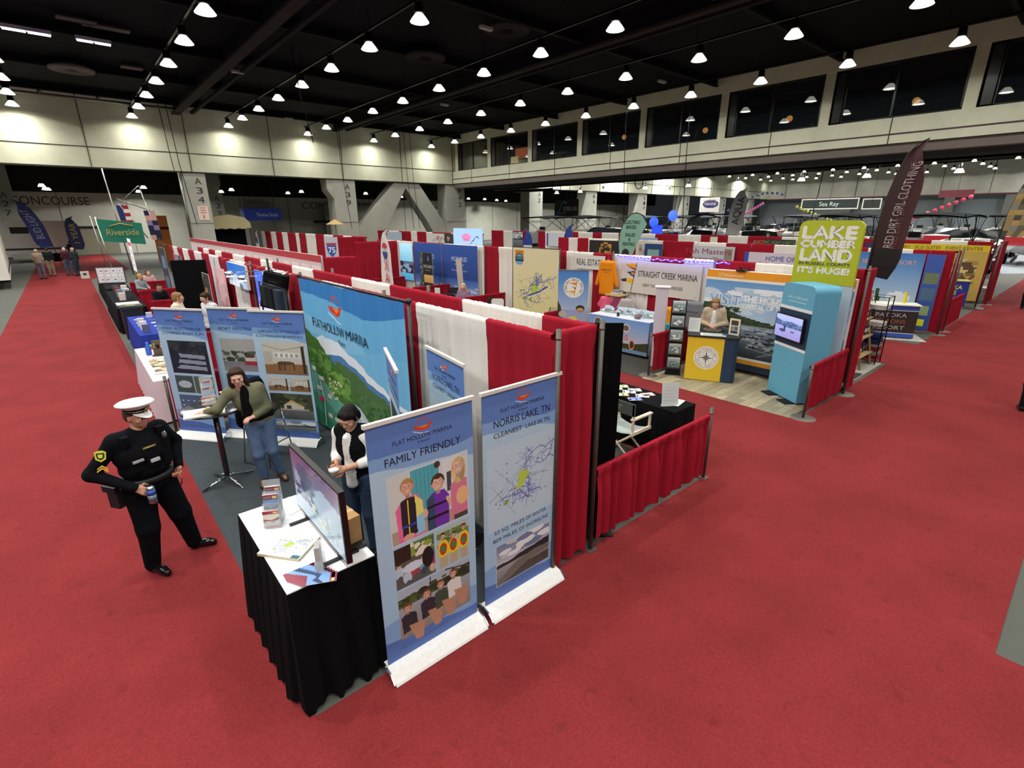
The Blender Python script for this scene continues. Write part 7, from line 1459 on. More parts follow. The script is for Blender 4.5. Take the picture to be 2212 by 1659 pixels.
def pinkb(cv, w, h): cv.rect(0, 0, w, h, '#d8a8b0'); cv.mottle(0, 0, w, h, ('#e0b8bc', '#d09aa4', '#e4c4c4'), 20, w*.3, 3)
hang('fabric_banner', 2.75, 15.0, 13.9, .2, 2.2, pinkb, [], 'pale pink fabric banner right of the tall black board', .06, 'banner', 'cloth')
def mot(cv, w, h): cv.rect(0, 0, w, h, '#3c3a34'); cv.mottle(0, 0, w, h, ('#5a5a4c', '#2a2824', '#8a7a4c', '#6a6a60', '#c88a30'), 40, w*.2, 5)
hang('rollup_banner', 2.4, 14.7, 13.9, .05, 2.1, mot, [('ALL', .4, .3, .12, .3, '#d8d8d0')], 'dark mottled roll-up banner in front of the pale pink one', .05, 'banner')
hang('photo_banner', 2.8, 21.8, 20.2, .5, 2.2, lambda cv, w, h: (cv.rect(0, 0, w, h, '#6a5a66'), cv.mottle(0, 0, w, h, ('#8a6a74', '#4a4a5c', '#a08890'), 30, w*.25, 4)), [], 'dim violet photo banner in the left row', .08, 'banner')
hang('photo_banner', 2.8, 25.4, 23.8, .3, 2.3, lambda cv, w, h: (cv.rect(0, 0, w, h, '#2c3448'), cv.rect(w*.2, h*.6, w*.8, h*.85, '#6a8aa8'), cv.rect(w*.2, h*.2, w*.8, h*.45, '#5c7a9a')), [], 'dark navy photo banner in the left row behind the seated black-clad pair', .08, 'banner')
m = MB(); m.b2((-.2, -.2, 0), (.2, .2, .4), '#c9c9c0', 'plastic'); m.b2((-.08, -.205, .2), (.08, -.2, .32), '#2a2c30', 'print'); m.obj('cooler_box', loc=(.45, 40.0, 0), label='small pale box standing on the red aisle at the far black table', cat='box')
# television, back pack, lamp arms above the banners
def p_tv(cv, w, h): cv.grad(0, 0, w, h, '#3a7ac8', '#2c6ac0'); cv.poly([(0, 0), (0, h*.3), (w*.3, h*.5), (w*.6, h*.35), (w, h*.4), (w, 0)], '#8ab0c8'); cv.mottle(0, 0, w, h*.5, ('#c8d4da', '#4a6a80', '#a8c0cc'), 30, w*.1, 4)
hang('television', 2.72, 13.35, 11.75, 1.92, 2.42, p_tv, [], 'television with a blue boat picture on the near row drapes', .03, 'television', 'screen', thick=.05)
t = thing('backpack', (2.6, 9.5, 2.05), math.radians(-40), 'large black backpack hung high above the floating house banner', 'backpack'); Rm = np.array(Euler((0, .25, 0)).to_matrix())
m = MB(); m.rbox((0, 0, .1), (.42, .2, .62), .07, '#0f1012', 'cloth', T=lambda v: v @ Rm.T); m.obj('pack_body', t)
for z in (-.08, .1, .25): m = MB(); m.rbox((0, -.11, z), (.3, .05, .13), .02, '#16171a', 'cloth', T=lambda v: v @ Rm.T); m.box((0, -.137, z+.03), (.16, .004, .012), '#3c3c3e', 'satin', T=lambda v: v @ Rm.T); m.obj('pocket', t)
m = MB(); m.tube([(-.05, 0, .4), (0, 0, .5), (.05, 0, .4)], .012, '#151515', 'cloth'); m.obj('handle', t)
m = MB(); m.tube([(2.6, 9.5, 0), (2.6, 9.6, 2.7)], .02, '#2a2a2c'); m.obj('display_pole', label='thin dark pole carrying the hanging backpack', cat='pole')
for k, (y, x) in enumerate(((11.2, 2.3), (10.2, 2.3))):
    t = thing('arm_lamp', (x, y, 2.3), 0, 'clip-on exhibition lamp on a silver arm above the banners, %s of two' % ['left', 'right'][k], 'lamp')
    m = MB(); m.tube([(0, 0, .06), (.6, -1.0, .14)], .008, '#c8ccd0', 'chrome'); m.obj('arm', t); m = MB(); m.ell((0, 0, .04), (.09, .09, .05), '#c0c8d0', 'metal', 12, 6); m.obj('lamp_head', t); m = MB(); m.box((0, 0, -.02), (.12, .03, .01), '#ffffff', 'led'); m.obj('bulb', t)
def p_glow(cv, w, h): cv.rect(0, 0, w, h, '#c8c8f4'); cv.rect(0, h*.5, w*.35, h, '#3a6ae8'); cv.poly([(w*.5, 0), (w*.6, h*.4), (w, h*.45), (w, 0)], '#d8e83a'); cv.mottle(w*.5, 0, w, h*.4, ('#a8b82a', '#e8f06a'), 10, w*.08, 3); cv.line([(w*.2, h*.3), (w*.4, h*.1)], .04, '#4a5ae0')
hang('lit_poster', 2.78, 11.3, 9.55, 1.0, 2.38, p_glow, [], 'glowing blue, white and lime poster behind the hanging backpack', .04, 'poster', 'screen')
m = MB(); 
for k in range(3): m.rbox((0, -.35*k+.3, 0), (.16, .3, .34), .05, ('#22261f', '#15171b', '#2c3440')[k], 'cloth')
m.obj('hanging_gear', loc=(2.45, 9.0, 2.1), label='dark clothing and gear hung between the backpack and the lake backdrop', cat='gear'); 
m = MB(); m.tube([(0, -.7, .2), (0, .8, .2)], .012, '#222222'); m.tube([(0, -.65, .2), (0, -.65, -2.1)], .015, '#222222'); m.tube([(0, .75, .2), (0, .75, -2.1)], .015, '#222222'); m.obj('garment_rail', loc=(2.45, 9.0, 2.1), label='thin black garment rail left of the lake backdrop', cat='rail')
# lattice-print wall
w, h = 18.0, 1.25; cv = Canvas(w, h, .09, '#d8c4c8'); cv.rect(0, h-.16, w, h, '#b84a50')
for k in range(22): cv.rect(.1+.82*k, .45, .72+.82*k, .95, '#e6dcd8'); cv.rect(.08+.82*k, .38, .74+.82*k, .45, '#b8a4a8')
m = MB(); m.b2((-w/2, .01, -1.15), (w/2, .06, h), '#d8c4c8', 'cloth'); sheet(m, cv, flat(-w/2, 0, 0), 'cloth'); m.obj('lattice_wall', loc=(4.9, 22.3, 1.2), rz=-PI/2, label='long pale fabric wall printed with window squares under a red edge', cat='fabric wall')
drape((4.95, 13.2), (5.8, 13.2), .05, 2.4, RC_, 'tall red drape closing the near end of the window-square fabric wall', step=.04)
# route sign, flags and canopies in the middle distance
t = thing('route_sign', (8.6, 21.9, 0), -.35, 'blue and red route 75 shield sign on a thin stand', 'sign'); m = MB(); m.tube([(0, .02, 0), (0, .02, 1.2)], .03, '#4a4c50'); m.b2((-.3, -.2, 0), (.3, .2, .03), '#333333'); m.obj('stand', t)
m = MB(); m.b2((-.27, -.02, 1.05), (.27, .02, 2.62), '#c0c4d0', 'satin'); m.poly([(-.2, -.024, 2.15), (-.14, -.024, 1.95), (0, -.024, 1.78), (.14, -.024, 1.95), (.2, -.024, 2.15), (.17, -.024, 2.3), (-.17, -.024, 2.3)], '#2c5aa8'); m.b2((-.2, -.026, 2.28), (.2, -.022, 2.38), '#b04050', 'print'); m.text('75', (0, -.03, 1.98), .22, '#e8e8ee', w=.26, bold=.008)
for k in range(5): m.b2((-.2, -.026, 1.15+.11*k), (.2, -.022, 1.18+.11*k), '#8a8e9a', 'print')
m.obj('sign_panel', t)
fl = feather_flag((11.0, 43.0-.2, 0), -PI/2, 2.6, .9, '#e0dcd6', 'small distant white feather flag with balloon logo at the left', None, z0=.3); m = MB(); m.ell((.45, -.05, 1.9), (.25, .02, .3), '#33509c', 'print', 10, 6); m.ell((.45, -.06, 2.1), (.25, .02, .1), '#b83040', 'print', 10, 6); m.obj('balloon_logo', fl)
m = MB(); 
for i, (r0, r1) in enumerate(((0, 1),)): m.lathe([(.001, 3.35), (.75, 2.95), (.74, 2.93), (.001, 3.3)], (0, 0, 0), '#c8a878', 'cloth', 8, smooth=False); m.tube([(0, 0, 0), (0, 0, 3.35)], .03, '#8a7a60', 'wood')
m.obj('market_umbrella', loc=(16.6, 41.0, 0), label='tan market umbrella in front of column A39', cat='umbrella')
t = thing('canopy_tent', (9.9, 46.2, 0), 0, 'cream scalloped canopy over a dark stand right of column A34', 'tent'); m = MB(); m.prism([(-1.5, 2.75), (-1.45, 3.2), (-1.1, 3.55), (0, 3.7), (1.1, 3.5), (1.45, 3.1), (1.5, 2.7)]+[(1.2-.3*k, 2.7-.08*(k % 2)) for k in range(9)], -1.2, 1.2, '#cfc49a', 'cloth', axis='y'); m.obj('canopy', t)
for s in (-1, 1): m = MB(); m.tube([(s*1.4, -1.1, 0), (s*1.4, -1.1, 2.8)], .03, '#333333'); m.obj('leg', t)
m = MB(); m.b2((-1.35, .2, 0), (1.35, .4, 2.7), '#131316', 'cloth'); m.obj('dark_curtain', t)
t = thing('hanging_sign', (13.6, 50.0, 3.25), 0, 'bright blue hanging box sign reading Thomas Docks', 'sign'); m = MB(); m.b2((-1.5, -.7, 0), (1.5, .7, 1.02), '#2448c0', 'satin'); m.text('Thomas Docks', (.35, -.71, .34), .3, '#dfe4f4', w=1.8); m.obj('sign_box', t)
for s in (-1, 1): m = MB(); m.tube([(s*1.2, 0, 1.0), (s*1.2, 0, 4.97)], .02, '#444444'); m.obj('hanging_cable', t)
m = MB(); m.b2((-.5, -.5, 0), (.5, .5, 3.65), '#c8742a', 'satin'); m.b2((-.51, -.51, 2.6), (.51, -.49, 2.8), '#4a2c14', 'matte'); m.obj('orange_kiosk', loc=(6.0, 50.5, 0), label='tall orange kiosk left of column A34', cat='kiosk')
# flagpoles, green flag in the left row
t = thing('lattice_mast', (2.9, 41.0, 0), 0, 'silver folding mast with hanging striped flag left of the orange kiosk', 'mast')
for a, b, r in (((0, 0, 0), (-.35, 0, 6.3), .04), ((2.1, 0, 0), (1.3, 0, 5.4), .04), ((.0, 0, 4.6), (1.6, 0, 3.9), .03), ((0, 0, 4.4), (1.2, 0, 2.2), .03), ((1.3, 0, 5.4), (.2, 0, 4.4), .02)): m = MB(); m.tube([a, b], r, '#a4a49e', 'metal', 6); m.obj('pole', t)
def stripes(k, j): return ('#b0303a', '#e0dcd8')[int(k*9) % 2]
m = MB(); P = np.array([[(-.1+.30*j+.14*i/8, -.05+.05*math.sin(i*.9+j), 4.2-.22*i) for j in range(3)] for i in range(10)]); m.grid(P, np.array([[hexc(('#9c2c38', '#d8d4d0')[i % 2]) if not (i < 4 and j == 0) else hexc('#2c3a68') for j in range(2)] for i in range(9)]), 'cloth'); m.obj('striped_flag', loc=(2.9, 41.0, 0), label='limp red, white and blue striped flag on the silver mast', cat='flag')
m = MB(); P = np.array([[(1.25+.3*j+.12*i/6, -.05+.04*math.sin(i+j), 3.9-.3*i) for j in range(3)] for i in range(7)]); m.grid(P, np.array([[hexc(random.Random(i*3+j).choice(('#c89a90', '#2c2c4a', '#8a7a94'))) for j in range(2)] for i in range(6)]), 'cloth'); m.obj('dark_print_flag', loc=(2.9, 41.0, 0), label='dark printed flag hanging on the right pole of the silver mast', cat='flag')
t = thing('green_flag', (1.55, 37.5, 0), 0, 'teal green flag with gold Riverside script on two slanted poles', 'flag'); m = MB(); m.tube([(.2, 0, 0), (-.05, 0, 3.5)], .04, '#c8ccc0', 'metal', 6); m.tube([(.0, .1, 0), (-.25, 0, 3.55)], .03, '#a8aca0', 'metal', 6); m.obj('pole', t)
m = MB(); P = np.array([[(-.05+.26*j, -.04*math.sin(j*1.1), 3.4-.24*i-.03*j) for j in range(9)] for i in range(6)]); m.grid(P, '#2f7a66', 'cloth'); m.text('Riverside', (1.05, -.08, 2.5), .34, '#b8a45a', w=1.5); m.tube([(.5, -.07, 3.0), (1.0, -.07, 3.15), (1.6, -.07, 3.0)], .03, '#b8a45a', 'cloth'); m.obj('flag_cloth', t)
# people far along the aisle
for k, (px, py, tp, bt, hr, g_, lb) in enumerate(((95, 603, '#8a7a68', '#6a6270', '#a89878', 1.1, 'visitor in tan jacket seen from behind, leftmost on the far red aisle'), (116, 597, '#1c2022', '#8a7a68', '#3a2c22', 1.15, 'visitor in black jacket with backpack, second from left on the far red aisle'), (153, 595, '#4a2430', '#4a5568', '#c8c4c0', 1.1, 'grey-haired visitor in maroon jacket on the far red aisle'), (171, 596, '#2a3438', '#2c3c48', '#b8a888', 1.15, 'stout visitor in dark vest over tan sleeves, rightmost on the far aisle'))):
    x, y = at(px, py, 0); person('person', (x, y), math.radians(160+20*k), lb, dict(), top=tp, bottom=bt, hair=hr, skin='#b88a70', g=g_, lod=2)
person('person', (.2, 55.5), 2.6, 'distant dark-dressed visitor between the flag and the aisle end', dict(), top='#22242a', bottom='#2c2c30', hair='#2a2220', g=1.2, lod=2)
# feather flags, trailer, motorhomes beyond the wall
def p_bl(k, j): return '#25388a'
feather_flag((-.55, 50.5, 0), 0, 4.7, .9, '#25388a', 'tall blue feather flag leaning left reading BUD LIGHT before the trailers', 'BUD LIGHT', '#c8ccd8', .42, True, z0=1.5, lean=-.9, flip=True)
feather_flag((.35, 52.5, 0), 0, 3.6, .85, '#2a3470', 'smaller blue feather flag with yellow lettering right of the tall blue one', '1 YEAR', '#d8c84a', .36, True, z0=1.2, lean=-.35, flip=False)
def camper(loc, rz, label, L=5.5, W=2.5, H=3.0, z0=.7):
    t = thing('travel_trailer', loc, rz, label, 'trailer'); m = MB(); m.prism([(-L/2, z0), (L/2, z0), (L/2, H), (-L/2+.9, H), (-L/2+.2, H-.8)], -W/2, W/2, '#d4d2c8', 'satin', axis='y'); m.obj('body', t)
    m = MB(); m.b2((-L/2+1, -W/2-.01, H-1.0), (-L/2+2.1, -W/2, H-.5), '#1c1e22', 'gloss'); m.obj('window', t)
    m = MB(); m.b2((-L/2+.3, -W/2-.012, z0+.3), (L/2-.1, -W/2, z0+.45), '#2c3448', 'satin'); m.text('///', (.3, -W/2-.014, z0+.7), .45, '#23283c'); m.obj('side_stripe', t)
    for x in (.2, 1.1): m = MB(); m.lathe([(.1, -.1), (.35, -.1), (.35, .1), (.1, .1)], (0, 0, 0), '#141414', 'matte', 16, T=lambda v, x=x: np.stack([v[:, 0]+x, v[:, 2]-W/2+.2, v[:, 1]+.36], 1)); m.obj('wheel', t)
    for s in (-1, 1): m = MB(); m.b2((L/2-.01, s*W*.42-.06, z0+.5), (L/2+.03, s*W*.42+.06, z0+.65), '#ff3a20', 'glow'); m.obj('tail_lamp', t)
    m = MB(); m.b2((-.4, -.4, H), (.4, .4, H+.18), '#b8b8b4', 'satin'); m.obj('roof_unit', t); return t
camper((-1.95, 59.5, 0), 0, 'white travel trailer standing behind the tall blue flag', L=4.6, H=3.3)
t = camper((-4.05, 40.6, 0), PI/2+.05, 'white motorhome with red tail lamps cut by the left picture edge', L=9, W=2.6, H=3.3, z0=.45)
for k, (x, y) in enumerate(((6.5, 50), (20, 52))): pass
# ---------------------------------------------------------------- second hall: boats
def pontoon(label, rail, top, seat, seed):
    R = random.Random(seed); t = thing('pontoon_boat', (0, 0, 0), 0, label, 'boat'); L = 6.8
    for y in (-.95, .95): m = MB(); m.tube([(-L/2, y, .75), (-L/2+.2, y, .68), (L/2-.6, y, .68), (L/2, y, .95)], [.12, .3, .3, .05], '#a8acb0', 'metal', 10); m.obj('pontoon', t)
    m = MB(); m.b2((-L/2, -1.25, 1.0), (L/2, 1.25, 1.08), '#8a8c8c', 'metal'); m.obj('deck', t)
    m = MB()
    for y in (-1.24, 1.2): m.b2((-L/2+.2, y, 1.1), (L/2-.3, y+.04, 1.72), rail, 'gloss'); m.tube([(-L/2+.2, y+.02, 1.76), (L/2-.3, y+.02, 1.76)], .022, '#b8bcc0', 'metal', 6)
    for x in (-L/2+.2, L/2-.34): m.b2((x, -1.24, 1.1), (x+.04, 1.24, 1.72), rail, 'gloss')
    m.obj('fence_rail', t)
    for x0, x1, y in ((-2.8, -.9, -.8), (-2.8, -.9, .8), (1.0, 2.6, -.8), (1.0, 2.6, .8)): m = MB(); m.rbox(((x0+x1)/2, y, 1.3), (x1-x0, .55, .42), .1, seat, 'satin'); m.rbox(((x0+x1)/2, y*1.35, 1.62), (x1-x0, .16, .42), .06, seat, 'satin'); m.obj('bench', t)
    m = MB(); m.rbox((.1, -.6, 1.5), (.6, .6, .85), .1, '#d0d0cc', 'satin'); m.b2((-.1, -.8, 1.9), (.1, -.4, 2.15), '#20242a', 'gloss'); m.obj('helm', t)
    m = MB(); P = [[(x, y, 2.95-.10*(y/1.25)**2-.05*abs(x+.4)) for y in np.linspace(-1.25, 1.25, 7)] for x in np.linspace(-2.4, 1.6, 9)]; m.grid(P, top, 'cloth'); m.grid([[(p[0], p[1], p[2]-.05) for p in q] for q in P], top, 'cloth'); m.obj('bimini_top', t)
    for s in (-1, 1):
        m = MB()
        for x in (-2.3, -.4, 1.5): m.tube([(-.6, s*1.22, 1.75), (x, s*1.2, 2.82)], .02, '#2a2c30', 'metal', 5)
        m.obj('top_frame', t)
    m = MB(); m.rbox((-L/2-.3, 0, 1.35), (.5, .4, .6), .1, '#141518', 'gloss'); m.b2((-L/2-.35, -.08, .3), (-L/2-.1, .08, 1.1), '#18191c', 'gloss'); m.obj('outboard_motor', t)
    m = MB(); m.b2((-2.6, -.8, .22), (2.4, -.7, .38), '#2c2c2c'); m.b2((-2.6, .7, .22), (2.4, .8, .38), '#2c2c2c')
    for x in (-.7, .4):
        for y in (-1.05, 1.05): m.lathe([(.08, -.1), (.3, -.1), (.3, .1), (.08, .1)], (0, 0, 0), '#141414', 'matte', 12, T=lambda v, x=x, y=y: np.stack([v[:, 0]+x, v[:, 2]+y, v[:, 1]+.3], 1))
    m.obj('boat_trailer', t); KIDS[t.name] = list(t.children); return t
def runabout(label, hull, stripe, tower, seed):
    t = thing('speed_boat', (0, 0, 0), 0, label, 'boat'); L = 6.4; m = MB(); G = []
    for i in range(13):
        u = i/12; x = -L/2+L*u; w_ = 1.2*(1-max(0, (u-.45)/.55)**2.2)+.02; kz = .5+.75*max(0, (u-.5)/.5)**2; G.append([(x, 0, kz), (x, w_*.75, kz+.25), (x, w_, .95+.25*u), (x, w_*1.02, 1.5+.18*u), (x, w_*.86, 1.54+.18*u)])
    G = np.array(G); m.grid(G, hull, 'gloss'); H_ = G.copy(); H_[:, :, 1] *= -1; m.grid(H_[::-1], hull, 'gloss'); m.obj('hull', t)
    m = MB(); S = np.stack([G[:, 3]*np.array((1, 1.01, 1)), G[:, 2]*np.array((1, 1.01, 1))], 1); m.grid(S, stripe, 'gloss'); S2 = S.copy(); S2[:, :, 1] *= -1; m.grid(S2, stripe, 'gloss'); m.obj('hull_stripe', t)
    m = MB(); D = np.stack([G[6:, 4], H_[6:, 4]], 1); m.grid(D, '#dcdcd6', 'gloss'); m.prism([(-L/2, -1.0), (0, -1.0), (0, 1.0), (-L/2, 1.0)], 1.15, 1.2, '#c8c4b8', 'satin'); m.obj('deck', t)
    m = MB(); m.add([(.15, -1.0, 1.62), (.9, 0, 1.72), (.15, 1.0, 1.62), (-.1, -.9, 2.05), (.45, 0, 2.12), (-.1, .9, 2.05)], [(0, 1, 4, 3), (1, 2, 5, 4)], '#1a2026', 'gloss'); m.obj('windshield', t)
    for x, y in ((-.8, -.5), (-.8, .5)): m = MB(); m.rbox((x, y, 1.45), (.5, .5, .5), .1, '#dcd8cc', 'satin'); m.obj('seat', t)
    m = MB(); m.rbox((-2.4, 0, 1.4), (.7, 1.7, .45), .1, '#dcd8cc', 'satin'); m.obj('bench', t)
    if tower: m = MB(); [m.tube([(-.1, s*1.05, 1.65), (-.7, s*.95, 2.75), (-.75, s*.3, 2.9), (-.75, 0, 2.92)], .04, '#22252a', 'metal', 8) for s in (-1, 1)]; m.b2((-1.7, -.9, 2.9), (-.3, .9, 2.96), '#17191d', 'cloth'); m.obj('tower', t)
    m = MB(); m.b2((-2.4, -.6, .22), (2.6, -.5, .4), '#1c1c1c'); m.b2((-2.4, .5, .22), (2.6, .6, .4), '#1c1c1c')
    for x in (-.7, .3):
        for y in (-1.0, 1.0): m.lathe([(.08, -.1), (.3, -.1), (.3, .1), (.08, .1)], (0, 0, 0), '#141414', 'matte', 12, T=lambda v, x=x, y=y: np.stack([v[:, 0]+x, v[:, 2]+y, v[:, 1]+.3], 1))
    m.obj('boat_trailer', t); KIDS[t.name] = list(t.children); return t
protos = [pontoon('x', '#1c2f6c', '#15171b', '#cfc9bc', 1), pontoon('x', '#b8bcc0', '#3a3c42', '#c8c2b4', 2), pontoon('x', '#2a2c30', '#101114', '#d8d4ca', 3), runabout('x', '#dfe0dc', '#1f2a44', True, 4), runabout('x', '#202428', '#8a8c90', True, 5), runabout('x', '#e4e4e0', '#a02c34', False, 6)]
KN = ['navy-railed pontoon boat', 'silver-railed pontoon boat', 'charcoal-railed pontoon boat', 'navy-striped white speed boat', 'dark speed boat', 'red-striped white speed boat']
R = random.Random(12); used = [0]*6; nb = 0
ROWS = [(33.8, (6.2, 10.6, 15, 19.4, 29.5, 34)), (43.6, (6, 11, 16, 21, 26, 31, 36)), (53.4, (4, 9.5, 15, 20, 25, 30, 35, 39)), (63.2, (7, 12, 17, 22, 27, 32, 37)), (73, (5, 10, 15, 20, 25, 30, 35, 40)), (82.8, (8, 14, 20, 26, 32, 38))]
for ri, (bx, ys) in enumerate(ROWS):
    for k, y in enumerate(ys):
        i = R.choice((0, 1, 2, 1, 3, 4, 5)); x = bx+R.uniform(-.3, .3); rz = R.choice((0, PI))+R.uniform(-.06, .06)
        lb = '%s, %s from the right in the %s boat row' % (KN[i], ORD[k], ORD[ri])
        if used[i] == 0: o = protos[i]; o.location = (x, y, 0); o.rotation_euler.z = rz; o.scale = (1.22,)*3; o['label'] = lb; o['group'] = KN[i]; used[i] = 1
        else: dup(protos[i], (x, y), rz, lb)
        nb += 1
for i in range(6):
    if not used[i]:
        for c in list(protos[i].children): bpy.data.objects.remove(c)
        bpy.data.objects.remove(protos[i])
# boat under black cover, banners and flags there
m = MB(); organic(m, [('c', (-2.2, 0, 1.9), (2.2, 0, 2.0), .75, .7, '#2a2d33'), ('c', (-2.8, .6, 1.7), (2.8, .6, 1.7), .6, .6, '#2a2d33'), ('c', (-2.8, -.6, 1.7), (2.8, -.6, 1.7), .6, .6, '#2a2d33')], .15, .08, 'gloss'); m.b2((-2.6, -1.0, .0), (2.6, 1.0, 1.2), '#7a98a0', 'satin'); m.obj('covered_boat', loc=(31.5, 24.5, 0), rz=PI/2, label='long boat wrapped in shiny black plastic beyond the short drape rails', cat='boat')
def wave_banner(cv, w, h): cv.rect(0, 0, w, h, '#0e1216'); cv.line([(w*.1, h*.25), (w*.22, h*.4), (w*.3, h*.8), (w*.42, h*.9), (w*.5, h*.75)], .1, '#4a8ab0'); cv.line([(w*.1, h*.22), (w*.5, h*.28)], .08, '#4a8ab0')
hang('hanging_banner', 40.0, 39.6, 36.2, 3.4, 5.2, wave_banner, [('NORRIS LAKE', .66, .5, .4, 1.9, '#c8d0d4')], 'black hanging banner reading NORRIS LAKE with a blue wave', .08, 'banner')
hang('hanging_banner', 45, 25.8, 23.9, 3.85, 5.1, lambda cv, w, h: (cv.rect(0, 0, w, h, '#d8d4d0'), cv.ell(w*.55, h*.55, w*.4, h*.28, '#3a3468')), [('NAVIGATOR', .5, .78, .2, 1.2, '#7a6a50'), ('MARINE', .55, .56, .24, 1.1, '#d8d8e0')], 'white hanging banner with a violet oval in the second hall', .06, 'banner')
hang('hanging_sign', 60, 22.7, 17.4, 4.15, 5.2, lambda cv, w, h: (cv.rect(0, 0, w, h, '#c8c8c0'), cv.rect(.15, .12, w-.15, h-.12, '#16221f')), [('Sea Ray', .5, .5, .4, 1.8, '#c8ccc8')], 'long black hanging sign with pale script in the second hall', .1, 'sign')
hang('hanging_sign', 60, 17.1, 15.5, 4.1, 5.1, lambda cv, w, h: (cv.rect(0, 0, w, h, '#c8c8c0'), cv.rect(.15, .12, w-.15, h-.12, '#20241f')), [], 'short black hanging sign right of the long one in the second hall', .1, 'sign')
hang('hanging_sign', 60, 11.3, 8.9, 5.0, 5.6, '#5c1826', [], 'dark red hanging sign in the second hall', .1, 'sign')
for o in [q for q in bpy.data.objects if q.name.startswith(('hanging_banner', 'hanging_sign')) and q.type == 'MESH' and q.location.x > 30 and not q.parent]:
    y = o.location.y; m = MB(); z1 = o.location.z+1.0; m.tube([(.02, 0, .5), (.02, 0, 10.7-o.location.z)], .015, '#4a4a48', n=4); m.obj('hanging_cable', o)
m = MB(); m.ell((0, 0, 0), (.5, .12, .38), '#dfe4f0', 'screen', 16, 10); m.ell((0, -.05, 0), (.35, .12, .26), '#4a6ac0', 'screen', 12, 8); m.tube([(0, 0, .3), (0, 0, 5)], .015, '#555555', n=4); m.tube([(0, 0, .3), (0, 0, 5.5)], .015, '#555555', n=4); m.obj('oval_sign', loc=(62, 14.0, 5.2), rz=-PI/2, label='glowing white and blue oval sign hanging in the second hall', cat='sign')
fl = feather_flag((38, 19.45, 0), -PI/2, 5.4, 1.15, '#c4c8ca', 'tall pale feather flag reading AQUA in the second hall', 'AQUA', '#1c2438', .55, True, z0=2.2, lean=.25)
def p_ck(k, j): return '#23409a' if k > .52 else '#d0d4dc'
for k, (x, px, lb, fp) in enumerate(((21, 1150, 'left', True), (21, 1218, 'right', False))):
    feather_flag((x, solve_y(px, x, 2.2), 0), -PI/2, 2.75+.3*k, .75, '#d0d4dc', 'small blue-topped white feather flag in the third block, %s one' % lb, None, z0=.6, flip=fp, paint=p_ck)
# teardrop flag
t = thing('teardrop_flag', (18.0, 13.9, 0), -PI/2, 'green teardrop flag reading ELECTRIC BIKES SALES and RENTALS', 'flag'); m = MB(); pts = [(0, 1.2)]+[(.12, 1.6), (.0, 2.4), (.12, 2.9), (.38, 3.3), (.75, 3.5), (1.1, 3.4), (1.3, 3.1)]; m.prism([(.12, 1.55), (.0, 2.3), (.05, 2.75), (.2, 3.15), (.5, 3.45), (.8, 3.52), (1.1, 3.42), (1.35, 3.12), (1.0, 2.5), (.62, 1.6)], -.01, .01, '#7fb09c', 'print', axis='y')
for s, z, ww in (('ELECTRIC', 3.12, .8), ('BIKES', 2.93, .5), ('SALES', 2.62, .5), ('&', 2.44, .1), ('RENTALS', 2.25, .6)): m.text(s, (.62-.12*(3.1-z), -.013, z), .13, '#1c2a28', w=ww, bold=.005)
m.poly([(.38+.19*math.cos(a*PI/8), -.013, 1.93+.19*math.sin(a*PI/8)) for a in range(16)], '#22201e'); m.obj('banner_cloth', t)
m = MB(); m.tube([(.1, .02, 0), (.08, .02, 1.6), (-.03, .02, 2.3), (.03, .02, 2.8), (.2, .02, 3.2), (.5, .02, 3.5), (.8, .02, 3.56), (1.12, .02, 3.45), (1.38, .02, 3.12)], .028, '#1c1e22', 'plastic', 6); m.obj('pole', t)
# camo flag and person at the right edge
def camo(k, j): return random.Random(int(k*31)*7+int(j*9)).choice(('#a08a5c', '#6a6450', '#8a8a80', '#4c4a3c', '#b89a5c'))
feather_flag((26, 2.95, 0), -PI/2, 5.2, .8, '#8a7a54', 'brown camouflage feather flag at the right picture edge', None, th=.2, foot=True, z0=2.7, lean=.3, paint=camo)
person('person', at(2214, 668), PI/2, 'dark-clothed visitor cut by the right picture edge on the red aisle', dict(), top='#121214', bottom='#141416', hair='#2a2220', g=1.1, lod=2)
person('person', at(2222, 890), PI/2+.2, 'visitor in black trousers almost wholly beyond the right picture edge', dict(), top='#c8b8b0', bottom='#121316', hair='#2a2220', g=1.0, lod=2)
t = thing('outboard_display', (30.5, 3.6, 0), 0, 'black outboard motor on a display stand past the winery drape', 'outboard motor'); m = MB(); m.rbox((0, 0, 1.5), (.7, .5, .7), .15, '#15171a', 'gloss'); m.b2((-.15, -.12, .4), (.15, .12, 1.2), '#18191c', 'gloss'); m.obj('motor', t); m = MB(); m.b2((-.5, -.4, 0), (.5, .4, .4), '#8a8478', 'wood'); m.obj('stand', t)
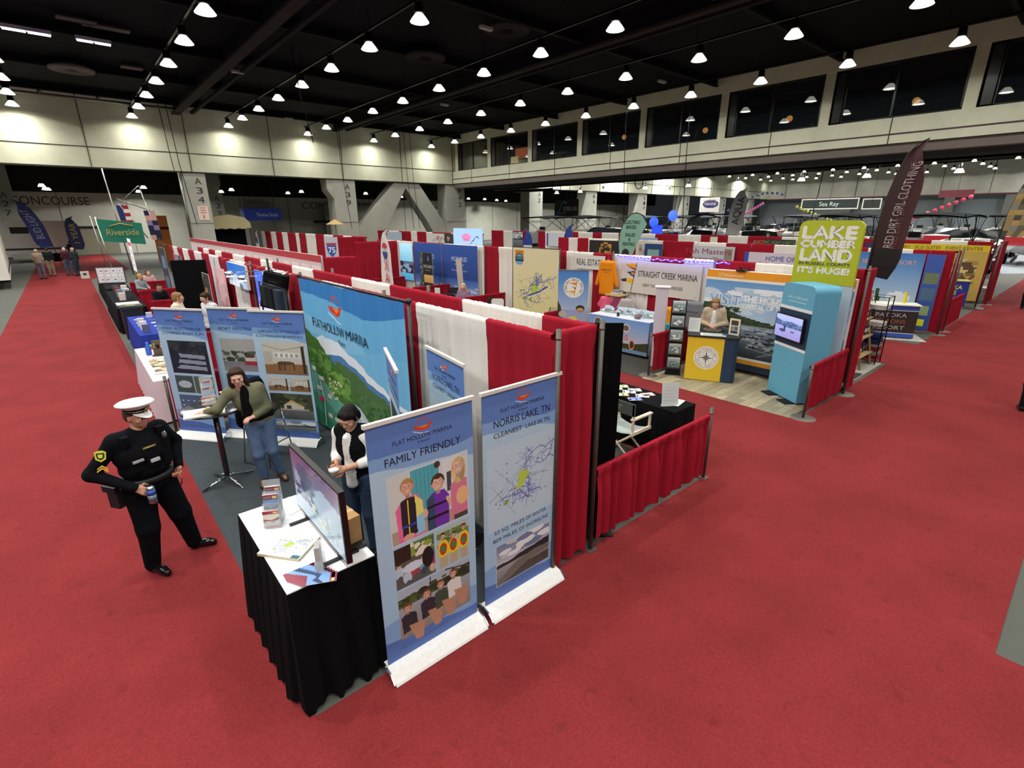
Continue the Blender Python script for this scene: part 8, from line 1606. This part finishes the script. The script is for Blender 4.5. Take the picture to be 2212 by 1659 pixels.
m = MB(); m.prism([(45, 3.0), (98, 3.0), (98, 9), (38, 9)], .001, .009, '#8a9096', 'carpet'); m.obj('grey_carpet', label='pale grey carpet of the boat area at the far right', cat='carpet')
# tall thin masts
for k, (x, y, h_) in enumerate(((30, 19.0, 5.2), (33, 11.9, 6.2))): m = MB(); m.tube([(0, 0, 0), (.05, -.1, h_*.6), (.1, -.3, h_)], [.03, .025, .012], ('#b8b0a4', '#4a6a70')[k], 'metal', 6); m.obj('antenna_pole', loc=(x, y, 0), label=('pale thin pole rising over the third block drapes', 'slim teal mast rising above the yellow-green lake sign')[k], cat='pole')
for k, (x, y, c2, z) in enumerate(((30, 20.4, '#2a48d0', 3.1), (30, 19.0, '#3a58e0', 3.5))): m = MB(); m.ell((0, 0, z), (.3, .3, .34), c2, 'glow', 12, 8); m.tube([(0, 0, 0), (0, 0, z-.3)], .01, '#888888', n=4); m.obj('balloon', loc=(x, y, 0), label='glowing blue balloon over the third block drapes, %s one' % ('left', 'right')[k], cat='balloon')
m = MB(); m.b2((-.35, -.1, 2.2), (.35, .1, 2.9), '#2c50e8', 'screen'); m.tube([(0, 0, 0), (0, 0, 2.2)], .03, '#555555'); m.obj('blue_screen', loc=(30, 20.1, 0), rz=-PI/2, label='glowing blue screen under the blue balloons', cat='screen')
for a, (y0, y1, x, c2, n_, lb) in enumerate(((27.5, 21.5, 52, '#22306a', 14, 'arch of dark blue balloons in the second hall'), (24.5, 22.3, 50, '#b85a90', 12, 'string of pink balloons in the second hall'), (9.5, 6.8, 45, '#c03050', 9, 'string of red-pink balloons at the far right'), (20, 17, 52, '#a8a83c', 10, 'string of yellow balloons in the second hall'))):
    m = MB(); R = random.Random(a)
    for k in range(n_): u = k/(n_-1); m.ell((0, y0+(y1-y0)*u, (3.4+2.2*math.sin(u*PI*.62)) if a == 0 else (3.3+1.3*u if a != 3 else 4.3-1.2*u)), (.13, .13, .13), c2, 'gloss', 8, 6)
    m.tube([(0, y0, 0), (0, y0, 3.3)], .02, '#777777', n=4); m.obj('balloon_string', loc=(x, 0, 0), label=lb, cat='balloons', kind='stuff')
